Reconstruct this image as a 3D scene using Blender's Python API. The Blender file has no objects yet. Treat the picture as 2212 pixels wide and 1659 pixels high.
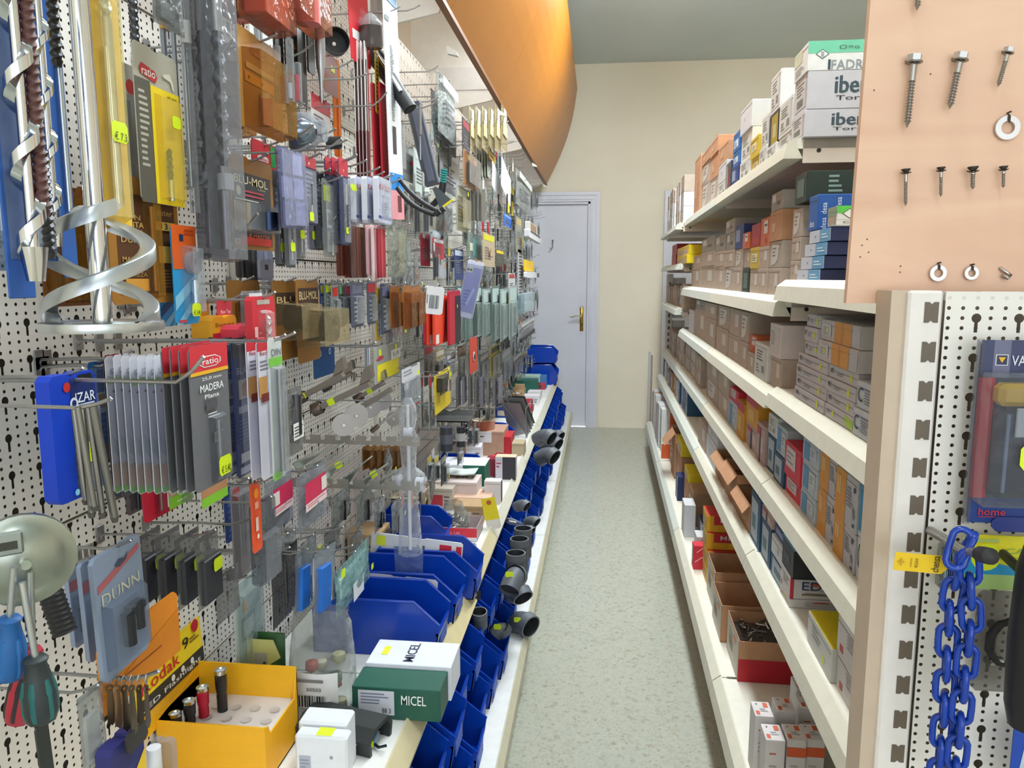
import bpy, bmesh, math, random
from mathutils import Vector, Matrix
from math import pi, sin, cos, radians as RAD
random.seed(7)
SC = bpy.context.scene
COL = SC.collection
# ---------------------------------------------------------------- camera
F = 1640.0; CX, CY = 1106.0, 829.5
PH = math.atan(229.5/F); PS = math.atan(188/F*cos(PH))
CH = 1.40
cam_d = bpy.data.cameras.new('camera'); cam = bpy.data.objects.new('camera', cam_d); COL.objects.link(cam)
cam.location = (0, 0, CH); cam.rotation_euler = (pi/2-PH, 0, PS)
cam_d.sensor_width = 36; cam_d.lens = F/2212*36; cam_d.clip_start = .05; cam_d.clip_end = 60
SC.camera = cam
# ---------------------------------------------------------------- world, colour, lights
SC.view_settings.view_transform = 'Standard'; SC.view_settings.look = 'None'
SC.view_settings.gamma = 1; SC.view_settings.use_curve_mapping = False
SC.view_settings.exposure = 0.34
w = bpy.data.worlds.new('daylight'); SC.world = w; w.use_nodes = True
w.node_tree.nodes['Background'].inputs[0].default_value = (.86, .93, 1, 1)
w.node_tree.nodes['Background'].inputs[1].default_value = 1.5
def area(name, loc, rot, sx, sy, power, col=(1, 1, 1)):
    l = bpy.data.lights.new(name, 'AREA'); l.shape = 'RECTANGLE'; l.size = sx; l.size_y = sy; l.energy = power; l.color = col
    o = bpy.data.objects.new(name, l); o.location = loc; o.rotation_euler = rot; COL.objects.link(o); return o
# fluorescent ceiling battens (their housings are built with the room)
LAMPS = [(.25, -1.2, 3.2), (.25, 1.3, 3.2), (.25, 3.0, 3.2), (.4, 4.45, 3.2)]
LPOW = [11, 20, 28, 42]
for p, e in zip(LAMPS, LPOW):
    area('lamp_light', (p[0], p[1], p[2]-.06), (0, 0, 0), .22, 1.2, e, (.86, .95, 1))
    for s in (-1, 1): area('lamp_side_light', (p[0]+s*.11, p[1], p[2]-.03), (0, s*1.75, 0), .06, 1.2, e*.36, (.86, .95, 1))
# tubes behind the canopy fascia that light the goods on the left wall
for y in (1.6, 3.0, 4.3, 5.9):
    area('canopy_light', (-.47, y, 2.42), (0, RAD(38), 0), .06, 1.1, 2.5, (.93, .97, 1))
# daylight through the shop window behind the camera
area('window_daylight', (.5, -2.9, 1.65), (pi/2, 0, 0), 4.2, 2.2, 29, (.88, .94, 1))
# ---------------------------------------------------------------- pixel helpers (photo pixel -> point on a real plane of the room)
FWD = Vector((-sin(PS)*cos(PH), cos(PS)*cos(PH), -sin(PH)))
RGT = Vector((cos(PS), sin(PS), 0)); UPV = RGT.cross(FWD)
CAMP = Vector((0, 0, CH))
def ray(u, v): return FWD + RGT*((u-CX)/F) + UPV*((CY-v)/F)
def hit(u, v, n, c):
    d = ray(u, v); n = Vector(n); return CAMP + d*((c-n.dot(CAMP))/n.dot(d))
def hx(u, v, x): return hit(u, v, (1, 0, 0), x)
def hy(u, v, y): return hit(u, v, (0, 1, 0), y)
def hz(u, v, z): return hit(u, v, (0, 0, 1), z)
KR = .0127
def hr(u, v, X): return hit(u, v, (1, -KR, 0), X)
# ---------------------------------------------------------------- materials
def lin(c): return tuple((x/12.92 if x <= .04045 else ((x+.055)/1.055)**2.4) for x in c)
def hexc(h): return lin(tuple(int(h[i:i+2], 16)/255 for i in (0, 2, 4)))
MATS = {}
def nt(name):
    m = bpy.data.materials.new(name); m.use_nodes = True
    t = m.node_tree; b = t.nodes['Principled BSDF']; return m, t, b
def N(t, typ, **kw):
    n = t.nodes.new(typ)
    for k, v in kw.items():
        if k == 'op': n.operation = v
        elif k == 'blend': n.blend_type = v
        elif k == 'dt': n.data_type = v
        else: n.inputs[k].default_value = v
    return n
def M(k):
    """'rrggbb' + optional flag: m brushed metal, c chrome, g glossy, t clear plastic, b wrinkled clear bag, k cardboard"""
    if k in MATS: return MATS[k]
    c = hexc(k[:6]); fl = k[6:]
    m, t, b = nt({'': 'paint', 'm': 'steel', 'c': 'chrome', 'g': 'gloss_plastic', 't': 'clear_plastic', 'b': 'clear_bag', 'k': 'cardboard', 'a': 'tinted_blister'}[fl]+'_'+k[:6])
    tc = N(t, 'ShaderNodeTexCoord'); no = N(t, 'ShaderNodeTexNoise', Scale=30.0, Detail=3.0)
    t.links.new(tc.outputs['Object'], no.inputs['Vector'])
    if fl in ('t', 'b', 'a'):
        base = {'t': .10, 'b': .14, 'a': .13}[fl]
        tr = N(t, 'ShaderNodeBsdfTransparent'); tr.inputs[0].default_value = (*[min(1, .45+.55*x) if fl != 'a' else min(1, .25+.75*x) for x in c], 1)
        b.inputs['Base Color'].default_value = (*c, 1); b.inputs['Roughness'].default_value = .12 if fl != 'b' else .18
        b.inputs['IOR'].default_value = 1.5
        lw = N(t, 'ShaderNodeLayerWeight', Blend=.35)
        ma = N(t, 'ShaderNodeMath', op='MULTIPLY_ADD'); ma.inputs[1].default_value = .3 if fl == 'a' else .5; ma.inputs[2].default_value = base; ma.use_clamp = True
        t.links.new(lw.outputs['Facing'], ma.inputs[0])
        mx = N(t, 'ShaderNodeMixShader'); t.links.new(ma.outputs[0], mx.inputs[0]); t.links.new(tr.outputs[0], mx.inputs[1]); t.links.new(b.outputs[0], mx.inputs[2])
        t.links.new(mx.outputs[0], t.nodes['Material Output'].inputs[0])
        bu = N(t, 'ShaderNodeBump', Strength=.9 if fl == 'b' else .35, Distance=.02)
        no.inputs['Scale'].default_value = 38 if fl == 'b' else 22
        t.links.new(no.outputs[0], bu.inputs['Height']); t.links.new(bu.outputs[0], b.inputs['Normal'])
    else:
        hs = N(t, 'ShaderNodeMix', dt='RGBA', blend='MULTIPLY'); hs.inputs[0].default_value = 1
        ra = N(t, 'ShaderNodeMapRange'); amp = .18 if fl == 'k' else .08
        ra.inputs[3].default_value = 1-amp; ra.inputs[4].default_value = 1+amp
        t.links.new(no.outputs[0], ra.inputs[0]); t.links.new(ra.outputs[0], hs.inputs[7]); hs.inputs[6].default_value = (*c, 1)
        t.links.new(hs.outputs[2], b.inputs['Base Color'])
        b.inputs['Roughness'].default_value = {'': .5, 'm': .32, 'c': .12, 'g': .18, 'k': .8}[fl]
        if fl in 'mc' and fl: b.inputs['Metallic'].default_value = .9 if fl == 'm' else 1
        if fl in ('g', ''): b.inputs['Specular IOR Level'].default_value = .5
    MATS[k] = m; return m
# ---------------------------------------------------------------- mesh builder
TXT = {}
def text_mesh(s):
    if s not in TXT:
        cu = bpy.data.curves.new('lettering', 'FONT'); cu.body = s; cu.resolution_u = 2; cu.offset = .007
        o = bpy.data.objects.new('lettering', cu)
        COL.objects.link(o); dg = bpy.context.evaluated_depsgraph_get()
        me = bpy.data.meshes.new_from_object(o.evaluated_get(dg))
        vs = [tuple(v.co)[:2] for v in me.vertices]; fs = [tuple(p.vertices) for p in me.polygons]
        bpy.data.objects.remove(o); bpy.data.meshes.remove(me)
        x0 = min(v[0] for v in vs); x1 = max(v[0] for v in vs); y0 = min(v[1] for v in vs); y1 = max(v[1] for v in vs)
        TXT[s] = ([((a-x0)/(x1-x0), (b-y0)/(y1-y0)) for a, b in vs], fs)
    return TXT[s]
class MB:
    def __init__(s): s.v = []; s.f = []; s.mi = []; s.sm = []; s.mats = []; s.jit = 0
    def mi_(s, c):
        if c not in s.mats: s.mats.append(c)
        return s.mats.index(c)
    def face(s, ids, c, sm=False): s.f.append(tuple(ids)); s.mi.append(s.mi_(c)); s.sm.append(sm)
    def poly(s, pts, c, sm=False):
        n = len(s.v); s.v += [tuple(p) for p in pts]; s.face(range(n, n+len(pts)), c, sm)
    def box(s, x0, y0, z0, x1, y1, z1, c, open_top=False, b=0):
        """b = chamfer on all edges"""
        if b:
            bm = bmesh.new(); bmesh.ops.create_cube(bm, size=1)
            for v in bm.verts: v.co = Vector(((x0+x1)/2+v.co.x*(x1-x0), (y0+y1)/2+v.co.y*(y1-y0), (z0+z1)/2+v.co.z*(z1-z0)))
            bmesh.ops.bevel(bm, geom=bm.edges[:], offset=b, segments=1, profile=.5, affect='EDGES')
            n = len(s.v); bm.verts.index_update(); s.v += [tuple(v.co) for v in bm.verts]
            for f in bm.faces: s.face([n+v.index for v in f.verts], c)
            bm.free(); return
        n = len(s.v)
        s.v += [(x, y, z) for z in (z0, z1) for x, y in ((x0, y0), (x1, y0), (x1, y1), (x0, y1))]
        for q in ((0, 3, 2, 1), (0, 1, 5, 4), (1, 2, 6, 5), (2, 3, 7, 6), (3, 0, 4, 7)): s.face([n+i for i in q], c)
        if not open_top: s.face([n+4, n+5, n+6, n+7], c)
    def cyl(s, p, q, r, c, n=12, r2=None, caps=True, sm=True):
        p = Vector(p); q = Vector(q); d = (q-p).normalized(); r2 = r if r2 is None else r2
        a = d.orthogonal().normalized(); b = d.cross(a); k = len(s.v)
        for o, R in ((p, r), (q, r2)):
            s.v += [tuple(o+(a*cos(2*pi*i/n)+b*sin(2*pi*i/n))*R) for i in range(n)]
        for i in range(n): s.face((k+i, k+(i+1) % n, k+n+(i+1) % n, k+n+i), c, sm)
        if caps: s.face([k+i for i in range(n)][::-1], c); s.face([k+n+i for i in range(n)], c)
    def tube(s, pts, r, c, n=6, closed=False, caps=True):
        pts = [Vector(p) for p in pts]; k = len(s.v); m = len(pts); a = None
        for i, p in enumerate(pts):
            if closed: d = (pts[(i+1) % m]-pts[i-1]).normalized()
            else: d = (pts[min(i+1, m-1)]-pts[max(i-1, 0)]).normalized()
            a = (d.orthogonal() if a is None else a-d*a.dot(d)).normalized(); b = d.cross(a)
            rr = r[i] if isinstance(r, (list, tuple)) else r
            s.v += [tuple(p+(a*cos(2*pi*j/n)+b*sin(2*pi*j/n))*rr) for j in range(n)]
        for i in range(m if closed else m-1):
            i2 = (i+1) % m
            for j in range(n): s.face((k+i*n+j, k+i*n+(j+1) % n, k+i2*n+(j+1) % n, k+i2*n+j), c, True)
        if not closed and caps: s.face([k+j for j in range(n)][::-1], c); s.face([k+(m-1)*n+j for j in range(n)], c)
    def lathe(s, prof, c, o=(0, 0, 0), n=16, axis='z', cols=None):
        k = len(s.v)
        for r, h in prof:
            for i in range(n):
                a = 2*pi*i/n; x, y = r*cos(a), r*sin(a)
                p = {'z': (x, y, h), 'x': (h, x, y), 'y': (x, h, y)}[axis]
                s.v.append((p[0]+o[0], p[1]+o[1], p[2]+o[2]))
        for j in range(len(prof)-1):
            cc = cols[j] if cols else c
            for i in range(n): s.face((k+j*n+i, k+j*n+(i+1) % n, k+(j+1)*n+(i+1) % n, k+(j+1)*n+i), cc, True)
    def prism(s, poly, y0, y1, c, axis='y', cap=True):
        """poly in (x,z) extruded along y  (axis='x': poly is (y,z) extruded along x; 'z': poly (x,y))"""
        k = len(s.v); m = len(poly)
        for h in (y0, y1):
            for a, b in poly: s.v.append({'y': (a, h, b), 'x': (h, a, b), 'z': (a, b, h)}[axis])
        for i in range(m): s.face((k+i, k+(i+1) % m, k+m+(i+1) % m, k+m+i), c)
        if cap: s.face([k+i for i in range(m)][::-1], c); s.face([k+m+i for i in range(m)], c)
    def twist(s, x, y, z0, z1, r, c, pitch=None, lobes=2, k=.45, n=8):
        pitch = pitch or r*5; st = max(3, int((z1-z0)/pitch*8)); st = min(st, 110); b = len(s.v)
        for i in range(st+1):
            z = z0+(z1-z0)*i/st; ph = 2*pi*(z-z0)/pitch
            for j in range(n):
                a = 2*pi*j/n; rr = r*(1-k*(.5-.5*cos(lobes*a)))
                s.v.append((x+rr*cos(a+ph), y+rr*sin(a+ph), z))
        for i in range(st):
            for j in range(n): s.face((b+i*n+j, b+i*n+(j+1) % n, b+(i+1)*n+(j+1) % n, b+(i+1)*n+j), c, True)
        s.face([b+j for j in range(n)][::-1], c); s.face([b+st*n+j for j in range(n)], c)
    def drill(s, x, y, z0, z1, r, c='8c8c8cm', shank='c8c8c8m', fl=.6, up=True):
        """twist drill standing between z0 and z1, flutes upward (up) or downward"""
        zf = z0+(z1-z0)*(1-fl) if up else z0+(z1-z0)*fl
        a, b, e, g = (zf, z1-r, z0, zf) if up else (z0+r, zf, zf, z1)
        s.twist(x, y, a, b, r, c)
        s.cyl((x, y, e), (x, y, g), r*.8, shank, 8)
        if up: s.cyl((x, y, z1-r), (x, y, z1), r*.8, c, 8, r2=.0003)
        else: s.cyl((x, y, z0+r), (x, y, z0), r*.8, c, 8, r2=.0003)
    def deco(s, pr, W, H, face='f', D=0, x0=None, y0=0, z0=0, e=.0006):
        """printed marks in fractions of a W x H face. face: f front(-y at y0), r right(+x side), l left, t top"""
        if not pr: return
        x0 = -W/2 if x0 is None else x0
        def P(a, b, k=1):
            if face == 'f': return (x0+a*W, y0-e*k, z0+b*H)
            if face == 'r': return (x0+e*k, y0+a*W, z0+b*H)
            if face == 'l': return (x0-e*k, y0-a*W, z0+b*H)
            if face == 't': return (x0+a*W, y0+b*H, z0+e*k)
        for i, q in enumerate(pr):
            k = 1+i*.35
            if q[0] == 'r': s.poly([P(q[1], q[2], k), P(q[3], q[2], k), P(q[3], q[4], k), P(q[1], q[4], k)], q[5])
            elif q[0] == 'c':
                s.poly([P(q[1]+q[3]/W*cos(a*pi/8), q[2]+q[3]/H*sin(a*pi/8), k) for a in range(16)], q[4])
            elif q[0] == 'p': s.poly([P(a, b, k) for a, b in q[1]], q[2])
            elif q[0] == 't':
                vs, fs = text_mesh(q[5]); n = len(s.v)
                rot = len(q) > 7 and q[7]
                for a, b in vs:
                    if rot: a, b = (1-b, a) if rot == 1 else (b, 1-a)
                    s.v.append(P(q[1]+a*(q[3]-q[1]), q[2]+b*(q[4]-q[2]), k+.3))
                for f in fs: s.face([n+i for i in f], q[6])
            elif q[0] == 'l':     # block of n fine text lines
                n_ = q[5]
                rr = random.Random(int(q[1]*97+n_*13+q[4]*31))
                for j in range(n_):
                    b0 = q[2]+(q[4]-q[2])*(j+.25)/n_; b1 = q[2]+(q[4]-q[2])*(j+.7)/n_
                    a1 = q[1]+(q[3]-q[1])*rr.uniform(.55, 1)
                    s.poly([P(q[1], b0, k), P(a1, b0, k), P(a1, b1, k), P(q[1], b1, k)], q[6])
            elif q[0] == 'b':     # barcode
                rr = random.Random(5); a = q[1]
                while a < q[3]:
                    w_ = (q[3]-q[1])*rr.choice((.02, .035, .06)); s.poly([P(a, q[2], k), P(min(a+w_, q[3]), q[2], k), P(min(a+w_, q[3]), q[4], k), P(a, q[4], k)], '202020'); a += w_+(q[3]-q[1])*rr.choice((.03, .05))
    def obj(s, name, parent=None, loc=(0, 0, 0), rot=(0, 0, 0)):
        me = bpy.data.meshes.new(name); me.from_pydata(s.v, [], s.f)
        for c in s.mats: me.materials.append(M(c) if isinstance(c, str) else c)
        me.polygons.foreach_set('material_index', s.mi); me.polygons.foreach_set('use_smooth', s.sm); me.update()
        if any(s.sm): me.set_sharp_from_angle(angle=RAD(58))
        o = bpy.data.objects.new(name, me); COL.objects.link(o); o.location = loc; o.rotation_euler = rot
        if parent: o.parent = parent
        return o
LABELS = {}
def tag(o, label, cat, group=None, kind=None):
    o['label'] = label; o['category'] = cat
    if group: o['group'] = group
    if kind: o['kind'] = kind
    LABELS.setdefault(label, []).append(o.name); return o
def thing(name, label, cat, loc=(0, 0, 0), rz=0, group=None, rot=None):
    o = bpy.data.objects.new(name, None); COL.objects.link(o); o.location = loc; o.empty_display_size = .03
    o.rotation_euler = rot if rot else (0, 0, rz); return tag(o, label, cat, group)
def struct(name, mb, **k):
    o = mb.obj(name, **k); o['kind'] = 'structure'; return o
ORD = ['', 'first', 'second', 'third', 'fourth', 'fifth', 'sixth', 'seventh', 'eighth', 'ninth', 'tenth', 'eleventh', 'twelfth', 'thirteenth', 'fourteenth', 'fifteenth', 'sixteenth', 'seventeenth', 'eighteenth', 'nineteenth', 'twentieth']
def od(n):
    return ORD[n] if n <= 20 else ('twenty-' if n < 30 else 'thirty-' if n < 40 else 'forty-')+(ORD[n % 10] or 'zeroth') if n % 10 else {30: 'thirtieth', 40: 'fortieth', 50: 'fiftieth'}.get(n, 'sixtieth')
# ---------------------------------------------------------------- special materials
def mat_peg(name, col, axes, ox=0.0, oz=0.0):
    """painted steel with punched holes (transparent): 16.67 x 12.5 mm holes, 50 mm keyholes"""
    m, t, b = nt(name); b.inputs['Base Color'].default_value = (*hexc(col), 1); b.inputs['Roughness'].default_value = .45
    tc = N(t, 'ShaderNodeTexCoord'); sp = N(t, 'ShaderNodeSeparateXYZ'); t.links.new(tc.outputs['Object'], sp.inputs[0])
    def mth(op, a, c=None, d=None, clamp=False):
        n = N(t, 'ShaderNodeMath', op=op); n.use_clamp = clamp
        for i, q in enumerate((a, c, d)):
            if q is None: continue
            if isinstance(q, (int, float)): n.inputs[i].default_value = q
            else: t.links.new(q, n.inputs[i])
        return n.outputs[0]
    U = mth('ADD', sp.outputs[axes[0]], ox); V = mth('ADD', sp.outputs[axes[1]], oz)
    def cell(x, p, off=0.0): return mth('MULTIPLY', mth('SUBTRACT', mth('FRACT', mth('ADD', mth('DIVIDE', x, p), 100.5+off)), .5), p)
    def disc(a, c, r): return mth('LESS_THAN', mth('SQRT', mth('ADD', mth('MULTIPLY', a, a), mth('MULTIPLY', c, c))), r)
    small = disc(cell(U, .05/3), cell(V, .0125), .0024)
    ku = cell(U, .05); kv = cell(V, .05)
    big = disc(ku, kv, .0058)
    sv = cell(mth('ADD', V, .009), .05)
    slot = mth('MULTIPLY', mth('LESS_THAN', mth('ABSOLUTE', ku), .0021), mth('LESS_THAN', mth('ABSOLUTE', sv), .009))
    msk = mth('MAXIMUM', mth('MAXIMUM', small, big), slot)
    tr = N(t, 'ShaderNodeBsdfTransparent'); mx = N(t, 'ShaderNodeMixShader')
    t.links.new(msk, mx.inputs[0]); t.links.new(b.outputs[0], mx.inputs[1]); t.links.new(tr.outputs[0], mx.inputs[2])
    t.links.new(mx.outputs[0], t.nodes['Material Output'].inputs[0]); return m
def mat_terrazzo():
    m, t, b = nt('terrazzo'); tc = N(t, 'ShaderNodeTexCoord')
    vo = N(t, 'ShaderNodeTexVoronoi', Scale=75.0); t.links.new(tc.outputs['Object'], vo.inputs['Vector'])
    vo2 = N(t, 'ShaderNodeTexVoronoi', Scale=170.0); t.links.new(tc.outputs['Object'], vo2.inputs['Vector'])
    def ramp(src, st):
        r = N(t, 'ShaderNodeValToRGB'); e = r.color_ramp.elements
        while len(e) < len(st): e.new(.5)
        for i, (p, c) in enumerate(st): e[i].position = p; e[i].color = (*hexc(c), 1)
        r.color_ramp.interpolation = 'CONSTANT'; t.links.new(src, r.inputs[0]); return r.outputs[0]
    sp = N(t, 'ShaderNodeSeparateColor'); t.links.new(vo.outputs['Color'], sp.inputs[0])
    sp2 = N(t, 'ShaderNodeSeparateColor'); t.links.new(vo2.outputs['Color'], sp2.inputs[0])
    c1 = ramp(sp.outputs[0], [(0, 'b2b4a6'), (.55, 'abada0'), (.8, 'a3a493'), (.93, '98917d'), (.985, 'a89c84')])
    c2 = ramp(sp2.outputs[0], [(0, 'b2b4a6'), (.6, 'b8baad'), (.9, '9c9b89')])
    mx = N(t, 'ShaderNodeMix', dt='RGBA'); mx.inputs[0].default_value = .5; t.links.new(c1, mx.inputs[6]); t.links.new(c2, mx.inputs[7])
    t.links.new(mx.outputs[2], b.inputs['Base Color']); b.inputs['Roughness'].default_value = .16; return m
def mat_noise(name, c1, c2, scale=(1, 1, 1), sc=4.0, rough=.6, det=5, lo=.35, hi=.65, bump=0, dist=0):
    m, t, b = nt(name); tc = N(t, 'ShaderNodeTexCoord'); mp = N(t, 'ShaderNodeMapping'); mp.inputs['Scale'].default_value = scale
    no = N(t, 'ShaderNodeTexNoise', Scale=sc, Detail=float(det), Distortion=float(dist)); t.links.new(tc.outputs['Object'], mp.inputs[0]); t.links.new(mp.outputs[0], no.inputs['Vector'])
    r = N(t, 'ShaderNodeValToRGB'); e = r.color_ramp.elements; e[0].position = lo; e[1].position = hi
    e[0].color = (*hexc(c1), 1); e[1].color = (*hexc(c2), 1)
    t.links.new(no.outputs[0], r.inputs[0]); t.links.new(r.outputs[0], b.inputs['Base Color']); b.inputs['Roughness'].default_value = rough
    if bump:
        bu = N(t, 'ShaderNodeBump', Strength=bump, Distance=.01); t.links.new(no.outputs[0], bu.inputs['Height']); t.links.new(bu.outputs[0], b.inputs['Normal'])
    return m
WALLM = mat_noise('wall_paint', 'eee4cf', 'f3ead6', sc=2.0, rough=.7, bump=.03)
CEILM = mat_noise('ceiling_paint', 'c6d0ce', 'ccd6d4', sc=1.0, rough=.8)
DOORM = mat_noise('door_lacquer', 'dcdce6', 'e2e2ec', sc=3.0, rough=.35)
ORANGEM = mat_noise('orange_fascia', 'a5640a', 'ab690c', sc=3.0, rough=.35)
PLYM = mat_noise('plywood', 'dfb298', 'ecc5aa', scale=(.8, 1, 5), sc=2.2, rough=.55, lo=.3, hi=.66, dist=1.2)
PLYM2 = 'e9c9a8'
SHELFM = 'e6e2d4'; LIPM = 'd9d3bd'; WHITE = 'eceae4'
PEGL = mat_peg('perforated_panel_left', 'ebe6dc', ('Y', 'Z'), 0, .01)
PEGR = mat_peg('perforated_panel_end', 'ece8e2', ('X', 'Z'), .0, .0)
TERR = mat_terrazzo()
# ================================================================ ROOM
YE = 7.1; XW0, XW1 = -1.0, 3.2; ZC = 3.28; YB = -3.0
b = MB(); b.box(XW0-.1, YB, -.1, XW1+.1, YE, 0, TERR); struct('floor', b)
b = MB(); b.box(XW0-.1, YB, ZC, XW1+.1, YE, ZC+.1, CEILM); struct('ceiling', b)
b = MB(); b.box(XW0-.1, YB, 0, XW0, YE, ZC, WALLM); struct('wall_left', b)
b = MB(); b.box(XW1, YB, 0, XW1+.1, YE, ZC, WALLM); struct('wall_right', b)
# end wall with two door openings
pr = hy(1272, 700, YE).x; DW = .80; pl = pr-DW; dt = hy(1210, 436, YE).z
q0 = hy(1449, 700, YE).x; q1 = q0+DW
b = MB()
b.box(XW0-.1, YE, 0, pl, YE+.12, ZC, WALLM); b.box(pl, YE, dt, pr, YE+.12, ZC, WALLM); b.box(pr, YE, 0, q0, YE+.12, ZC, WALLM)
b.box(q0, YE, dt, q1, YE+.12, ZC, WALLM); b.box(q1, YE, 0, XW1+.1, YE+.12, ZC, WALLM); struct('wall_back', b)
def door(n, x0, x1, hinge_left):
    root = bpy.data.objects.new(n, None); COL.objects.link(root); root.location = (0, 0, 0); root['kind'] = 'structure'
    b = MB(); b.box(x0+.003, YE+.035, .0005, x1-.003, YE+.075, dt-.004, DOORM, b=.002); leaf = b.obj('door_leaf', root)
    b = MB(); w = .085
    for i, (o, d) in enumerate(((0, .012), (.018, .02), (.055, .028))):     # stepped architrave
        for s in (0, 1):
            X0, X1 = (x0-w, x0-o) if s == 0 else (x1+o, x1+w)
            b.box(X0, YE-d, 0, X1, YE, dt+w, DOORM)
        b.box(x0-w, YE-d-.0005, dt+o, x1+w, YE, dt+w, DOORM)
    for X0, X1 in ((x0-.001, x0+.02), (x1-.02, x1+.001)): b.box(X0, YE+.001, 0, X1, YE+.034, dt, DOORM)
    b.box(x0, YE+.001, dt-.02, x1, YE+.034, dt+.001, DOORM)
    b.obj('door_frame', root)
    return leaf
d1 = door('door_1', pl, pr, True); door('door_2', q0, q1, False)
b = MB(); hxp = hy(1256, 690, YE).x; hzp = hy(1256, 690, YE).z
b.box(hxp-.016, YE+.028, hzp-.11, hxp+.016, YE+.036, hzp+.11, 'b8933cm', b=.003)
b.lathe([(.02, 0), (.02, .006)], 'b8933cm', (hxp, YE+.022, hzp+.115), 12, 'y'); b.lathe([(.018, 0), (.018, .006)], 'b8933cm', (hxp, YE+.022, hzp-.115), 12, 'y')
b.cyl((hxp, YE+.03, hzp+.03), (hxp, YE-.03, hzp+.03), .008, 'c9a24am', 8)
b.tube([(hxp, YE-.03, hzp+.03), (hxp-.05, YE-.034, hzp+.035), (hxp-.09, YE-.034, hzp+.02), (hxp-.11, YE-.03, hzp+.028)], [.009, .008, .006, .004], 'e6dcc0m')
b.cyl((hxp, YE+.027, hzp-.05), (hxp, YE+.02, hzp-.05), .007, '3a3020', 8)
b.obj('door_handle', d1)
p = hy(1194, 527, YE+.03); t = thing('coat_hook', 'small chrome double coat hook screwed high on the far door', 'hook', (p.x, YE+.035, p.z))
b = MB(); b.lathe([(.011, 0), (.011, -.004), (.006, -.008)], 'c8c8c8m', (0, 0, .03), 10, 'y'); b.cyl((0, -.002, .03), (0, -.004, -.03), .006, 'b0b0b0m', 8); b.obj('plate', t)
b = MB(); b.tube([(0, -.006, .02), (.003, -.03, .01), (0, -.045, .03)], .004, 'b0b0b0m'); b.obj('prong', t)
b = MB(); b.tube([(0, -.006, -.025), (-.012, -.03, -.05), (-.022, -.05, -.04)], .005, 'b0b0b0m'); b.obj('prong', t)
# front wall behind the camera with the shop window it gets daylight through
b = MB()
b.box(XW0-.1, YB-.12, 0, XW1+.1, YB, .5, WALLM); b.box(XW0-.1, YB-.12, 2.8, XW1+.1, YB, ZC, WALLM)
struct('wall_front', b)
b = MB()
for i in range(5): x = XW0+.02+i*(XW1-XW0-.04)/4; b.box(x-.025, YB-.09, .5, x+.025, YB-.04, 2.8, 'b8bcc0')
b.box(XW0-.1, YB-.09, .5, XW1+.1, YB-.04, .55, 'b8bcc0'); b.box(XW0-.1, YB-.09, 2.75, XW1+.1, YB-.04, 2.8, 'b8bcc0'); struct('window_1', b)
# ceiling battens
for i, p in enumerate(LAMPS):
    t = thing('ceiling_lamp', 'white fluorescent ceiling batten, %s along the aisle from the shop window' % od(i+1), 'lamp', (p[0], p[1], ZC), 0, 'fluorescent ceiling battens')
    b = MB(); b.box(-.09, -.62, -.05, .09, .62, 0, 'f0f0ee', b=.006); b.obj('housing', t)
    for s in (-1, 1):
        b = MB(); b.cyl((s*.045, -.58, -.066), (s*.045, .58, -.066), .013, 'f8f8f8g', 10); b.obj('tube', t)
# ================================================================ LEFT GONDOLA RACK
XP = -.77         # face of the perforated panel
XS = -.37; ZS = .52; XD = -.24; ZD = .16
BAYL = [.55, 1.55, 2.55, 3.55, 4.55, 5.55, 6.6]
for i in range(len(BAYL)-1):
    y0, y1 = BAYL[i], BAYL[i+1]
    t = thing('pegboard_bay', 'cream perforated steel wall panels of the %s left bay from the camera' % od(i+1), 'panel', (XP-.012, (y0+y1)/2, 0), 0, 'perforated back panels of the left rack')
    for j, (za, zb) in enumerate(((.2, .64), (.645, 1.043), (1.048, 1.443), (1.448, 1.843), (1.848, 2.3))):
        b = MB(); h = (y1-y0)/2-.018
        b.poly([(.012, -h, za), (.012, h, za), (.012, h, zb), (.012, -h, zb)], PEGL)
        b.box(-.002, -h, za, .012, -h+.001, zb, 'd8d2c4'); b.box(-.002, h-.001, za, .012, h, zb, 'd8d2c4')
        b.box(-.002, -h, za, .0118, h, za+.001, 'd8d2c4'); b.box(-.002, -h, zb-.001, .0118, h, zb, 'd8d2c4')
        b.obj('panel_sheet', t)
def slots(b, z0, z1, x, y, w, ax):
    z = z0
    while z < z1:
        h = .016; pts = [(-w, -h), (0, -h+.004), (w, -h), (w, h), (0, h-.004), (-w, h)]
        if ax == 'x': b.poly([(x, y+a, z+c) for a, c in pts], '5a554c')
        else: b.poly([(x+a, y, z+c) for a, c in pts], '5a554c')
        z += .05
for i, y in enumerate(BAYL):
    b = MB(); b.box(-.04, -.0165, .0, .014, .017, 2.32, 'e4dfd2'); slots(b, .1, 2.3, .0146, 0, .006, 'x')
    tag(b.obj('rack_upright', loc=(XP, y, 0)), 'cream slotted steel upright of the left rack, %s from the camera' % od(i+1), 'upright', 'uprights of the left rack')
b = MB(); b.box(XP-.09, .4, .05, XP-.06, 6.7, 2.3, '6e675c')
tag(b.obj('back_sheet'), 'dark rear sheet seen through the holes of the left panels', 'panel')
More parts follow.
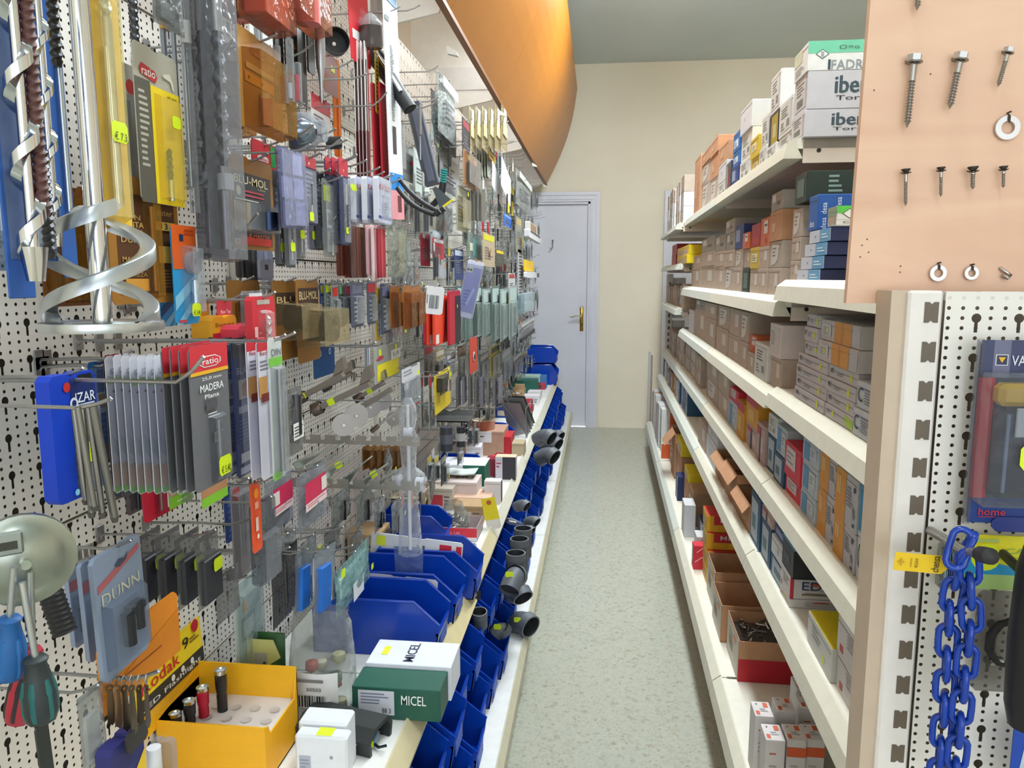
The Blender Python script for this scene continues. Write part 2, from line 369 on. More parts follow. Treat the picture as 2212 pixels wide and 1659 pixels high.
for i in range(len(BAYL)-1):
    y0, y1 = BAYL[i]+.002, BAYL[i+1]-.002
    if i == 5: y1 = 7.0
    lc = 'd2c6a0' if i < 2 else 'd8d4c4'
    t = thing('shelf', 'white metal shelf of the left rack with %s price lip, %s bay' % ('beige' if i < 2 else 'pale grey', od(i+1)), 'shelf', (XS, (y0+y1)/2, ZS), 0, 'middle shelves of the left rack')
    h = (y1-y0)/2; b = MB(); b.box(XP+.018-XS, -h, -.03, -.001, h, 0, 'e9e8e3'); b.obj('shelf_board', t)
    b = MB(); b.prism([(0, .006), (.004, .006), (.03, -.028), (.03, -.034), (.0, -.034)], -h, h, lc); b.obj('price_lip', t)
    t = thing('base_deck', 'white base deck of the left rack just above the floor, %s bay' % od(i+1), 'shelf', (XD, (y0+y1)/2, 0), 0, 'base decks of the left rack')
    b = MB(); b.box(XP+.018-XD, -h, ZD-.03, -.004, h, ZD, 'ebebe6'); b.obj('deck_board', t)
    b = MB(); b.prism([(-.003, ZD+.003), (.0, ZD+.003), (.014, ZD-.02), (.014, ZD-.055), (.003, ZD-.055), (-.003, ZD-.03)], -h, h, 'cfc9ae'); b.obj('price_lip', t)
    b = MB(); b.box(-.03, -h, .0, -.012, h, ZD-.03, 'cfc6b0'); b.obj('kick_plate', t)
# canopy : curved orange fascia, white gussets
prof = []
for k in range(11):
    a = k/10; x = -.47+.26*a+.05*sin(pi*a); z = 2.21+.80*a; prof.append((x, z))
seams = [.9, 2.44, 3.62, 4.97, 6.82]
tf = thing('canopy_fascia', 'curved orange valance hanging over the left rack', 'canopy', (-.47, 4, 2.21))
for i in range(4):
    b = MB(); pf = [(x+.47, z-2.21) for x, z in prof]; bk = [(x-.012, z) for x, z in pf][::-1]
    b.prism(pf+bk, seams[i]-4, seams[i+1]-4-.003, ORANGEM); b.obj('fascia_panel', tf)
b = MB(); b.box(-.016, seams[0]-4, -.012, .006, seams[-1]-4, .004, '7a4a1c'); b.obj('edge_strip', tf)
for i, y in enumerate(seams[1:4]+[6.8]):
    t = thing('canopy_gusset', 'white board closing the orange canopy crosswise, %s from the camera' % od(i+1), 'panel', (-.6, y, 2.2), 0, 'gusset boards of the canopy')
    b = MB(); b.prism([(-.28, -.06), (.095, .012), (.095+.24, .78), (-.28, .78)], .001, .014, 'e9e6de')
    b.obj('gusset_board', t)
    b = MB(); b.box(-.28, -.004, .06, .09, 0, .16, 'dcdad6'); b.obj('rail', t)
for i, (u, v) in enumerate(((978, 112), (1086, 246), (1155, 357), (1178, 402))):
    p = hx(u, v, -.45); b = MB(); b.prism([(-.02, .02), (.012, .0), (.016, -.012), (-.016, -.004)], 0, .02, 'cfcac0')
    tag(b.obj('mounting_clip', loc=(p.x, p.y, p.z)), 'small pale plastic clip on the lower orange canopy edge, %s from the camera' % od(i+1), 'clip', 'clips under the canopy')
for i, y in enumerate((1.6, 3.0, 4.3, 5.9)):
    t = thing('canopy_tube_lamp', 'slim white tube lamp hidden behind the orange fascia, %s from the camera' % od(i+1), 'lamp', (-.452, y, 2.47), 0, 'tube lamps inside the canopy')
    b = MB(); b.box(-.03, -.56, .0, .03, .56, .02, 'e8e8e6'); b.obj('housing', t); b = MB(); b.cyl((-.015, -.55, -.012), (-.015, .55, -.012), .009, 'f8f8f8g', 8); b.obj('tube', t)
# ================================================================ RIGHT GONDOLA RACK  (turned a little, X = x - KR*y)
AR = -math.atan(KR)
def RP(X, y, z): return (X+KR*y, y, z)
YJ = [1.09, 2.15, 3.5, 4.85, 6.2]
#        name of level, X front, ztop, lip height, bays
RS = {
 'bottom': (.345, .235, .05, (0, 1, 2, 3)),
 'second': (.425, .625, .045, (0, 1, 2, 3)),
 'third': (.460, .835, .045, (0, 1, 2, 3)),
 'fourth': (.465, 1.085, .045, (0, 1, 2)),
 'fifth': (.475, 1.345, .05, (1, 2)),
 'fifthn': (.475, 1.39, .05, (0,)),
 'top': (.485, 1.764, .05, (1, 2)),
 'farfourth': (.44, 1.21, .04, (3,)),
 'farfifth': (.44, 1.485, .035, (3,)),
 'fartop': (.43, 1.735, .04, (3,)),
}
XB = .95
BOT = {}
LEV = {'bottom': 'lowest', 'second': 'second-lowest', 'third': 'third-lowest', 'fourth': 'fourth-lowest', 'fifth': 'fifth-lowest', 'fifthn': 'highest near', 'top': 'topmost', 'farfourth': 'fourth-lowest far-end', 'farfifth': 'fifth-lowest far-end', 'fartop': 'topmost far-end'}
for nm, (X, z, lh, bays) in RS.items():
    for i in bays:
        y0, y1 = YJ[i]+.003, YJ[i+1]-.003
        zz = z+(.012 if nm == 'fourth' and i == 0 else 0)
        h = (y1-y0)/2; ym = (y0+y1)/2
        lbl = '%s shelf of the right rack, %s bay from the camera' % (LEV[nm], od(i+1))
        t = thing('shelf', 'cream steel '+lbl, 'shelf', RP(X, ym, zz), AR, 'shelves of the right rack')
        if nm == 'bottom': BOT[i] = t
        b = MB(); b.box(.004, -h, -.025, XB-X-.01, h, 0, SHELFM)
        for s in (-1, 1):       # end brackets
            b.box(.02, s*h-(.0 if s < 0 else .003), -lh-.012, XB-X-.02, s*h+(.003 if s < 0 else 0), 0, 'e3d6c8')
        b.obj('shelf_board', t)
        b = MB(); b.prism([(.004, .005), (0, .005), (-.022, -.012), (-.03, -lh), (-.024, -lh), (.02, -lh), (.004, -.02)], -h, h, 'd8d4c2' if i < 2 else 'cdd0c6'); b.obj('price_lip', t)
        b = MB(); b.cyl((.06, -h-.0012, -.03), (.06, -h+.001, -.03), .006, '2a2622', 8); b.obj('bracket_hole', t)
for i in range(4):
    y0, y1 = YJ[i]+.003, YJ[i+1]-.003; h = (y1-y0)/2
    b = MB(); b.box(0, -h, 0, .02, h, .18, '9c8468'); b.obj('kick_plate', BOT[i], loc=(.017, 0, -RS['bottom'][1]))
for i in range(4):
    y0, y1 = YJ[i]+.02, YJ[i+1]-.02; h = (y1-y0)/2; zt = 1.95 if i in (1, 2) else (1.4 if i == 0 else 1.85)
    b = MB(); b.poly([(0, -h, .2), (0, h, .2), (0, h, zt), (0, -h, zt)][::-1], PEGL); b.box(.004, -h, .2, .03, h, zt, '8a8070')
    tag(b.obj('perforated_sheet', loc=RP(XB, (y0+y1)/2, 0), rot=(0, 0, AR)), 'perforated back panel of the right rack, %s bay from the camera' % od(i+1), 'panel', 'back panels of the right rack')
for i, y in enumerate(YJ[1:]):
    zt = 1.97 if i < 3 else 1.42
    b = MB(); b.box(.034, -.015, 0, .07, .015, zt, 'e4dfd2'); pass
    tag(b.obj('rack_upright', loc=RP(XB-.03, y, 0), rot=(0, 0, AR)), 'cream upright at the back of the right rack, %s joint from the camera' % od(i+1), 'upright', 'rear uprights of the right rack')
# far end post + step-shaped white end panels
b = MB(); b.box(0, -.03, 0, .05, .03, 1.43, 'dcd9d4'); slots(b, .1, 1.4, .025, -.0305, .008, 'y')
tag(b.obj('rack_upright', loc=RP(.46, 6.25, 0), rot=(0, 0, AR)), 'slotted white upright standing free at the far end of the right rack', 'upright')
for k in range(6):
    b = MB(); z = .4+k*.17; b.box(0, 0, 0, .10, .02, .15, 'e6e6e6', b=.003)
    tag(b.obj('end_plate', loc=RP(.512, 6.24, z), rot=(0, 0, AR)), 'small white filler plate at the far rack post, %s from the floor' % od(k+1), 'panel', 'filler plates at the far post')
p = hy(1403, 850, 6.4); b = MB(); b.box(-.02, 0, 0, .0, .03, .79, 'b8b8bc', b=.002); b.box(.0005, .004, 0, .014, .03, .76, 'a08868')
tag(b.obj('edge_trim_bar', loc=(p.x+.005, 6.38, 0)), 'grey and wood coloured bar standing upright beside the far end of the right rack', 'bar')
# ================================================================ placing helpers and builders for the goods
def zat(x, y, v):
    """height of the photo row v on the vertical line through (x, y)"""
    d = Vector((x, y, 0)); k = (CY-v)/F
    return CH+(k*d.dot(FWD)-d.dot(UPV))/(UPV.z-k*FWD.z)
def prect(u0, v0, u1, v1, x):
    vm = (v0+v1)/2; ya = hx(u0, vm, x).y; yb = hx(u1, vm, x).y; y = (ya+yb)/2
    z0 = zat(x, y, v1); z1 = zat(x, y, v0); return (x, y, z0), abs(yb-ya), z1-z0
def crect(u0, v0, u1, v1, x=None, y=None):
    um, vm = (u0+u1)/2, (v0+v1)/2
    if y is None: y = hx(um, vm, x).y
    a = hy(u0, vm, y).x; c = hy(u1, vm, y).x; x = (a+c)/2
    return (x, y, zat(x, y, v1)), abs(c-a), zat(x, y, v0)-zat(x, y, v1)
def copy_tree(o, parent=None):
    c = o.copy(); COL.objects.link(c); c.parent = parent
    for ch in o.children: copy_tree(ch, c)
    return c
RL = pi/2
OCC = []
def sticker(t, x, y, z, s=1, txt=None, c='dcf21c', rot=0):
    b = MB(); w, h = .011*s, .0085*s
    b.poly([(-w, 0, -h*.6), (-w*.75, 0, -h), (w*.75, 0, -h), (w, 0, -h*.6), (w, 0, h*.6), (w*.75, 0, h), (-w*.75, 0, h), (-w, 0, h*.6)], c)
    if txt: b.deco([('t', .15, .1, .9, .5, txt, '4a5a10')], 2*w, 2*h, z0=-h)
    for q in t.children:
        if q.name.split('.')[0] in ('backing_card', 'bag', 'bin_shell', 'carton', 'channel_body', 'elbow_body', 'steel_angle', 'clear_bag', 'torch_body'): t = q; break
    return b.obj('price_sticker', t, (x, y, z), (0, rot, 0))
def contents(t, W, H, T, cont):
    for q in cont:
        k = q[0]; b = MB()
        if k == 'drill': b.drill((q[1]-.5)*W, -T-q[4]-.001, q[2]*H, q[3]*H, q[4], q[5] if len(q) > 5 else '7c7c7em', up=len(q) <= 6); b.obj('drill_bit', t)
        elif k == 'rod': b.cyl(((q[1]-.5)*W, -T-q[4]-.001, q[2]*H), ((q[1]-.5)*W, -T-q[4]-.001, q[3]*H), q[4], q[5], 10); b.obj(q[6] if len(q) > 6 else 'rod', t)
        elif k == 'blade': b.box((q[1]-.5)*W, -T-.004, q[2]*H, (q[3]-.5)*W, -T-.0015, q[4]*H, q[5], b=.001); b.obj(q[6] if len(q) > 6 else 'blade', t)
        elif k == 'block': b.box((q[1]-.5)*W, -T-q[5], q[2]*H, (q[3]-.5)*W, -T-.0005, q[4]*H, q[6], b=.002); b.obj(q[7] if len(q) > 7 else 'insert', t)
        elif k == 'saw':   # hole saw: open cup, mouth to the front
            R, D, c = q[3], q[4], q[5]
            b.lathe([(R*.25, -.001), (R, -.001), (R, -D), (R*.93, -D), (R*.93, -D*.3), (.004, -D*.3)], c, ((q[1]-.5)*W, -T, q[2]*H), 24, 'y')
            b.cyl(((q[1]-.5)*W, -T-D*.3, q[2]*H), ((q[1]-.5)*W, -T-D*1.05, q[2]*H), .004, 'b0b0b0m', 8); b.obj('hole_saw', t)
        elif k == 'disc': b.lathe([(q[3]*.28, -.001), (q[3], -.001), (q[3], -q[4]), (q[3]*.28, -q[4]), (q[3]*.28, -.001)], q[5], ((q[1]-.5)*W, -T, q[2]*H), 24, 'y'); b.obj('disc', t)
def card(kind, label, cat, rect, x, body='d8d8d8', T=.0012, pr=None, bl=None, cont=(), st=None, tilt=0, yaw=0, group=None, hang=True, stack=None, shape=None, cam=False, dz=0, lean=0):
    """a hanging card, pouch or blister pack. rect is its outline in the photo on the plane x"""
    loc, W, H = crect(*rect, x=x) if cam else prect(*rect, x)
    t = thing(kind, label, cat, (loc[0], loc[1], loc[2]+dz), 0, group, rot=(RAD(lean), RAD(tilt), (0 if cam else RL)+RAD(yaw)))
    if body:
        b = MB(); c = min(.006, W*.12)
        if shape == 'bag':
            nx, nz = 4, 6; rr = random.Random(len(LABELS))
            for s in (-1, 1):
                n0 = len(b.v)
                for j in range(nz+1):
                    for i in range(nx+1):
                        a, e = i/nx, j/nz
                        d = (sin(pi*a)*min(1, sin(pi*min(1, e*1.05+.02))*1.4))*T*.5*(.75+.5*rr.random())
                        b.v.append(((a-.5)*W*(1-.06*(1-abs(2*e-1))), -T/2+s*d, e*H))
                for j in range(nz):
                    for i in range(nx):
                        q = (n0+j*(nx+1)+i, n0+j*(nx+1)+i+1, n0+(j+1)*(nx+1)+i+1, n0+(j+1)*(nx+1)+i)
                        b.face(q if s < 0 else q[::-1], body, True)
            b.box(-W*.46, -T/2-.0006, H*.93, W*.46, -T/2+.0006, H*1.0, body)
        else:
            b.prism([(-W/2, c), (-W/2+c, 0), (W/2-c, 0), (W/2, c), (W/2, H-c), (W/2-c, H), (W*.1, H), (W*.07, H-c*.5), (-W*.07, H-c*.5), (-W*.1, H), (-W/2+c, H), (-W/2, H-c)], -T, 0, body)
        b.deco(pr, W, H, y0=-T); b.obj({'bag': 'bag'}.get(shape, 'backing_card'), t)
    contents(t, W, H, T if shape != 'bag' else T*.3, cont)
    if bl:
        b = MB(); x0, z0, x1, z1, d, m = bl; X0, X1, Z0, Z1 = (x0-.5)*W, (x1-.5)*W, z0*H, z1*H; k = min(.004, d*.4)
        P = [(X0, -T, Z0), (X1, -T, Z0), (X1, -T, Z1), (X0, -T, Z1)]; Q = [(X0+k, -T-d, Z0+k), (X1-k, -T-d, Z0+k), (X1-k, -T-d, Z1-k), (X0+k, -T-d, Z1-k)]
        b.v += P+Q
        for f in ((4, 5, 6, 7), (0, 1, 5, 4), (1, 2, 6, 5), (2, 3, 7, 6), (3, 0, 4, 7)): b.face(f, m)
        b.obj('blister', t)
    if st:
        for q in (st if isinstance(st, list) else [st]):
            sticker(t, (q[0]-.5)*W, -T-(bl[4] if bl else max([0]+[2*k[4] for k in cont if k[0] in ('drill', 'rod')]))-.001-(T*.3 if shape == 'bag' else 0), q[1]*H, q[2] if len(q) > 2 else 1, q[3] if len(q) > 3 else None)
    if stack:
        n, dx = stack[:2]; dyaw = stack[2] if len(stack) > 2 else 0
        base = label; t['label'] = base+', front of its row'; LABELS[base].remove(t.name); LABELS.setdefault(t['label'], []).append(t.name)
        if not LABELS[base]: del LABELS[base]
        for i in range(1, n):
            c = copy_tree(t); c.location.x = t.location.x-dx*i; c.location.z += .0007*((i*7) % 5-2); c.rotation_euler.z += RAD(dyaw*i)+RAD(((i*5) % 4)-1.5)*.7
            tag(c, base+', %s from the front' % od(i+1), cat, group or (cat+'s on one hook: '+base)[:60])
        t['group'] = group or (cat+'s on one hook: '+base)[:60]
    OCC.append((loc[1], loc[2], loc[2]+H))
    if hang:
        hook(None, None, x+(.02 if hang is True else hang), hl(label), y=loc[1], z=loc[2]+H-.006)
    return t
def hl(label):
    w = label.split()
    if len(w) > 12: w = w[:8]+w[-4:]
    return 'wire hook carrying the '+' '.join(w)
NH = [0]
def hook(u, v, xt, label, y=None, z=None, rise=.012, col='a8a8a8m', double=False, r=.0021):
    if y is None: p = hx(u, v, xt); y, z = p.y, p.z-rise; NH[0] += 1
    L_ = xt-XP
    t = thing('peg_hook', label, 'hook', (XP+.001, y, z), 0)
    b = MB(); pts = [(0, 0, -.01), (.004, 0, -.002), (L_*.5, 0, .001), (L_-.035, 0, 0), (L_-.015, 0, rise*.45), (L_, 0, rise)]
    b.tube(pts, r, col, 6); b.lathe([(.0001, -.003), (.003, 0), (.0001, .003)], col, (L_, 0, rise), 6)
    b.obj('wire', t)
    b = MB(); b.box(0, -.009, -.016, .002, .009, .012, col, b=.0006); b.obj('base_plate', t)
    return t
def boxthing(kind, label, cat, loc, W, D, H, rz=0, col='c8a98ak', cols=None, front=None, side=None, left=None, top=None, opened=False, st=None, group=None, lid=True, extra=None, b_=.0012, flap=0):
    """carton with its front face at local y=0, printed faces, optional open top with flaps"""
    t = thing(kind, label, cat, loc, rz, group); b = MB(); cols = cols or {}
    if opened:
        w = .0025; b.box(-W/2, 0, 0, W/2, D, .003, col)
        b.box(-W/2, 0, 0, W/2, w, H, cols.get('f', col)); b.box(-W/2, D-w, 0, W/2, D, H, col); b.box(-W/2, w, 0, -W/2+w, D-w, H, cols.get('l', col)); b.box(W/2-w, w, 0, W/2, D-w, H, cols.get('r', col))
    else:
        b.box(-W/2, 0, 0, W/2, D, H, col, b=b_)
        e = b_*.9
        for f, c in cols.items():
            if f == 'f': b.poly([(-W/2+e, -.0002, e), (W/2-e, -.0002, e), (W/2-e, -.0002, H-e), (-W/2+e, -.0002, H-e)], c)
            if f == 'r': b.poly([(W/2+.0002, e, e), (W/2+.0002, D-e, e), (W/2+.0002, D-e, H-e), (W/2+.0002, e, H-e)], c)
            if f == 'l': b.poly([(-W/2-.0002, D-e, e), (-W/2-.0002, e, e), (-W/2-.0002, e, H-e), (-W/2-.0002, D-e, H-e)], c)
            if f == 't': b.poly([(-W/2+e, e, H+.0002), (W/2-e, e, H+.0002), (W/2-e, D-e, H+.0002), (-W/2+e, D-e, H+.0002)], c)
        if lid and H > .02: b.box(-W/2+.002, -.0006, H-.012, W/2-.002, -.0001, H-.0112, '6a6058'); 
    b.deco(front, W, H); b.deco(side, D, H, 'r', x0=W/2, y0=0); b.deco(left, D, H, 'l', x0=-W/2, y0=D); b.deco(top, W, D, 't', z0=H)
    b.obj('carton', t)
    if flap:
        b = MB(); b.box(-W/2, -.0015, 0, W/2, 0, H*.35*flap, col); b.obj('flap', t, (0, 0, H), (RAD(140), 0, 0))
        b = MB(); b.box(-.0015, 0, 0, 0, D, H*.3*flap, col); b.obj('flap', t, (W/2, 0, H), (0, RAD(125), 0))
    if st: sticker(t, (st[0]-.5)*W, -.0012, st[1]*H, st[2] if len(st) > 2 else 1)
    return t
# ================================================================ LEFT WALL: near goods
# --- long hanging drills and tubes, top left
def vert(u, v, x): p = hx(u, v, x); return p.x, p.y
def longdrill(label, u, vm, x, v0, v1, r, c='8a8a8em', kind='twist', pitch=None, back=None, st=None, cat='drill bit', shank=.0, sleeve=None):
    X, Y = vert(u, vm, x); z0 = zat(X, Y, v1); z1 = zat(X, Y, v0)
    t = thing('masonry_drill_bit' if kind == 'twist' else 'auger_bit', label, cat, (X, Y, z0), RL); H = z1-z0
    b = MB()
    if kind == 'twist': b.twist(0, 0, r, H*(1-shank), r, c, pitch or r*4, k=.3); b.cyl((0, 0, 0), (0, 0, r), r*.6, c, 8, r2=r*.9)
    else:      # auger: core rod with one wide polished helical ribbon
        b.cyl((0, 0, 0), (0, 0, H), r*.38, c, 10); n = 200; k = len(b.v); pt = pitch or r*3.2
        for i in range(n+1):
            z = .02+(H-.02)*i/n; a = 2*pi*z/pt
            for rr, dz in ((r*.35, .3), (r, .17), (r, -.17), (r*.35, -.3)): b.v.append((rr*cos(a), rr*sin(a), z+dz*pt*.5))
        for i in range(n):
            for j in range(3): b.face((k+i*4+j, k+i*4+j+1, k+i*4+5+j, k+i*4+4+j), 'd4d8dcc', True)
        b.cyl((0, 0, -.006), (0, 0, .022), r*.6, 'd8d8d8c', 8, r2=r*.95)
    b.obj('flutes', t)
    if shank: b = MB(); b.cyl((0, 0, H*(1-shank)), (0, 0, H), r*.62, 'c8c8cam', 10); b.obj('shank', t)
    if back:
        w, c2 = back; b = MB(); b.box(-w/2, r+.001, -.02, w/2, r+.003, H, c2, b=.0008); b.obj('backing_card', t)
    if sleeve:
        b = MB(); b.cyl((0, 0, -.01), (0, 0, H), r*1.5, sleeve, 12); b.obj('clear_sleeve', t)
    if st: sticker(t, 0, -r-.003, (zat(X, Y, st)-z0), 1.0, '€ 7.5')
    return t
card('tube_pack', 'clear bluish tube pack with a long drill at the far left edge', 'drill bit pack', (-85, -160, 30, 585), -.50, '8fa6c0t', T=.001, bl=(.1, .02, .9, .98, .022, 'b4c4d6t'), cont=[('drill', .4, .12, .98, .007, 'b8bcc0m'), ('rod', .75, .05, .98, .004, '3d63a5')], hang=False)
longdrill('large polished auger bit on a blue backing, left of the brown drill', 52, 300, -.465, -140, 592, .0115, 'd0d4d8c', 'auger', .062, back=(.03, '2456a5'))
longdrill('long drill bit painted reddish brown with a bare dark tip', 76, 240, -.46, -140, 470, .0060, '5a3732', 'twist', .014)
longdrill('dark steel spiral drill hanging behind the stirring paddle', 100, 450, -.50, 330, 560, .0065, '4d4c4em', 'twist', .013)
longdrill('second polished auger bit, slimmer, right of the brown drill', 101, 260, -.54, -140, 520, .0080, 'd0d4d8c', 'auger', .052, back=(.026, '2f66b4'))
longdrill('black short twist drill beside the blue strip at top left', 118, 70, -.60, -140, 145, .007, '3a3a3cm', 'twist', .02)
card('drill_sleeve', 'narrow blue plastic drill strip left of the stirring paddle shaft', 'drill bit pack', (108, -150, 138, 600), -.62, '2c5fae', T=.002, cont=[('rod', .5, .2, .95, .003, 'b8c4d0m')], hang=False)
longdrill('thin dark drill between the paddle shaft and the yellow pack', 172, 60, -.62, -140, 140, .0045, '4a4846m', 'twist', .013)
# stirring paddle (mixer)
X, Y = vert(203, 440, -.50); za = zat(X, Y, 705); zt = zat(X, Y, -140)
t = thing('mixing_paddle', 'large galvanised spiral mixing paddle with ring foot, hanging in front', 'mixing paddle', (X, Y, za), .4)
b = MB(); b.cyl((0, 0, 0), (0, 0, zt-za), .0095, 'd6d8dac', 16); b.obj('shaft', t)
zr = zat(X, Y, 452)-za; R_ = .0535
b = MB()
for s in range(2):
    n = 60; k = len(b.v)
    for i in range(n+1):
        a = 2*pi*(.93*i/n)+pi*s+2.6; z = zr*i/n
        e = 1 if 3 < i < n-3 else .97
        for rr, dz in ((R_*e, -.009), (R_*e, .008), (R_*.97, .010), (R_*.72, .006), (R_*.72, .001)):
            b.v.append((rr*cos(a), rr*sin(a), z+dz*.8))
    for i in range(n):
        for j in range(4): b.face((k+i*5+j, k+i*5+j+1, k+i*5+6+j, k+i*5+5+j), 'b9bec2m', True)
b.obj('spiral_blade', t)
b = MB(); b.lathe([(R_*.84, -.002), (R_*1.06, -.004), (R_*1.08, .0), (R_*1.06, .005), (R_*.84, .003), (R_*.84, -.002)], 'c6cacdm', (0, 0, 0), 48); b.obj('foot_ring', t)
for a in (2.6, 2.6+pi):
    b = MB(); b.tube([(0, 0, zr), (R_*.5*cos(a-.35), R_*.5*sin(a-.35), zr+.001), (R_*.9*cos(a-.42), R_*.9*sin(a-.42), zr)], .0042, 'd0d4d6c'); b.obj('spoke', t)
    b = MB(); b.tube([(0, 0, .0), (R_*.95*cos(a+.4), R_*.95*sin(a+.4), .0)], .004, 'b9bec2m'); b.obj('spoke', t)
card('drill_bit_pack', 'long yellow card pack with one chrome hammer drill bit', 'drill bit pack', (182, -150, 262, 495), -.52, 'f0c531', T=.0015, pr=[('r', .04, .0, .1, 1, 'f7d65a')], bl=(.16, .03, .84, .98, .012, 'e8e0b0t'),
     cont=[('rod', .5, .08, .62, .0052, 'dadcdec', 'shank'), ('drill', .5, .55, .97, .006, 'c8ccd0m')], st=[(.5, .335, 1.25, '€ 7.3', 1)], hang=False)
longdrill('dark twist drill hanging left of its thicker twin, top left', 250, 60, -.66, -140, 132, .0058, '55555am', 'twist', .02)
longdrill('thicker dark twist drill with hooked black end, top left', 290, 50, -.64, -140, 118, .0068, '5c5c60m', 'twist', .022)
for i, (u0, u1, x) in enumerate(((232, 262, -.69), (262, 294, -.66))):
    card('drill_bit_pack', ('partly hidden clear pack with red oval logo, behind the yellow one' if i else 'most hidden clear pack with red oval logo beside the yellow strip'), 'drill bit pack', (u0, 140, u1+14, 440), x, '8e8c84', pr=[('r', 0, .78, 1, 1, 'b5b2a2'), ('c', .5, .84, .011, 'b03630'), ('r', .1, .1, .45, .74, '55534d')], bl=(.1, .02, .95, .8, .01, 'd8d8d0t'), hang=False)
card('drill_bit_pack', 'grey and yellow clear pack with red oval logo and short dark bit', 'drill bit pack', (294, 108, 386, 442), -.60, 'b9b4a4', T=.0015,
     pr=[('r', 0, .0, .33, .78, '5e5b50'), ('l', .06, .22, .27, .72, 13, 'b8b5a6'), ('r', .33, 0, 1, .76, 'f0d222'), ('p', [(.10, .84), (.16, .88), (.45, .855), (.5, .82), (.45, .78), (.13, .81)], 'c2363a'), ('t', .15, .807, .45, .858, 'ratio', 'f4f0ec'), ('t', .70, .715, .93, .735, 'ø6 mm', '5a4a10'), ('p', [(.62, .86), (.78, .88), (.86, .83), (.88, .78), (.84, .78), (.8, .83), (.64, .84)], 'e0dccc')],
     bl=(.40, .03, .97, .72, .009, 'f0e080t'), cont=[('drill', .62, .03, .38, .0042, '50504am')], st=[(.76, .56, .95)], hang=False)
hook(500, 88, -.60, 'long bent wire hook above the grey and yellow drill pack', rise=.03, r=.0028)
hook(452, 387, -.58, 'ball-ended wire hook crossing the amber packs, upper left', r=.0026)
card('zip_bag', 'clear bag of silver fittings at the top edge, left', 'bag', (303, -70, 372, 66), -.58, 'a8acacb', T=.03, shape='bag', cont=[('block', .2, .1, .7, .5, .008, '8a8c8cm', 'fitting'), ('block', .4, .4, .9, .75, .008, '74767am', 'fitting')], hang=False)
for i, (u0, u1, v1, x, c) in enumerate(((332, 362, 385, -.66, 'c8ccd4t'), (358, 384, 400, -.63, 'd4d6dat'), (383, 402, 460, -.60, 'd8dce0t'))):
    card('drill_tube', '%s clear round drill tube, standing %s in the trio' % (('yellow-banded', 'dark-ringed', 'beaded')[i], ('left', 'middle', 'right')[i]), 'drill bit pack', (u0, -140, u1, v1), x, None, cont=[('rod', .5, 0, 1, (.010, .008, .007)[i], c, 'tube'), ('rod', .5, .1, .97, (.004, .003, .003)[i], 'a8acb0m', 'drill_bit'), ('rod', .5, .62, .70, (.0105, .0085, .0075)[i], ('d9a21c', '383838', 'b8b8b8')[i], 'ring')], hang=False)
for i, (u0, u1, v1, x) in enumerate(((408, 450, 562, -.60), (438, 488, 566, -.565))):
    card('drill_tube_pack', '%s grey see-through sleeve with a very thick fluted drill' % ('left, narrower' if i == 0 else 'right, wider'), 'drill bit pack', (u0, -150, u1, v1), x, 'a2a2a8t', T=.001, bl=(.0, .0, 1, 1, .024, 'b2b4bat'),
         cont=[('drill', .4, .28, .98, .0105, '6e6e74m', 1), ('rod', .42, .04, .3, .0085, '8e8e94m', 'shank'), ('rod', .4, .225, .275, .0115, 'c0c2c6', 'collar')], hang=False)
hook(555, 463, -.55, 'long wire hook with lifted tip in front of the blue-black bit card', rise=.028, r=.0026)
# amber blister with brown carbide card
card('amber_blister_pack', 'amber blister pack with brown printed card for a carbide drill', 'drill bit pack', (232, 385, 384, 655), -.615, 'a8742c', T=.002,
     pr=[('r', .10, .08, .93, .86, '5d3a22'), ('t', .15, .66, .42, .70, 'CON', 'd8b46a'), ('t', .14, .60, .46, .645, 'PUNTA', 'd8b46a'), ('t', .14, .54, .46, .585, 'METAL', 'd8b46a'), ('t', .14, .48, .46, .525, 'DURO', 'd8b46a'), ('t', .14, .33, .46, .37, 'MADERA', 'd0aa60'), ('t', .16, .26, .46, .295, 'DE GRAN', 'a88450'), ('t', .16, .215, .46, .25, 'DUREZA', 'a88450'), ('r', .16, .10, .48, .20, 'e0a040'),
         ('r', .62, .60, .92, .67, 'dcb45c'), ('t', .70, .61, .80, .66, '13', '3a2410'), ('r', .64, .33, .92, .47, 'd8b058'), ('t', .56, .72, .88, .76, 'master', 'b89050'), ('l', .64, .12, .92, .28, 6, '8a6438')],
     bl=(.46, .04, .62, .84, .014, 'c8963ct'), cont=[('rod', .54, .1, .78, .0045, 'a8823cm')], hang=False)
card('amber_blister_pack', 'dark amber pack behind the mixing paddle, left of the brown card', 'drill bit pack', (84, 400, 232, 660), -.66, 'a06a26a', T=.002, pr=[('r', .2, .3, .9, .85, '4c3020')], bl=(.05, .03, .95, .9, .02, 'b07c30a'),
     cont=[('rod', .25, .05, .5, .008, '6a4a2am'), ('rod', .5, .05, .6, .008, '5a4634m'), ('rod', .8, .05, .55, .01, '5a4634m')], hang=False)
b_ = card('cutter_blister', 'orange and blue striped blister card with a round glass cutter', 'cutter', (372, 487, 424, 700), -.60, '2a9bd8', T=.0015,
     pr=[('r', 0, .56, 1, 1, 'e8641c'), ('p', [(0, .0), (.25, 0), (1, .22), (1, .34)], '8cccec'), ('p', [(0, .14), (1, .44), (1, .54), (0, .28)], '8cccec'), ('r', .3, .84, .46, .91, '24345a'), ('l', .5, .9, .9, .97, 2, 'c04010'), ('r', .1, .02, .4, .05, 'd8485a')],
     bl=(.35, .1, .95, .8, .016, 'e0e8f0t'), cont=[('disc', .7, .63, .017, .01, '9a8c90g'), ('rod', .7, .15, .45, .006, 'c8d0d8c')], st=[(.42, .15, 1.1, '€ 3.40', 1)], hang=False)
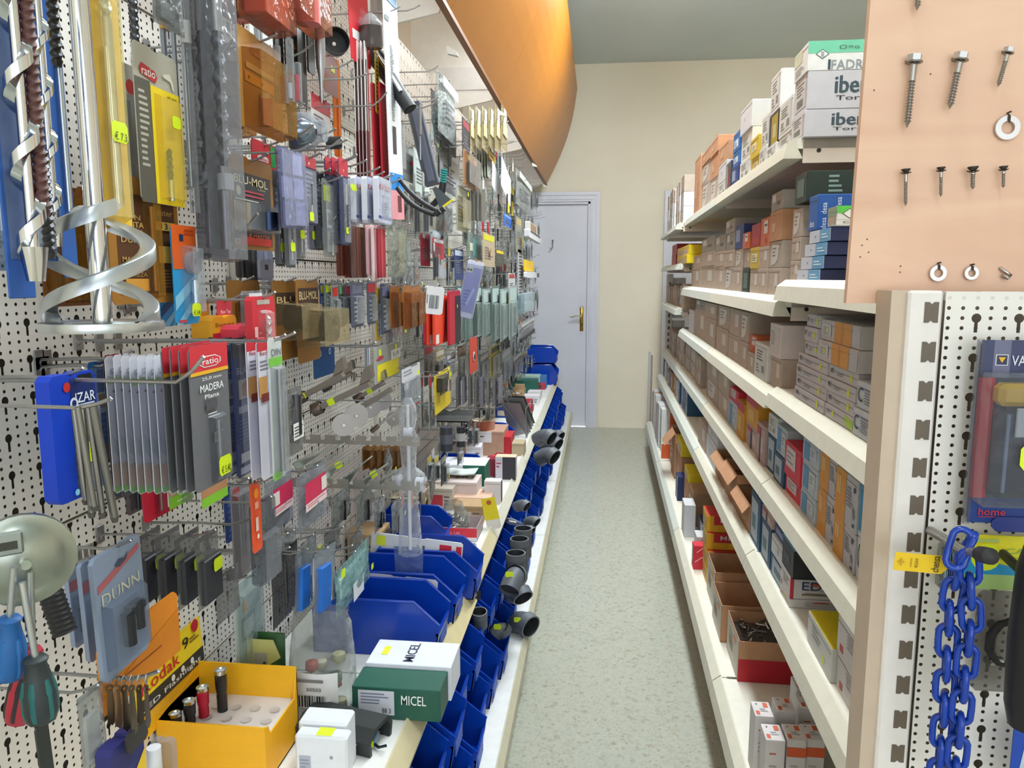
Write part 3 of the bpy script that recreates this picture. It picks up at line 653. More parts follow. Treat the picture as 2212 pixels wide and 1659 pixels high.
card('cutter_blister', 'blue striped blister edge peeking out behind the orange glass cutter', 'cutter', (345, 640, 376, 705), -.64, '2a9bd8', pr=[('p', [(0, .0), (.5, 0), (1, .32), (1, .54)], '8cccec'), ('p', [(0, .3), (1, .8), (1, 1), (0, .6)], '14508a')], hang=False)
hook(520, 466, -.60, 'wire hook reaching past the orange cutter card', rise=.02)
# --- below: blue pack row
card('drill_set_case', 'bright blue cardboard-framed case of four drill bits, leftmost hanging pack', 'drill bit pack', (84, 806, 186, 1072), -.64, '0a3fc4', T=.018,
     pr=[('r', .42, .02, .97, .96, '1c2c6c'), ('r', .6, .92, .9, .98, '181820'), ('c', .34, .90, .006, 'd03028'), ('t', .5, .76, .95, .84, 'IZAR', 'f0f4ff'), ('r', .5, .735, .92, .748, 'c8d0e8'), ('c', .46, .765, .007, 'e8f0ff'), ('c', .46, .765, .004, '1c2c6c'), ('r', .47, .58, .66, .71, 'd4dcf0'), ('r', .52, .57, .64, .64, '202028'), ('r', .5, .18, .86, .26, '56d97a'), ('r', .5, .02, .86, .145, '56d97a'), ('c', .36, .06, .004, '8fd8f0')],
     bl=(.42, .02, .97, .72, .008, 'a8b4d0t'), cont=[('drill', .5+.07*i, .03, .6, .0026, '70747am') for i in range(5)], st=[(.62, .36, 1.5), (.66, .56, .9)], hang=.03)
rods = [(160, 880, 178, 1080), (178, 875, 190, 1105), (190, 872, 214, 1108), (200, 870, 240, 1120), (168, 878, 196, 1095)]
for i, (u0, v0, u1, v1) in enumerate(rods):
    X, Y = vert((u0+u1)/2, 980, -.55+.008*i); z0 = zat(X, Y, v1); z1 = zat(X, Y, v0); q = hx(u1, v1, X); r0 = hx(u0, v0, X)
    t = thing('chisel_rod', 'bare grey steel SDS rod in the hanging bundle, %s from the left' % od(i+1), 'drill bit', (X, r0.y, z1), 0, 'steel rods hanging in a bundle')
    b = MB(); b.cyl((0, 0, 0), (.004, q.y-r0.y, z0-z1), .0032 if i != 3 else .0042, '8e8c88m', 8); b.obj('rod', t)
    b = MB(); b.cyl((.004, q.y-r0.y, z0-z1), (.004, (q.y-r0.y)*1.04, (z0-z1)*1.05), .0045, '6c6a68m', 6, r2=.003); b.obj('tip', t)
hook(236, 862, -.50, 'wire hook carrying the bundle of bare steel rods', rise=.01)
card('drill_bit_pack', 'slim blue and orange card pack behind the steel rods', 'drill bit pack', (196, 780, 236, 1002), -.69, '1c5cae', pr=[('r', 0, .86, 1, 1, '2070b8'), ('r', .15, .5, .9, .7, 'e8e8e8'), ('r', .4, .55, .9, .68, 'd88a3c'), ('r', 0, 0, 1, .2, '7a4a30'), ('l', .1, .25, .9, .48, 4, '3a80c8')], bl=(.05, .03, .95, .95, .008, 'b8c8d8t'), hang=.02)
card('drill_bit_pack', 'dark pack holding a black twist drill, left of the white packs', 'drill bit pack', (232, 782, 258, 1060), -.665, '4a4a50', T=.001, pr=[('r', 0, .8, 1, 1, '5a1c24')], bl=(.1, .02, .9, .8, .008, 'b8bcc8t'), cont=[('drill', .5, .1, .78, .0045, '2c2c30m')], hang=.02)
card('drill_bit_pack', 'red-topped grey drill card, behind the white and green row', 'drill bit pack', (252, 766, 282, 1070), -.66, '5c5c64', pr=[('r', 0, .82, 1, 1, 'd04452')], bl=(.1, .02, .9, .8, .006, 'b8bcc8t'), stack=(2, .012), hang=.02)
card('drill_bit_pack', 'white sleeve pack with green band and thin black drill', 'drill bit pack', (374, 768, 410, 1062), -.565, 'e2e2ea', T=.0012,
     pr=[('r', 0, .80, 1, .845, '8fcc58'), ('t', .2, .87, .8, .91, 'IZAR', '8a90a0'), ('t', .2, .73, .6, .76, '4.0', '50505a'), ('p', [(0, .45), (.6, .3), (.6, .2), (0, .32)], 'c4ccd2'), ('r', .0, .05, .5, .22, 'd4b090'), ('r', 0, .01, 1, .055, '86cc50')],
     bl=(.02, .01, .98, .86, .006, 'd4d6e4t'), cont=[('drill', .68, .1, .62, .0022, '303034m')], stack=(9, .0115), group='white and green drill sleeves on one hook', hang=.025)
card('drill_bit_pack', 'brown and lime ended packs half hidden under the white sleeves', 'drill bit pack', (360, 1000, 414, 1088), -.61, 'e8e4dc', pr=[('r', 0, .3, 1, .75, 'd8a484'), ('r', 0, 0, 1, .28, '93dc3a'), ('l', .3, .08, .9, .16, 1, 'e8f8d0')], bl=(.5, .0, .9, 1, .006, 'd0d0d0t'), cont=[('rod', .6, .3, 1, .004, '3a3a3am')], hang=False)
card('drill_bit_pack', 'white blue and green striped edge of a long drill pack', 'drill bit pack', (402, 755, 428, 1060), -.545, 'dcdce2', pr=[('r', 0, .9, 1, 1, '2a50b0'), ('r', 0, .84, 1, .88, '76c050'), ('p', [(0, .8), (1, .5), (1, .2), (0, .5)], 'b8c0c4')], bl=(.05, .01, .95, .95, .006, 'd8d8e0t'), stack=(2, .012), hang=False)
for i, c in enumerate(((.0, 'b'), (.014, 'a'))):
    pass
card('spade_bit_pack', 'grey card with red and orange top holding a flat wood bit', 'drill bit pack', (412, 744, 494, 1046), -.50, '6c6d72', T=.0018,
     pr=[('r', 0, .82, 1, 1, 'd8323e'), ('r', 0, .80, 1, .825, 'f0b428'), ('p', [(.22, .90), (.35, .925), (.65, .925), (.8, .90), (.8, .87), (.65, .845), (.35, .845), (.22, .87)], 'f0e8e8'), ('p', [(.25, .90), (.36, .918), (.64, .918), (.77, .90), (.77, .872), (.64, .852), (.36, .852), (.25, .872)], 'd8323e'), ('t', .3, .866, .72, .905, 'ratio', 'ffffff'), ('t', .26, .755, .78, .78, '25,0 mm', 'f4f4f4'), ('t', .2, .68, .82, .73, 'MADERA', 'ffffff'), ('t', .3, .63, .68, .66, 'Plana', 'f4f4f4'), ('r', .32, .55, .62, .61, '55555a'), ('l', .36, .49, .7, .53, 2, 'd4d4d8')],
     bl=(.4, .02, .8, .5, .008, 'a4a6aet'), cont=[('rod', .6, .04, .46, .0028, 'c4c6cam', 'shank'), ('blade', .48, .3, .74, .38, '9a9ca2m')], st=[(.62, .13, 1.5, '€ 5.40', 1)], stack=(4, .012), group='grey flat wood bit cards on one hook', hang=False)
hook(437, 772, -.46, 'long wire hook through the grey flat bit cards, lifted tip', rise=.03, r=.0026)
card('drill_bit_pack', 'white and brown card with lime foot, under the grey flat bit', 'drill bit pack', (426, 830, 484, 1084), -.55, 'e4e2e0', pr=[('r', 0, .05, 1, .3, 'd0966c'), ('r', 0, 0, 1, .08, '93dc3a')], hang=False)
card('drill_bit_pack', 'navy card with small wood-block picture, in a clear blister', 'drill bit pack', (504, 728, 552, 1022), -.56, '2c3a78', T=.0015,
     pr=[('r', 0, .86, 1, 1, '4a4240'), ('t', .15, .74, .9, .79, 'BLADE', 'a8b4d4'), ('r', .2, .56, .8, .7, 'd8d4cc'), ('p', [(.35, .58), (.35, .66), (.55, .69), (.75, .67), (.75, .6), (.55, .57)], 'd4702c'), ('r', .15, .46, .8, .51, 'b8bcc8'), ('l', .15, .24, .85, .42, 7, '5468a8'), ('r', .15, .1, .7, .17, 'e8e4e0'), ('r', .1, .02, .9, .07, 'd8dce8')],
     bl=(.03, .01, .97, .97, .009, 'b8bcc8t'), stack=(3, .019), group='navy wood bit cards on one hook', hang=.03)
card('long_drill_blister', 'long white card with pale food-like picture and dark auger bit', 'drill bit pack', (558, 732, 600, 1028), -.50, 'e6e4f2', T=.0015,
     pr=[('r', 0, .9, 1, 1, 'd8323e'), ('r', 0, .74, 1, .92, 'ecebf4'), ('t', .1, .89, .8, .92, 'fischer', 'b02030'), ('l', .1, .78, .7, .86, 3, '8a8a98'), ('r', 0, .6, .4, .74, 'd8a058'), ('r', .1, .56, .5, .62, '8c3a34')], bl=(.4, .02, .98, .9, .01, 'd4d4e0t'), cont=[('drill', .72, .12, .6, .0058, '3a3a44m'), ('rod', .72, .05, .3, .0035, '8a8a90m')], stack=(2, .016), group='long white auger blisters', hang=.03)
card('long_drill_blister', 'narrow white strip pack with green tag nearest the aisle', 'drill bit pack', (583, 728, 612, 1032), -.465, 'd4d8d8', T=.001, pr=[('r', 0, .8, 1, .86, '7cc84a'), ('t', .2, .87, .9, .92, 'DIN', '70747a'), ('r', .0, .0, .6, .06, '8ed850')], bl=(.1, .02, .9, .8, .01, 'c8ccd0t'), cont=[('rod', .5, .05, .78, .004, 'a0a4a8m')], hang=.03)
card('tube_bag', 'clear pouch of grey parts with a white stock label', 'bag', (602, 838, 640, 980), -.49, 'a0a0a0b', T=.02, shape='bag', pr=[('r', .1, .25, .7, .5, 'f0f0f0'), ('l', .15, .28, .65, .46, 4, '505050')], cont=[('rod', .5, .3, .9, .008, '5a5a5em')], hang=False)
# red card, flat boxes above
card('hanging_box', 'small yellow over red hanging box beside the blue glass cutter', 'box', (413, 682, 468, 745), -.63, 'f0a81c', T=.035, pr=[('r', 0, 0, 1, .45, 'c42440'), ('t', .1, .62, .9, .78, 'Super', '7a3010')], hang=False)
card('hang_tab', 'orange hang tab rising above the yellow and red box', 'card', (420, 650, 450, 686), -.64, 'f0a41c', hang=.02)
card('hanging_box', 'pink-red hanging box with white stock sticker', 'box', (470, 700, 526, 748), -.60, 'd83c50', T=.035, pr=[('r', .25, .15, .95, .65, 'f0f0f4'), ('l', .3, .2, .9, .6, 3, '404048')], hang=False)
card('hang_tab', 'pink-red hang tab lettered in white above its box', 'card', (468, 645, 500, 702), -.61, 'd83c50', pr=[('t', .2, .4, .85, .58, 'Raw Tap', 'f8e8e8'), ('t', .2, .22, .85, .38, 'Blinder', 'f8e8e8')], hang=.03)
card('drill_case', 'red card with silver twist drill in a rounded clear case', 'drill bit pack', (530, 640, 580, 762), -.54, 'd2303c', T=.012, pr=[('r', .2, .86, .75, .94, 'b8b0a8'), ('r', .35, .7, .6, .76, 'c8c8cc'), ('l', .05, .2, .25, .6, 1, 'f0c0c0')], bl=(.25, .03, .75, .75, .01, 'f0c8ccct'[:6]+'t'), cont=[('drill', .48, .05, .68, .0058, 'd8dadcm')], hang=.03)
card('clear_case', 'empty-looking rounded clear case behind the red drill card', 'drill bit pack', (520, 628, 556, 730), -.575, 'c4c8cct', T=.012, pr=[('r', .1, .8, .9, .95, 'e4e4e8')], hang=False)
# hole saws in amber blisters
card('amber_blister_pack', 'brown hanging card with cream logo, leftmost of the low amber trio', 'hole saw pack', (490, 605, 560, 700), -.67, '9a6c30', T=.002, pr=[('r', .3, .3, .95, .6, '4a382c'), ('t', .35, .45, .9, .56, 'BLU', 'e0c890')], bl=(.2, .0, .95, .5, .03, 'b8965ca'), hang=.02)
card('amber_blister_pack', 'brown card with dark hole saw, middle of the low amber trio', 'hole saw pack', (588, 606, 652, 775), -.62, '9a6c30', T=.002, pr=[('r', .1, .45, .9, .85, '4a342c'), ('t', .12, .72, .8, .80, 'BLU', 'e0c890')], cont=[('saw', .45, .52, .024, .045, '30303cm')], bl=(.1, .25, .9, .72, .05, 'c8b48ct'), hang=.02)
card('amber_blister_pack', 'brown logo card with the biggest grey hole saw in clear blister', 'hole saw pack', (640, 604, 688, 780), -.60, '9a6c30', T=.002, pr=[('r', .08, .5, .95, .9, '4a342c'), ('t', .1, .76, .92, .86, 'BLU-MOL', 'e8d09a'), ('c', .2, .68, .005, 'c8a880')], cont=[('saw', .55, .42, .030, .055, '3a3c4am')], bl=(-.12, .2, 1.2, .66, .06, 'c8b890t'), hang=.03)
card('logo_card', 'amber pack with black card and a cut wood picture, big cream logo', 'hole saw pack', (494, 342, 588, 540), -.585, '9a6a2c', T=.002,
     pr=[('r', .06, .05, .93, .82, '3c3a3c'), ('t', .1, .70, .86, .79, 'BLU-MOL', 'e8d8a4'), ('t', .62, .665, .8, .685, 'USA', 'c8b88c'), ('c', .18, .62, .008, 'd8c898'), ('l', .3, .56, .9, .65, 2, 'b8434a'), ('l', .1, .52, .9, .545, 1, 'd8d0c0'), ('r', .06, .2, .42, .51, 'c8ac80'), ('r', .42, .2, .85, .42, '3a5470'), ('r', .16, .05, .88, .13, 'd0342c'), ('t', .18, .125, .84, .17, 'BLUE-MASTER', 'e07050'), ('r', .04, .05, .15, .11, 'd8c8a0'), ('t', .06, .06, .13, .1, '41', '302010')],
     bl=(.08, .18, .92, .52, .02, 'c8ccd0t'), cont=[('rod', .62, .22, .42, .017, '34425cm', 'hole_saw')], hang=.03)
# ================================================================ LEFT WALL: middle distance
card('amber_cup_pack', 'amber cup pack with pink-red contents at the top edge, leftmost of three', 'hole saw pack', (462, -60, 508, 40), -.62, 'a04a30', T=.002, bl=(.0, .0, 1, .95, .04, 'c46a50a'), cont=[('block', .15, .1, .85, .9, .03, 'b8343c', 'red_insert')], hang=False)
card('amber_cup_pack', 'amber cup pack with folded pink end, middle of the top trio', 'hole saw pack', (512, -60, 584, 60), -.58, 'a0703c', T=.002, bl=(.0, .0, 1, .95, .045, 'd08a70a'), cont=[('block', .12, .1, .88, .95, .038, 'd47a70', 'pink_insert'), ('block', .8, .2, 1, .95, .03, 'a02830', 'red_insert')], hang=False)
card('amber_cup_pack', 'round-bottomed amber cup pack, right one of the top trio', 'hole saw pack', (596, -60, 672, 56), -.56, 'a06a40', T=.002, bl=(.0, .0, 1, .95, .04, 'd49a80a'), cont=[('rod', .5, .02, .95, .022, 'cc6a64', 'pink_cup')], hang=False)
card('stock_card', 'white barcode card behind the amber packs near the top', 'card', (540, 50, 598, 175), -.68, 'd4d8d4', pr=[('b', .15, .5, .45, .85), ('t', .6, .2, .9, .3, 'Sp', '606060'), ('r', .7, .5, .74, .7, '505050')], hang=False)
for i, (r, x, lb) in enumerate((((474, 100, 516, 294), -.63, 'left, mostly hidden'), ((514, 84, 606, 292), -.57, 'right, complete'))):
    card('amber_blister_pack', lb+' amber pack with red oval logo and yellow band', 'drill bit pack', r, x, 'ad7f3c', T=.002, pr=[('p', [(.25, .82), (.34, .845), (.55, .83), (.62, .80), (.56, .77), (.3, .79)], 'b83c34'), ('t', .3, .79, .58, .825, 'ratio', 'f0d0a0'), ('r', .12, .48, 1, .58, 'dca020'), ('r', .15, .62, .9, .68, 'd4bc90'), ('c', .2, .53, .003, '5a3c10'), ('c', .5, .53, .003, '5a3c10')],
         bl=(.08, .01, .97, .8, .03, 'c89a54a'), cont=[('rod', .45, .08, .36, .010, 'b8383c', 'red_bit'), ('rod', .45, .3, .42, .008, 'c8b8a8g', 'cap')], hang=.03)
hook(672, 95, -.54, 'ball-tipped hook crossing the slim tubed bits, top middle', rise=.02)
for i, (u0, v0, u1, v1) in enumerate(((582, 100, 596, 222), (594, 140, 612, 224), (607, 85, 626, 220), (622, 136, 644, 222))):
    card('tube_bit', '%s tube in the small group of red-based tubes, %s from the left' % (('clear', 'red')[i % 2], od(i+1)), 'drill bit pack', (u0, v0, u1, v1), -.56+.01*i, None, cont=[('rod', .5, .0, 1, .0065, 'd8dce0t', 'clear_tube'), ('rod', .5, .05, (.3, .72, .3, .7)[i], .0045, ('c8c8ce', 'c01f3c', 'c8c8ce', 'c8203c')[i], 'core')], hang=False)
for i, (u0, v0, u1, v1, c, lb) in enumerate(((588, -40, 606, 150, '3c3a38', 'dark flat spade bit shank behind the red tubes'), (612, -40, 640, 165, '34302c', 'black pack with orange writing behind the bits'), (638, -40, 656, 226, '4a4846', 'long dark flat chisel with dagger tip'), (660, -40, 674, 160, '6e6e70', 'grey flat chisel beside the polished one'))):
    card('flat_chisel', lb, 'chisel', (u0, v0, u1, v1), -.60+.006*i, c+('m' if i != 1 else ''), T=.004, pr=[('t', .2, .3, .8, .36, 'MAX', 'd88030')] if i == 1 else None, hang=False)
X, Y = vert(690, 60, -.55); za = zat(X, Y, 224); t = thing('point_chisel', 'thick polished pointed chisel hanging from the top, beside the black cup', 'chisel', (X, Y, za))
b = MB(); H = zat(X, Y, -60)-za; b.lathe([(.001, 0), (.0035, .012), (.004, .04), (.009, .075), (.010, .1), (.010, H)], 'b4b6bam', n=12); b.obj('shaft', t); b = MB(); b.lathe([(.0115, H*.62), (.012, H*.63), (.012, H*.66), (.0115, H*.67)], '8c8e92m', n=12); b.obj('collar', t)
loc, W, H = crect(697, 56, 752, 126, x=-.56); t = thing('hole_saw', 'big black hole saw hanging mouth outward near the top', 'hole saw', (loc[0], loc[1], loc[2]+H/2), RL*.35)
b = MB(); R = W*.5; b.lathe([(.004, 0), (R*.96, 0), (R, -.003), (R, -H*.42), (R*.94, -H*.42), (R*.94, -.006)], '2c2b2d', (0, H*.2, 0), 28, 'y'); b.obj('cup', t); b = MB(); b.lathe([(R*1.01, -H*.1), (R*1.01, -H*.2)], 'a8a8a8m', (0, H*.2, 0), 28, 'y'); b.obj('rim_band', t)
hook(760, 130, -.55, 'wire hook holding the big black hole saw', rise=.015)
card('tool_card', 'reddish brown card hanging just behind the black hole saw', 'card', (698, 118, 728, 205), -.68, '8a5442', pr=[('r', .5, .6, .8, .75, 'd8e83c')], hang=.02)
t = card('canister_pack', 'red card with a clear-lidded grey canister, top of the middle wall', 'blister pack', (756, -20, 798, 140), -.60, 'd02832', T=.002, pr=[('l', .3, .03, .9, .2, 4, 'f0c8c8'), ('r', .1, .3, .5, .42, 'e8e4e4')], hang=.03, tilt=-6)
loc, W, H = crect(768, 22, 818, 100, x=-.56); b = MB(); b.lathe([(.001, 0), (W*.44, 0), (W*.48, H*.1), (W*.48, H*.62), (W*.5, H*.64), (W*.5, H*.7), (W*.2, H*.95), (W*.06, H)], '4c4644g', n=20, cols=['4c4644g']*3+['c8ccd0t']*4)
o = b.obj('canister', t); o.location = (0, -.03, H*.45)
card('orange_rod_pack', 'thin bright orange vertical rod on the far side of the hole saw', 'rod', (719, 130, 733, 340), -.70, 'e07820', T=.004, cont=[('rod', .5, 0, 1, .003, 'f09040')], hang=False)
for i, (u0, u1, v0, v1, c, lb) in enumerate(((768, 780, 110, 400, 'b49c94', 'clear faded saw blade sleeve, leftmost of the long strips'), (780, 792, 120, 560, 'c8a8a8', 'second faded pinkish strip of the long blade group'))):
    card('blade_sleeve', lb, 'blade pack', (u0, v0, u1, v1), -.66, c, T=.002, pr=[('r', .3, .05, .7, .95, '9a8880')], bl=(.1, .02, .9, .98, .003, 'd8d0d0t'), hang=False)
card('blade_strip', 'long blade strip striped red and white at the ends', 'blade pack', (790, 90, 797, 470), -.58, 'f0e8e6', T=.001, pr=[('r', .1, .0, .9, .1, 'b83c44'), ('r', 0, .1, .9, .5, '7c2c30'), ('r', .2, .1, .5, .9, '3c3434'), ('r', .75, 0, 1, 1, 'a02c34')], stack=(4, .009), group='red and white blade strips', hang=False)
card('tape_strip', 'yellow spotted strip right of the red and white blade strips', 'strip', (810, 105, 818, 246), -.58, 'e0c030', pr=[('l', .2, .05, .8, .95, 14, '605010')], hang=False)
for i, (u0, v0, u1, v1, c) in enumerate(((800, -40, 812, 105, '8e8a86'), (812, -40, 824, 100, '7a7672'))):
    card('metal_bar', ('left' if i == 0 else 'right')+' plain grey bar of the pair hanging beside the canister pack', 'bar', (u0, v0, u1, v1), -.62, c+'m', T=.004, hang=False)
card('saw_case', 'long red saw-blade case hanging behind the white ruler', 'blade pack', (824, 190, 852, 474), -.57, 'c42636', T=.005, pr=[('l', .3, .1, .7, .9, 24, '8a1420')], tilt=-3, stack=(2, .02), group='long red blade cases', hang=False)
card('long_white_sleeve', 'white printed sleeve like a ruler with blue and pink ends', 'blade pack', (838, -60, 866, 474), -.545, 'eceef0', T=.003, tilt=-3.6,
     pr=[('r', 0, 0, 1, .12, 'f0a0a8'), ('r', .5, .03, .8, .1, '70303a'), ('r', 0, .12, 1, .19, '1c88d8'), ('r', .3, .27, .55, .38, '303034'), ('l', .3, .4, .6, .7, 30, '707880'), ('r', .1, .86, .9, .92, '2a78c8'), ('r', 0, .78, .3, .80, '404850')], hang=.03)
hook(834, 200, -.52, 'long sagging wire hook crossing the blade strips', rise=.03); hook(790, 160, -.54, 'wire hook above the blue cup blister, ball tip', rise=.01)
hook(905, 12, -.50, 'steel hook poking out at the top by the white boards'); hook(862, 15, -.52, 'second steel hook poking out near the top edge')
# blue cup blister
t = card('cup_brush_pack', 'clear blister holding a blue cup-shaped brush, middle top', 'blister pack', (622, 232, 650, 326), -.60, '5a5850', T=.002, hang=.02)
loc, W, H = crect(628, 240, 706, 322, x=-.57)
b = MB(); b.lathe([(.004, 0), (H*.47, 0), (H*.46, -.012), (H*.3, -.03), (H*.2, -.038), (H*.08, -.042)], '24327cg', (0, -.002, H*.5), 24, 'y', cols=['24327cg', '24327cg', 'a8b4c4c', 'a8b4c4c', '8c949cm']); b.obj('cup_brush', t)
b = MB(); b.lathe([(H*.52, 0), (H*.5, -.03), (H*.3, -.045), (H*.28, -.06), (.004, -.062)], 'c4ccd4t', (0, -.002, H*.5), 24, 'y'); b.obj('blister', t)
card('hole_saw_pack', 'small black hole saw with steel arbor under the blue cup brush', 'hole saw', (690, 285, 722, 345), -.62, None, cont=[('saw', .5, .6, .014, .03, '26242a'), ('rod', .5, 0, .5, .004, 'b8b8bcm')], hang=.02)
card('ratio_card', 'red white grey square card behind the blue cup brush', 'card', (672, 212, 712, 290), -.70, 'd8d4d0', pr=[('r', 0, .6, 1, 1, 'b8343c'), ('l', .1, .2, .8, .5, 3, '707070')], hang=.02)
card('colour_card', 'red card with oval logo, green and orange right edge', 'card', (542, 308, 596, 362), -.62, 'd02838', T=.002, pr=[('r', .72, .1, .9, .95, '1e9a50'), ('r', .9, .1, 1, .9, 'f09a28'), ('p', [(.18, .36), (.3, .44), (.55, .42), (.62, .34), (.6, .2), (.2, .2)], 'f4e4e4'), ('t', .22, .23, .58, .37, 'ratio', 'c02030')], hang=.04)
hook(675, 270, -.53, 'wire hook holding the red green and orange card', rise=.02)
card('compartment_strip', 'clear lilac strip divided in windows, full of small screws', 'blister pack', (600, 322, 655, 494), -.53, '8a8eb0t', T=.004, tilt=-3,
     pr=[('r', .06, .68, .48, .94, '6c6c88'), ('r', .54, .68, .92, .94, 'c4c6e0'), ('r', .06, .38, .48, .64, '8a8cb0'), ('r', .54, .38, .92, .64, 'a4a8cc'), ('r', .06, .05, .48, .34, '5a5c84'), ('r', .54, .05, .92, .34, '7c80ac'), ('p', [(.2, .44), (.26, .52), (.3, .5)], 'e0e4f4'), ('p', [(.6, .15), (.68, .24), (.7, .2)], 'e0e4f4'), ('p', [(.25, .1), (.3, .2), (.34, .16)], 'e0e4f4'), ('p', [(.3, .26), (.4, .32), (.4, .28)], 'e0e4f4')], bl=(.02, .02, .98, .98, .006, 'ccd0ecc'[:6]+'t'), hang=.035)
# mid row of drill cards
def strip(lb, rc, x, top='b8303c', body='2c3058', kind='pack', st=None, n=1, **k):
    return card('drill_bit_pack', lb, 'drill bit pack', rc, x, body, T=.001, pr=[('r', 0, .84, 1, 1, top), ('l', .2, .4, .8, .8, 6, 'b8bcd0'), ('c', .5, .9, .003, 'f0e0e0')], bl=(.1, .02, .9, .82, .005, 'c4c8d4t'), cont=[('drill', .5, .08, .62, .0028, '3c3c40m')], st=st, stack=(n, .013) if n > 1 else None, hang=.025, **k)
strip('red-topped navy drill strip right of the lilac window strip', (652, 338, 682, 486), -.56, st=[(.4, .12)])
strip('slim dark drill pack with yellow sticker, below the lilac strip', (590, 370, 612, 575), -.60, '3a3a3c', '5a5a58', st=[(.5, .2)])
strip('second slim dark drill pack with yellow sticker, below lilac strip', (612, 372, 634, 578), -.585, '3a3a3c', '5a5a58', st=[(.5, .22)])
strip('pale narrow drill sleeve with a low yellow sticker', (636, 380, 654, 560), -.60, '7c7c80', '9c9c98', st=[(.5, .3)])
strip('purple-grey sleeve with dark barbell bit, mid row', (662, 400, 690, 540), -.59, 'b4b0ac', '8c88a4', st=[(.3, .22)])
strip('black plastic bit holder with grey body, mid row', (680, 372, 700, 540), -.58, '2c2c30', '545458')
strip('flat black paddle-shaped pack, mid row', (694, 380, 712, 535), -.60, '2c2c30', '38383c')
card('masonry_bit_pack', 'clear sleeve with yellow label over a white barcode, long bit', 'drill bit pack', (696, 388, 722, 556), -.56, 'b8bcb8t', T=.001, pr=[('r', .1, .72, .8, .92, 'd8e62c'), ('r', .3, .38, .9, .62, 'e8eaec'), ('b', .4, .42, .8, .58)], bl=(.05, .05, .95, .95, .006, 'c8ccd0t'), cont=[('drill', .6, .03, .4, .003, '8a8c90m')], hang=.03)
card('twist_drill_card', 'red and navy card with black silver twist drill', 'drill bit pack', (732, 342, 752, 530), -.54, '2a3460', T=.001, pr=[('r', 0, .8, 1, 1, 'c8283c'), ('c', .5, .86, .0035, 'e8a0a8')], bl=(.1, .02, .9, .78, .007, 'c8ccd8t'), cont=[('drill', .5, .12, .7, .0042, '3a3c44m', 'd0d4d8m', .6)], st=[(.4, .17, .8)], stack=(3, .0145), group='red and navy twist drill cards on one hook', hang=.03)
card('sds_tube_pack', 'clear tube pack lettered red on white with blue foot', 'drill bit pack', (806, 386, 834, 484), -.50, 'e4e6f4', T=.012, pr=[('r', 0, .1, 1, .16, '2c38a0'), ('r', .1, .74, .9, .84, 'd02c40'), ('t', .15, .75, .85, .83, 'rati', 'ffffff'), ('t', .25, .56, .8, .62, '8,5 mm', '303038'), ('r', .3, .2, .8, .5, 'c8cadc'), ('l', .35, .22, .75, .48, 4, '505468')], bl=(.05, .0, .95, 1, .004, 'd8dce8t'), stack=(4, .026), group='clear red-lettered tube packs on one hook', hang=.02)
card('yellow_tag', 'fluorescent price tag stuck across the tube packs', 'tag', (757, 398, 770, 412), -.535, 'd8f020', hang=False)
hook(735, 300, -.5, 'long wire hook above the lilac window strip, lifted tip', rise=.02, double=True)
for i, (u, v, x) in enumerate(((748, 302, -.51), (768, 338, -.52), (790, 346, -.50), (818, 362, -.48), (828, 372, -.52), (848, 378, -.49), (862, 388, -.51), (930, 420, -.50))): hook(u, v, x, 'wire hook tip in the crowded cluster above the tube packs, %s from the left' % od(i+1), rise=.012)
hook(725, 468, -.55, 'long wire hook running under the lilac strip, bent up', rise=.035, r=.0026)
# lower mid : dark bars, leather-like sleeves, pink strips
for i, (u0, v0, u1, v1, x, c, lb) in enumerate(((508, 540, 530, 600, -.72, '4a4644', 'dark chisel bars low behind the amber logo card, left'), (530, 540, 556, 605, -.71, '302e2e', 'black chisel bars low behind the amber logo card, middle'), (556, 538, 586, 602, -.69, '8c94b0', 'grey-violet plastic shank holder with square slot'), (726, 520, 742, 596, -.62, '6a3428', 'brown-red slim sleeve under the twist drill cards'), (742, 510, 754, 600, -.62, 'b85040', 'red-edged saw-toothed sleeve in the brown group'), (754, 490, 790, 600, -.60, '4c2a20', 'dark brown sheath with glossy streak'), (790, 485, 802, 596, -.585, 'e8b8bc', 'pale pink long strip, left of two'), (802, 485, 814, 640, -.575, 'f0d4d6', 'pale pink long strip, right of two'), (814, 490, 830, 600, -.57, 'b02030', 'crimson narrow case under the tube packs'))):
    card('long_sleeve', lb, 'blade pack', (u0, v0, u1, v1), x, c+('g' if i == 5 else ''), T=.004, pr=[('r', .35, 0, .6, 1, ('6a6664', '504e4e', 'a4acc8', '8a4a38', 'e09080', '7a4c38g', 'f4d8da', 'd88c94', 'd84858')[i])], hang=False)
card('bubble_sleeve', 'crumpled clear sleeve with pale card inside', 'bag', (828, 488, 872, 598), -.52, 'b4b8acb', T=.018, shape='bag', cont=[('block', .62, .1, .95, .9, .003, 'c8c49c', 'insert')], hang=.04)
card('bottle_opener', 'grey plastic shank holder hanging low left of the amber trio', 'bracket', (556, 560, 584, 606), -.66, '9aa0b8', T=.006, pr=[('r', .35, .5, .6, .75, '303038')], hang=False)
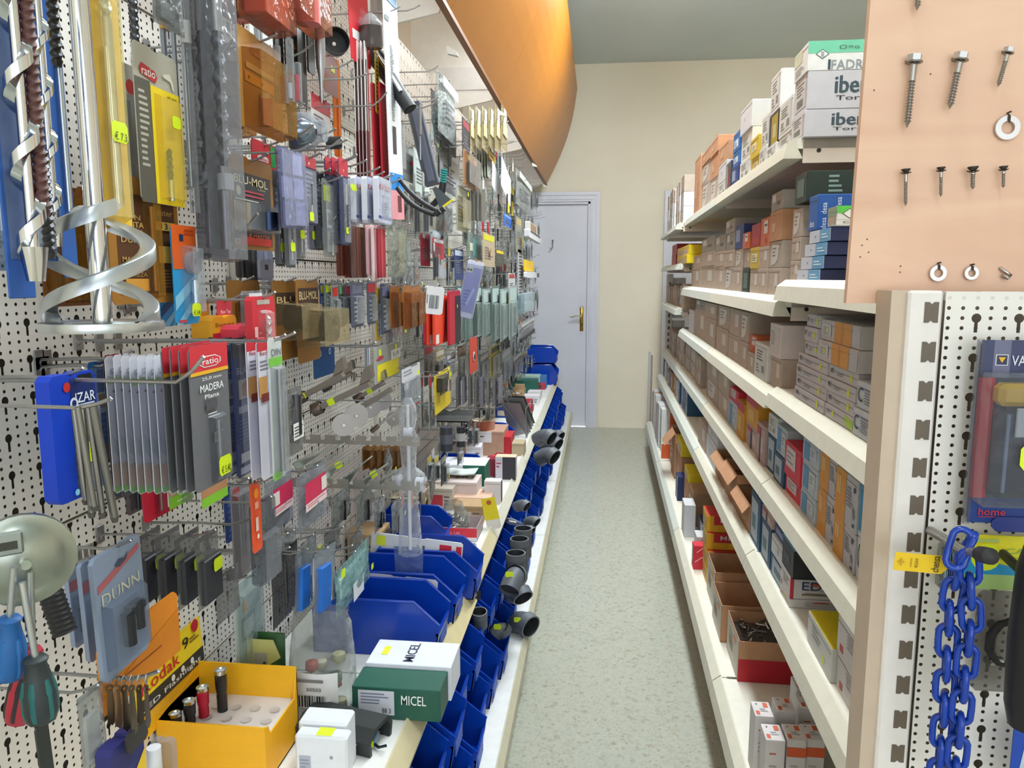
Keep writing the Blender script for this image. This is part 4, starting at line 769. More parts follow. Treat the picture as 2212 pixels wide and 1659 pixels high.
# row below hooks at y~600..760
row = [(690, 612, 702, 700, -.60, '2a4c9c', 'e4e23c', 'blue and yellow slim card, left of the lower row'), (700, 612, 716, 690, -.59, '74807c', 'c8d838', 'grey clear pack with yellow tag, lower row'), (716, 616, 730, 712, -.58, '8c9498', 'd0342c', 'white red-tipped small tester pack, lower row'), (730, 612, 744, 705, -.585, '3c6048', '74a880', 'dark green narrow pack, lower row'), (742, 614, 758, 700, -.58, '5c5458', 'a83848', 'maroon and grey narrow pack, lower row'),
       (757, 610, 784, 706, -.56, '54586e', '6c7088', 'long black handled tool with square head, lower row'), (792, 608, 810, 700, -.56, '585e74', 'd03040', 'red-topped steel grey bit strip, lower row'), (810, 620, 822, 735, -.57, 'c8a428', 'e0c040', 'mustard yellow narrow strip, lower row'), (822, 612, 842, 720, -.56, '48506c', '7078a0', 'bundle of dark blue cable ties, lower row')]
for u0, v0, u1, v1, x, c, c2, lb in row:
    card('small_pack', lb, 'blister pack', (u0, v0, u1, v1), x, c, T=.002, pr=[('r', .1, .75, .9, .95, c2), ('l', .2, .1, .8, .6, 5, 'c8ccd0')], bl=(.1, .05, .9, .7, .008, 'c8ccd0t'), cont=[('rod', .5, .1, .65, .003, '44464am')], st=[(.5, .5, .7)] if 'yellow tag' in lb else None, hang=.03)
for i, (u0, u1) in enumerate(((842, 862), (868, 908))):
    card('amber_blister_pack', '%s clear amber blister with a dark brown wooden handle' % ('left', 'right')[i], 'tool pack', (u0, 616, u1, 708), -.55+.02*i, '9a6428', T=.002, bl=(.08, .03, .92, .85, .02, 'c88a4ca'), cont=[('rod', .45, .05, .6, .011, '3c2014g', 'handle')], hang=.03)
card('white_box_pack', 'small white hanging box with big barcode, tilted on its hook', 'box', (912, 618, 950, 678), -.50, 'e8e8ec', T=.03, cam=True, yaw=25, pr=[('b', .2, .2, .75, .68), ('l', .05, .2, .14, .9, 1, '808088')], tilt=6, hang=.02)
card('red_case', 'orange-red flat case under the white barcode box', 'case', (934, 640, 966, 741), -.53, 'f04828', T=.008, pr=[('r', .05, .03, .25, .22, 'f0e8e4'), ('p', [(.5, 0), (.62, 0), (.9, .95), (.8, .95)], 'a81c14')], stack=(2, .02), group='orange-red flat cases on one hook', hang=.02)
card('red_case', 'crimson and black slim case right of the orange-red ones', 'case', (966, 628, 990, 741), -.51, 'b81c34', T=.008, pr=[('r', .5, 0, 1, .9, '2c2428')], st=[(.7, .7, .7)], hang=.02)
card('red_case', 'deep red slim case with barcode foot, left of the orange ones', 'case', (914, 676, 930, 742), -.56, 'b8203c', T=.008, pr=[('r', .05, .03, .8, .25, 'f0e8e8'), ('b', .1, .04, .7, .2)], hang=False)
card('long_clear_pack', 'big tilted clear pack with silvery blue card and warning symbols', 'blister pack', (984, 560, 1020, 686), -.50, 'e4e6f0', T=.006, tilt=13, cam=True, pr=[('r', .04, .1, .96, .88, 'a4acd8'), ('r', .08, .78, .42, .88, 'd8e4c0'), ('c', .16, .83, .004, '505840'), ('c', .32, .83, .004, '505840'), ('l', .2, .2, .6, .5, 5, '8088c0'), ('p', [(.4, .25), (.7, .55), (.8, .5), (.5, .2)], 'c8d0f0')], bl=(.0, .0, 1, .95, .012, 'd0d4e8t'), hang=.02)
card('yellow_ratio_pack', 'grey card with yellow lower half, red oval and stock label', 'blister pack', (806, 742, 864, 818), -.57, 'a0a29e', T=.002, pr=[('r', .1, .05, .9, .5, 'ece020'), ('p', [(.08, .66), (.2, .74), (.34, .7), (.3, .62), (.12, .6)], 'b83444'), ('r', .6, .5, .98, .78, 'e8e8e8'), ('t', .68, .58, .9, .7, '5,13', '404040')], st=[(.2, .82), (.8, .84)], hang=.03)
card('bit_set_pack', 'small white-topped grey card showing three pin bits, red foot', 'blister pack', (866, 790, 906, 880), -.53, '6c7484', T=.002, pr=[('r', 0, .7, 1, 1, 'd8d8dc'), ('l', .1, .8, .7, .95, 2, '9094a0'), ('r', .05, 0, .95, .04, 'c83040'), ('r', .1, .5, .35, .64, 'e8e8ec')], cont=[('rod', .5, .1, .6, .0018, 'e0e4e8m'), ('rod', .65, .1, .6, .0018, 'e0e4e8m'), ('rod', .8, .1, .6, .0018, 'e0e4e8m')], st=[(.8, .78, .8)], bl=(.05, .05, .95, .7, .006, 'd0d4d8t'), hang=.02)
card('yellow_black_pack', 'yellow card with black clamp and two chrome barrels', 'blister pack', (938, 800, 972, 884), -.53, 'e0c41c', T=.002, pr=[('r', .3, .4, .9, .9, '54503c')], cont=[('rod', .6, .45, .75, .012, 'd8dce0c'), ('block', .1, .55, .4, .9, .02, '38342c')], hang=.02)
card('round_float_pack', 'red pointed card with oval black and silver dial', 'blister pack', (1014, 728, 1030, 804), -.52, 'c8402c', T=.002, cont=[('disc', .5, .45, .012, .006, '3c3c3c'), ('disc', .5, .45, .02, .003, 'd0d0c8')], hang=.02)
card('small_tool_pack', 'slim grey hanging pack with twisted wire brush', 'tool pack', (788, 745, 800, 800), -.58, '70747c', pr=[('r', .3, .1, .6, .9, 'c8ccd8')], cont=[('rod', .5, .0, .9, .003, 'd0d4d8m')], hang=.02)
card('blue_icon_card', 'deep blue card with round white icons behind the big hole saw', 'card', (676, 740, 722, 812), -.70, '184c84', pr=[('c', .3, .7, .008, 'e0ecf4'), ('c', .3, .7, .005, '184c84'), ('c', .75, .7, .008, 'e0ecf4'), ('c', .75, .7, .005, '184c84')], hang=False)
# --- heavy galvanised brackets on a horizontal rail
loc, W, H = prect(650, 925, 906, 965, -.55)
pa = hx(640, 945, -.62); pb = hx(905, 948, -.46)
def rail(u0, v0, u1, v1, x0, x1, lb, hh=.022):
    A = hx(u0, v0, x0); B = hx(u1, v1, x1); y = (A.y+B.y)/2; A = hy(u0, v0, y); B = hy(u1, v1, y); L_ = B.x-XP
    t = thing('display_rail', lb, 'rail', (XP+.002, y, (A.z+B.z)/2)); b = MB(); n = 9; pts = [(0, 0), (L_, 0), (L_, hh)]
    for i in range(n): x = L_*(1-(i+.2)/n); pts += [(x, hh), (x, hh*.45), (x-L_*.035, hh*.45), (x-L_*.035, hh)]
    pts.append((0, hh)); b.prism(pts, 0, .0025, 'b0aca8m'); b.obj('notched_plate', t); b = MB(); b.box(0, -.012, -.01, .003, .014, hh+.01, 'b0aca8m'); b.obj('base_plate', t); return t, y, L_
t1, y1_, L1 = rail(640, 955, 906, 966, -.64, -.48, 'notched grey display rail holding galvanised brackets, upper')
t2, y2_, L2 = rail(700, 1052, 905, 1062, -.62, -.44, 'notched grey display rail holding galvanised brackets, lower')
def lbracket(lb, A, B, xa, w=.011, st=None, c='a8a098m', head=True):
    """heavy arm from pixel A to pixel B in the plane across the aisle"""
    y = hx((A[0]+B[0])/2, (A[1]+B[1])/2, xa).y; p = hy(*A, y); q = hy(*B, y); d = q-p; L_ = d.length; a = math.atan2(d.z, d.x)
    t = thing('shelf_bracket', lb, 'bracket', (p.x, y, p.z), 0, None, rot=(0, -a, 0)); b = MB()
    b.box(0, -w*.7, -w*.5, L_, w*.7, w*.5, c, b=.0015); b.obj('arm', t)
    b = MB(); b.lathe([(.001, 0), (w*1.1, 0), (w*1.1, .02), (w*.8, .024)], '6c6058m', (-.004, 0, 0), 14, 'x'); b.obj('socket', t)
    if head: b = MB(); b.prism([(L_-.004, w*.5), (L_+.012, w*.6), (L_+.02, w*2.6), (L_+.004, w*2.4), (L_-.02, w*.5)], -w, w, c); b.obj('head', t)
    if st: b = MB(); b.box(L_*st-.008, -w*.75-.0006, -w*.5, L_*st+.008, -w*.75, w*.55, 'd8f020'); b.box(L_*st-.008, -w*.75, w*.5, L_*st+.008, w*.75, w*.5+.0006, 'd8f020'); b.obj('price_sticker', t)
    return t
lbracket('uppermost dull steel arm bracket with flared head', (645, 862), (742, 808), -.62, .013, .12)
lbracket('long dull steel arm bracket with yellow sticker, second from the top', (680, 885), (800, 828), -.56, .014, .32)
lbracket('third dull steel arm bracket ending in a bolt', (728, 912), (850, 838), -.52, .0135, head=False)
lbracket('thin bolt bracket with threaded end above the upper rail', (805, 930), (870, 876), -.49, .005, c='b8bcbam', head=False)
for i, (u, v, r) in enumerate(((800, 880, .028), (826, 866, .026), (850, 905, .02), (872, 888, .018), (770, 898, .025), (742, 918, .022))):
    p = hx(u, v, -.58+.02*i); t = thing('round_plate', 'round grey steel plate of the bracket cluster, %s' % ('left upper', 'centre upper', 'lower right', 'far right', 'left lower', 'lowest left')[i], 'bracket', (p.x, p.y, p.z), .5)
    b = MB(); b.lathe([(.003, 0), (r, 0), (r, .003), (.003, .003)], 'a8a4a6m', n=20, axis='y'); b.obj('plate', t); b = MB(); b.lathe([(.0045, -.004), (.0045, .006)], 'd0d4d0m', n=8, axis='y'); b.cyl((0, -.004, 0), (0, .006, 0), .004, 'c8ccc8m', 6); b.obj('bolt', t)
for i, (A, B, x, s) in enumerate((((640, 998), (740, 962), -.66, None), ((700, 1022), (765, 985), -.62, .55), ((742, 1035), (800, 990), -.58, None), ((775, 1045), (835, 1005), -.55, .6), ((800, 1050), (870, 1012), -.52, None), ((668, 1005), (720, 985), -.7, None))):
    y = hx((A[0]+B[0])/2, (A[1]+B[1])/2, x).y; p = hy(*A, y); q = hy(*B, y); d = q-p
    t = thing('angle_bracket', 'bagged galvanised angle bracket in the lower fan, %s from the wall' % od((6, 2, 3, 4, 5, 1)[i]) if i else 'longest bagged galvanised angle bracket, upper left of the lower fan', 'bracket', (p.x, y, p.z), rot=(0, -math.atan2(d.z, d.x), 0)); L_ = d.length
    b = MB(); b.box(0, -.02, 0, L_, .02, .003, 'c4cac4m'); b.box(0, -.02, -.03, .003, .02, 0, 'c4cac4m'); b.prism([(0, 0), (L_*.6, 0), (0, -.018)], -.001, .001, 'a8aeaam'); b.obj('steel_angle', t)
    if s: sticker(t, L_*s, -.015, .0, .9)
card('bubble_wrapped_part', 'long thin-plastic wrapped white fitting with round lobes, hanging aisle-side', 'wrapped part', (872, 858, 894, 1195), -.46, None, hang=False)
tw = bpy.data.objects[[o.name for o in COL.objects if o.get('label', '').startswith('long thin-plastic')][0]]
H = zat(tw.location.x, tw.location.y, 858)-tw.location.z
b = MB(); b.lathe([(.030, 0), (.031, .01), (.025, H*.25), (.020, H*.36), (.03, H*.42), (.046, H*.47), (.038, H*.52), (.018, H*.56), (.020, H*.66), (.027, H*.74), (.016, H*.8), (.024, H*.88), (.020, H*.95), (.008, H)], 'eceef2b', n=9); b.obj('bag', tw)
b = MB(); b.cyl((0, 0, .01), (0, 0, H*.95), .0045, 'e4e4e4', 10); b.obj('stem', tw)
for dx, h, r in ((.03, .47, .016), (-.028, .45, .018), (.0, .78, .012)):
    b = MB(); b.lathe([(.004, -.012), (r, -.01), (r, .01), (.004, .012)], 'dcdce4', (0, 0, 0), 14, 'y'); b.obj('lobe', tw, (0, dx, H*h))
hook(905, 858, -.44, 'steel hook end carrying the wrapped white fitting')
# --- pink-labelled bottles, orange strip, cases in bags, below
for i, (r, x) in enumerate((((560, 1028, 622, 1140), -.57), ((628, 1012, 696, 1128), -.53))):
    card('label_pouch', '%s clear pouch with bright pink and white label, row under the long cards' % ('left', 'right')[i], 'pouch', r, x, 'b8bcc4t', T=.02, shape='bag', pr=[('r', .1, .5, .8, .86, 'd42c58'), ('r', .1, .36, .8, .5, 'f0d8d8'), ('l', .15, .4, .75, .48, 2, 'd08088'), ('r', .62 if i else .02, .55, .8 if i else .3, .8, 'e8dcd4')], cont=[('block', .2, .05, .8, .4, .008, '7c8090', 'parts')], hang=.02)
card('wide_tongue_pack', 'orange card strip with round orange dot on a rounded grey pouch', 'pouch', (540, 1080, 584, 1250), -.55, '8c9098t', T=.012, pr=[], bl=(.05, .0, .95, .6, .01, 'a8acb4t'), hang=.02)
card('orange_strip', 'orange printed hanging strip with a lighter orange dot', 'card', (542, 1042, 562, 1190), -.53, 'ea5426', T=.002, pr=[('c', .5, .84, .008, 'ff9a1a'), ('r', .3, .62, .7, .72, 'f0a890'), ('r', .3, .3, .6, .5, 'f4d0c0'), ('c', .5, .22, .004, 'f4e8e0')], hang=.02)
card('red_pack', 'red card pouch low under the white and green sleeves', 'pouch', (306, 1036, 384, 1112), -.66, 'c81c38', T=.002, bl=(.3, .1, .9, .8, .006, 'c86070t'), cont=[('rod', .4, .2, .8, .003, 'a89898m')], hang=False)
card('dark_pouch', 'dark clear pouch beside the red card pouch, low row', 'pouch', (270, 1040, 310, 1106), -.68, '6a6468t', T=.002, cont=[('rod', .5, .1, .9, .003, '55585cm')], hang=.02)
card('navy_long_pack', 'very long navy pack hanging low behind the orange strip', 'drill bit pack', (484, 1045, 500, 1170), -.66, '1c3c80', T=.003, pr=[('l', .2, .05, .8, .9, 8, '3860a8')], hang=False)
card('brown_grey_pack', 'long grey and pinkish sleeve left of the orange strip', 'blade pack', (500, 1040, 534, 1240), -.63, '8e888a', T=.003, pr=[('r', .1, .8, .5, .95, 'b84c50'), ('r', .5, .2, .6, .8, '403c40'), ('r', .7, .2, .8, .85, '383438')], bl=(.0, .0, 1, .9, .01, 'b0acb0t'), hang=.02)
for k, (u, v, x, lb) in enumerate(((540, 1120, -.58, 'thin steel hook reaching the orange strip'), (620, 1152, -.6, 'thin bare steel hook under the pink label pouches'), (760, 1178, -.52, 'long steel hook below the lower bracket rail'), (740, 1138, -.54, 'steel hook arm holding the bagged brackets'), (465, 1185, -.62, 'wire hook through the black case bags'), (600, 1188, -.6, 'lowest thin hook by the blue handled scraper packs'))): hook(u, v, x, lb, r=.0024)
card('blade_case_bag', 'clear bag with flat black blade case, in the row of four', 'bag', (414, 1152, 466, 1302), -.60, 'a8a8a8t', T=.014, shape='bag', cont=[('block', .12, .05, .88, .68, .012, '34343a', 'blade_case')], st=[(.62, .55, 1.2)], stack=(4, .032), group='black blade cases in bags', hang=.02)
for i, (u0, v0, u1, v1, x) in enumerate(((205, 1172, 306, 1440), (0,)) if 0 else ((146, 1215, 180, 1390, -.66), (176, 1205, 218, 1418, -.63), (202, 1176, 308, 1436, -.585))):
    card('hook_bag', 'pale blue-grey pouch with red stripe and black pipe clips, %s from the left' % od(i+1), 'pouch', (u0, v0, u1, v1), x, '8e9cb4', T=.006, tilt=-2, pr=[('p', [(.05, .72), (.05, .78), (.95, .93), (.95, .88)], 'b86468'), ('t', .1, .60, .9, .70, 'DUNN', 'd0d0b8'), ('p', [(.4, .86), (.5, .9), (.62, .88), (.7, .92), (.66, .86), (.5, .83)], '4a5068')] if i == 2 else [('r', .0, .7, .6, .82, 'a86870')],
         bl=(.08, .08, .92, .62, .012, 'a8b4c8t'), cont=[('rod', .45, .2, .46, .008, '202226'), ('rod', .66, .28, .5, .008, '26282c'), ('block', .5, .42, .8, .5, .014, '2c3038', 'clip')], hang=.02, group='blue-grey pipe clip pouches')
card('fitting_bundle', 'small bundle of steel rings and clips behind the blue-grey pouches', 'fitting', (112, 1188, 200, 1220), -.68, None, cont=[('rod', .1+.16*i, .1, .9, .003, 'a8a49cm', 'clip') for i in range(6)], hang=.02)
# hanging tools, bottom left
p = hx(52, 1208, -.56); t = thing('pulley', 'round galvanised pulley wheel with axle, lower left edge', 'pulley', (p.x, p.y, p.z), rot=(0, 0, .75))
b = MB(); b.lathe([(.004, -.012), (.03, -.012), (.034, -.006), (.046, -.004), (.046, .004), (.034, .006), (.03, .012), (.004, .012)], 'a4aaa0m', n=28, axis='y'); b.obj('wheel', t)
b = MB(); b.box(-.05, -.02, .012, .0, -.014, .035, 'b0b8b4m', b=.002); b.box(-.03, -.0205, .018, -.005, -.0200, .026, '3a3a30'); b.obj('housing', t); b = MB(); b.cyl((0, -.02, 0), (0, .015, 0), .005, 'c8d0c8c', 10); b.obj('axle', t)
def driver(lb, A, B, Cc, x, c, c2, r=.0135):
    """screwdriver hanging point up: shaft A->B handle B->C"""
    y = hx(*B, x).y; a, bb, cc = (hy(*q, y) for q in (A, B, Cc)); t = thing('screwdriver', lb, 'screwdriver', tuple(bb))
    o = bb; b = MB(); b.cyl(a-o, bb-o, .0032, 'b8bcbcm', 10); b.obj('shaft', t)
    b = MB(); d = (cc-bb); L_ = d.length; n = d.normalized(); pts = [n*(L_*f) for f in (0, .04, .12, .3, .55, .8, .95, 1)]
    b.tube(pts, [r*.6, r*.75, r*.6, r*.8, r, r*1.02, r*.85, r*.4], c, 10); b.obj('handle', t)
    b = MB(); b.tube([n*(L_*f) for f in (.32, .5, .8, .9)], [r*.86, r*1.04, r*1.07, r*.95], c2, 6); b.obj('grip', t); return t
driver('screwdriver with all-blue ribbed handle, lower left edge', (30, 1225), (22, 1332), (20, 1470), -.53, '1c5c9c', '2468ac')
driver('screwdriver with red and black handle, behind the blue one', (66, 1235), (70, 1400), (38, 1562), -.55, 'b02838', '30262c', .014)
driver('screwdriver with dark green and black handle, in front', (48, 1258), (76, 1418), (92, 1562), -.51, '2c3436', '1e6462', .0145)
X, Y = vert(105, 1300, -.60); p = hx(96, 1244, -.60); q = hy(140, 1366, p.y); t = thing('rubber_grip', 'black ribbed rubber handle hanging right of the pulley wheel', 'handle', tuple(p)); d = q-p
b = MB(); n_ = 36; b.tube([d*(i/n_) for i in range(n_+1)], [.0085+.0035*min(1, i/12)+(.0014 if i % 3 == 0 else 0) for i in range(n_+1)], '222224', 12); b.obj('ribbed_grip', t)
b = MB(); b.tube([d*-.1, d*0], [.006, .0085], '2c2c2e', 10); b.obj('neck', t)
card('hand_saw', 'grey toothed saw blade below the green screwdriver handle', 'blade', (84, 1560, 112, 1700), -.53, '585c5cm', T=.002, tilt=-3, hang=False)
card('key_bag', 'whitish plastic bag with clip, lower left hook', 'bag', (152, 1488, 212, 1650), -.60, 'c4c8c8b', T=.02, shape='bag', cont=[('block', .2, .1, .8, .7, .006, 'd8d8d4', 'paper')], hang=.02)
for i in range(7):
    u = 222+16*i; X_, Y_ = vert(u, 1500, -.60+.012*i); z1 = zat(X_, Y_, 1478); z0 = zat(X_, Y_, 1560+((i*37) % 30)); c = ('5a4432', '6c5a44', 'b89878', '7a6a58', '8c8274', '5c5046', '6a5c50')[i]
    t = thing('key_blank', 'brownish metal tag of the dangling bunch, %s from the left' % od(i+1), 'hanging tag', (X_, Y_, z1), .5+.2*i, 'dangling bunch of metal tags')
    b = MB(); L_ = z1-z0; b.lathe([(.002, 0), (.005, 0), (.005, .0015), (.002, .0015)], c+'m', (0, 0, -.006), 10, 'y'); b.prism([(-.003, -.01), (.003, -.01), (.005, -L_*.9), (0, -L_), (-.005, -L_*.9)], 0, .002, c+'m'); b.obj('tag_plate', t)
    b = MB(); b.tube([(0, 0, 0), (.004, 0, .006), (0, 0, .012), (-.004, 0, .006)], .001, 'b0aca4m', closed=True); b.obj('ring', t)
card('leather_tag', 'round black rubber tag at the end of the dangling bunch', 'hanging tag', (268, 1570, 316, 1612), -.555, '34302e', T=.003, hang=False)
hook(340, 1450, -.53, 'horizontal wire hook carrying the dangling metal tags', r=.0026)
card('orange_card', 'plain orange card with a line of small print, left of the yellow display', 'card', (206, 1332, 384, 1470), -.60, 'f09018', T=.004, lean=0, pr=[('p', [(0, .25), (0, .0), (1, 0), (1, .7)], 'e88a10'), ('l', .15, .3, .85, .36, 1, 'a05008')], hang=False)
card('navy_box_pack', 'dark navy and yellow pack at the bottom edge, left', 'box', (205, 1590, 282, 1700), -.58, '2a2c70', T=.02, pr=[('p', [(.4, 0), (1, 0), (1, .5)], 'e8c020')], hang=False)
# scraper packs, thermometer, meters on shelf level
for i, (r, x, c) in enumerate((((622, 1192, 664, 1312), -.58, '1c6cc8'), ((662, 1188, 712, 1312), -.54, '1468c4'))):
    card('scraper_pack', '%s clear bag with bright blue handled tool' % ('left', 'right')[i], 'tool pack', r, x, 'b0b8c0t', T=.02, shape='bag', tilt=7, cont=[('block', .15, .02, .6, .75, .014, c, 'blue_handle'), ('rod', .8, .05, .5, .004, 'd0d4d8c')], st=[(.82, .5, 1.1)] if i else None, hang=.02)
card('mint_pack', 'mint green clear pouch with folded goods, right of the blue handles', 'pouch', (706, 1196, 786, 1290), -.54, 'a8ccccb', T=.03, shape='bag', pr=[('r', .3, .1, .6, .5, 'e0e0e4')], cont=[('block', .1, .3, .9, .8, .01, 'a0c0c0', 'goods')], st=[(.75, .5, .8)], hang=.02)
card('meter_pack', 'pale pointed blister with a small meter and orange sticker', 'blister pack', (506, 1246, 562, 1450), -.70, 'b4c0bc', T=.003, pr=[('r', .2, .38, .75, .62, '8e9c9c'), ('r', .28, .42, .68, .58, 'c0ccc8'), ('r', .3, .68, .42, .78, 'f09a28'), ('c', .5, .2, .004, '50585c')], bl=(.08, .04, .92, .9, .014, 'd0dcd8t'), hang=.02)
card('black_loop_bag', 'clear bag with black ring, beside the row of blade cases', 'bag', (452, 1232, 506, 1330), -.62, 'a4a4a4b', T=.02, shape='bag', cont=[('disc', .7, .85, .012, .004, '202020')], hang=.02)
card('mirror_pack', 'dark grey crumpled sleeve left of the blue handled tools', 'bag', (574, 1188, 636, 1330), -.62, '5c5a58b', T=.02, shape='bag', cont=[('rod', .5, .2, .8, .004, 'c0c0c0m')], hang=.02)
hook(530, 1242, -.68, 'short hook with black cap above the meter pack', col='2c2c2c')
card('clear_drop_pack', 'clear bag of small bits left of the lower rail', 'bag', (704, 1060, 748, 1128), -.60, 'a0a4a0b', T=.02, shape='bag', cont=[('rod', .5, .1, .7, .008, '403c3cm')], hang=False)
card('clear_drop_pack', 'clear bag of dark bits under the middle of the lower rail', 'bag', (760, 1058, 796, 1128), -.56, 'a0a4a0b', T=.02, shape='bag', cont=[('rod', .5, .1, .7, .008, '38343cm')], hang=False)

for i in range(6):
    card('amber_jar_pack', 'amber pack with brown knob between the two bracket rails, %s from the left' % od(i+1), 'blister pack', (782+15*i, 962, 797+15*i, 1012), -.68+.006*i, '8a6434', T=.002, bl=(.1, .05, .9, .9, .02, 'b88a50a'), cont=[('rod', .5, .1, .7, .009, '6a4420g', 'knob')], hang=False, group='amber knob packs between the rails')
for i, (u0, v0, u1, v1, x, c) in enumerate(((640, 1160, 676, 1215, -.64, '5c5e60m'), (690, 1140, 726, 1200, -.62, '84888am'), (745, 1150, 776, 1205, -.60, 'b8b4acm'), (800, 1075, 826, 1140, -.6, '3c3a40m'), (838, 1080, 862, 1150, -.58, '8c9090m'), (598, 1150, 632, 1196, -.66, '404044m'))):
    card('steel_parts_bag', 'clear bag of steel parts, low hooks of the middle wall, %s' % ('seen beside the leftmost', 'second from the left', 'third from the left', 'fourth from the left', 'rightmost', 'leftmost')[i], 'bag', (u0, v0, u1, v1), x, 'b4b8b8b', T=.02, shape='bag', cont=[('rod', .35, .1, .6, .007, c, 'part'), ('rod', .6, .15, .5, .006, c, 'part')], st=[(.3, .7, .8)] if i % 2 == 0 else None, hang=.02)
for i, (A, B, x) in enumerate((((700, 838), (760, 806), -.66), ((770, 862), (830, 826), -.60))):
    lbracket('short dull steel arm bracket tucked among the longer ones, %s' % ('upper', 'lower')[i], A, B, x, .011, .5 if i else None)
# ================================================================ LEFT WALL: far part
def C(lb, r, x, c='9a9a98', c2=None, kind='hanging_pack', cat='blister pack', hang=.025, **k):
    pr = k.pop('pr', None)
    if pr is None: pr = [('r', .08, .78, .92, .95, c2 or 'c8c8c4'), ('l', .15, .2, .85, .6, 5, '6c6c70')]
    card(kind, lb, cat, r, x, c, T=k.pop('T', .002), pr=pr, hang=hang, **k)
# black pipe tool with chrome
p = hx(886, 236, -.50); q = hx(852, 160, -.60); t = thing('vacuum_hose_gun', 'fat black tube with chrome strip, open round mouth towards the aisle', 'tube', (p.x, p.y, p.z))
d = Vector((q.x-p.x, .02, q.z-p.z)); b = MB(); b.tube([d*0, d*.3, d], [.019, .019, .024], '222326', 16); b.obj('tube_body', t); b = MB(); b.tube([d*.2+Vector((.0, -.02, .012)), d*.9+Vector((0, -.022, .016))], .006, 'd8d8dcc', 8); b.obj('chrome_strip', t)
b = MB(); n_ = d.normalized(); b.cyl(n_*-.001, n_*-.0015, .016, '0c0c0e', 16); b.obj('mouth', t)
hook(945, 143, -.50, 'double-ended wire hook high up beside the black tube', rise=.015)
t = card('loppers', 'long grey handled pruning tool in clear blister with teal spring', 'pruner', (918, 215, 950, 402), -.52, '50525a', T=.004, tilt=-13, cam=True, hang=.02, bl=(-.05, 0, 1.05, 1, .016, 'b8bcc4t'), cont=[('block', .3, .05, .75, .95, .014, '787a90', 'grey_handle')])
p = hx(957, 395, -.48); t = thing('teal_grip', 'teal ribbed spring grip with black hooked handle end', 'pruner', tuple(p), rot=(0, RAD(6), 0)); b = MB()
for i in range(6): b.lathe([(.006, i*.007), (.0105, i*.007+.001), (.0105, i*.007+.005), (.006, i*.007+.006)], '2a9c98', n=12)
b.obj('ribbed_grip', t); b = MB(); b.tube([(0, 0, 0), (-.002, 0, -.04), (-.03, 0, -.075), (-.08, 0, -.08), (-.13, 0, -.05)], [.011, .011, .009, .008, .006], '232427', 10); b.obj('hooked_handle', t)
t = thing('scraper', 'dark blade scraper with bright yellow edge at the end of the grip', 'scraper', tuple(hx(962, 440, -.47)), rot=(0, RAD(-35), 0)); b = MB(); b.prism([(-.006, .06), (.006, .06), (.022, 0), (-.022, 0)], 0, .004, '4c5658'); b.obj('blade', t); b = MB(); b.box(-.026, -.001, -.006, .026, .005, .0, 'f0dc20'); b.obj('yellow_edge', t)
for i, (A, B_, Cc) in enumerate((((862, 385), (890, 430), (950, 458)), ((858, 405), (886, 450), (940, 464)))):
    P = [hx(*q, -.54+.02*i) for q in (A, B_, Cc)]; y = P[0].y; P = [hy(*q, y) for q in (A, B_, Cc)]
    t = thing('black_hose', '%s black curved rubber hose loop behind the scraper' % ('upper', 'lower')[i], 'hose', tuple(P[1])); b = MB(); pts = []
    for k in range(13):
        s = k/12; pts.append((P[0]*(1-s)**2+P[1]*2*s*(1-s)*1.0+P[2]*s*s)-P[1]); 
    b.tube(pts, .006, '2a2b2d', 8); b.obj('hose', t); b = MB(); b.cyl(pts[-1], pts[-1]+Vector((.012, 0, .01)), .008, '1e1e20', 8); b.obj('end_cap', t)
C('grey blister with red round button and white bar', (864, 318, 894, 392), -.60, '8a8a88', 'a8a8a4', cont=[('rod', .6, .5, .6, .006, 'd01c3c', 'red_knob')], st=[(.7, .25)], T=.006)
C('pale mint hanging sleeve with oval hole, by the hoses', (893, 330, 926, 420), -.58, 'ccd8d4', 'e0e8e4')
C('big grey pouch behind the pruner, upper far wall', (925, 205, 952, 330), -.60, 'a4acacb', shape='bag', T=.02, cont=[('block', .2, .1, .8, .7, .01, '8c9494', 'part')])
C('clear crumpled pouch high at the top of the far wall', (936, 178, 976, 300), -.57, 'ccd4d4b', shape='bag', T=.03, cont=[('rod', .5, .2, .7, .006, 'a8b0b0m')])
C('black gloves-like dark pouch, upper far wall', (952, 255, 984, 330), -.58, '3c3c3e', '2c2c30')
C('white printed booklet card behind the pruner tip', (950, 325, 992, 420), -.60, 'c8ccd4', 'd8dce0')
C('tall dark framed hanging pack with yellow tag', (998, 260, 1014, 345), -.52, '38343a', 'a04048', st=[(.8, .1)])
C('brown capped jar-like tool in clear blister with black handle', (1000, 335, 1030, 408), -.52, 'c08858', 'b07444', cont=[('block', .2, .15, .8, .7, .016, '26242a', 'black_handle')], bl=(.05, .05, .95, .95, .02, 'c8c0b8t'))
for i in range(6):
    C('pale cream brush in clear sleeve of the high brush row, %s from the left' % od(i+1), (1012+14*i, 236, 1025+14*i, 326-4*(i % 2)), -.52+.012*i, 'c8bc94t', hang=False, pr=[], cat='brush', kind='brush_pack', group='brushes in the high far row', cont=[('block', .2, .3, .8, .6, .006, 'd8cc9c', 'bristles'), ('block', .35, .6, .65, .98, .006, 'e8e4d4', 'handle'), ('blade', .2, .6, .8, .68, 'a8a080', 'ferrule')])
hook(1098, 262, -.44, 'upper thick hook under the row of pale brushes', r=.003); hook(1110, 305, -.42, 'lower thick hook under the row of pale brushes', r=.003)
C('gold and black hook packet under the pale brushes', (1056, 328, 1070, 348), -.5, 'c8a438', '302c20', hang=False)
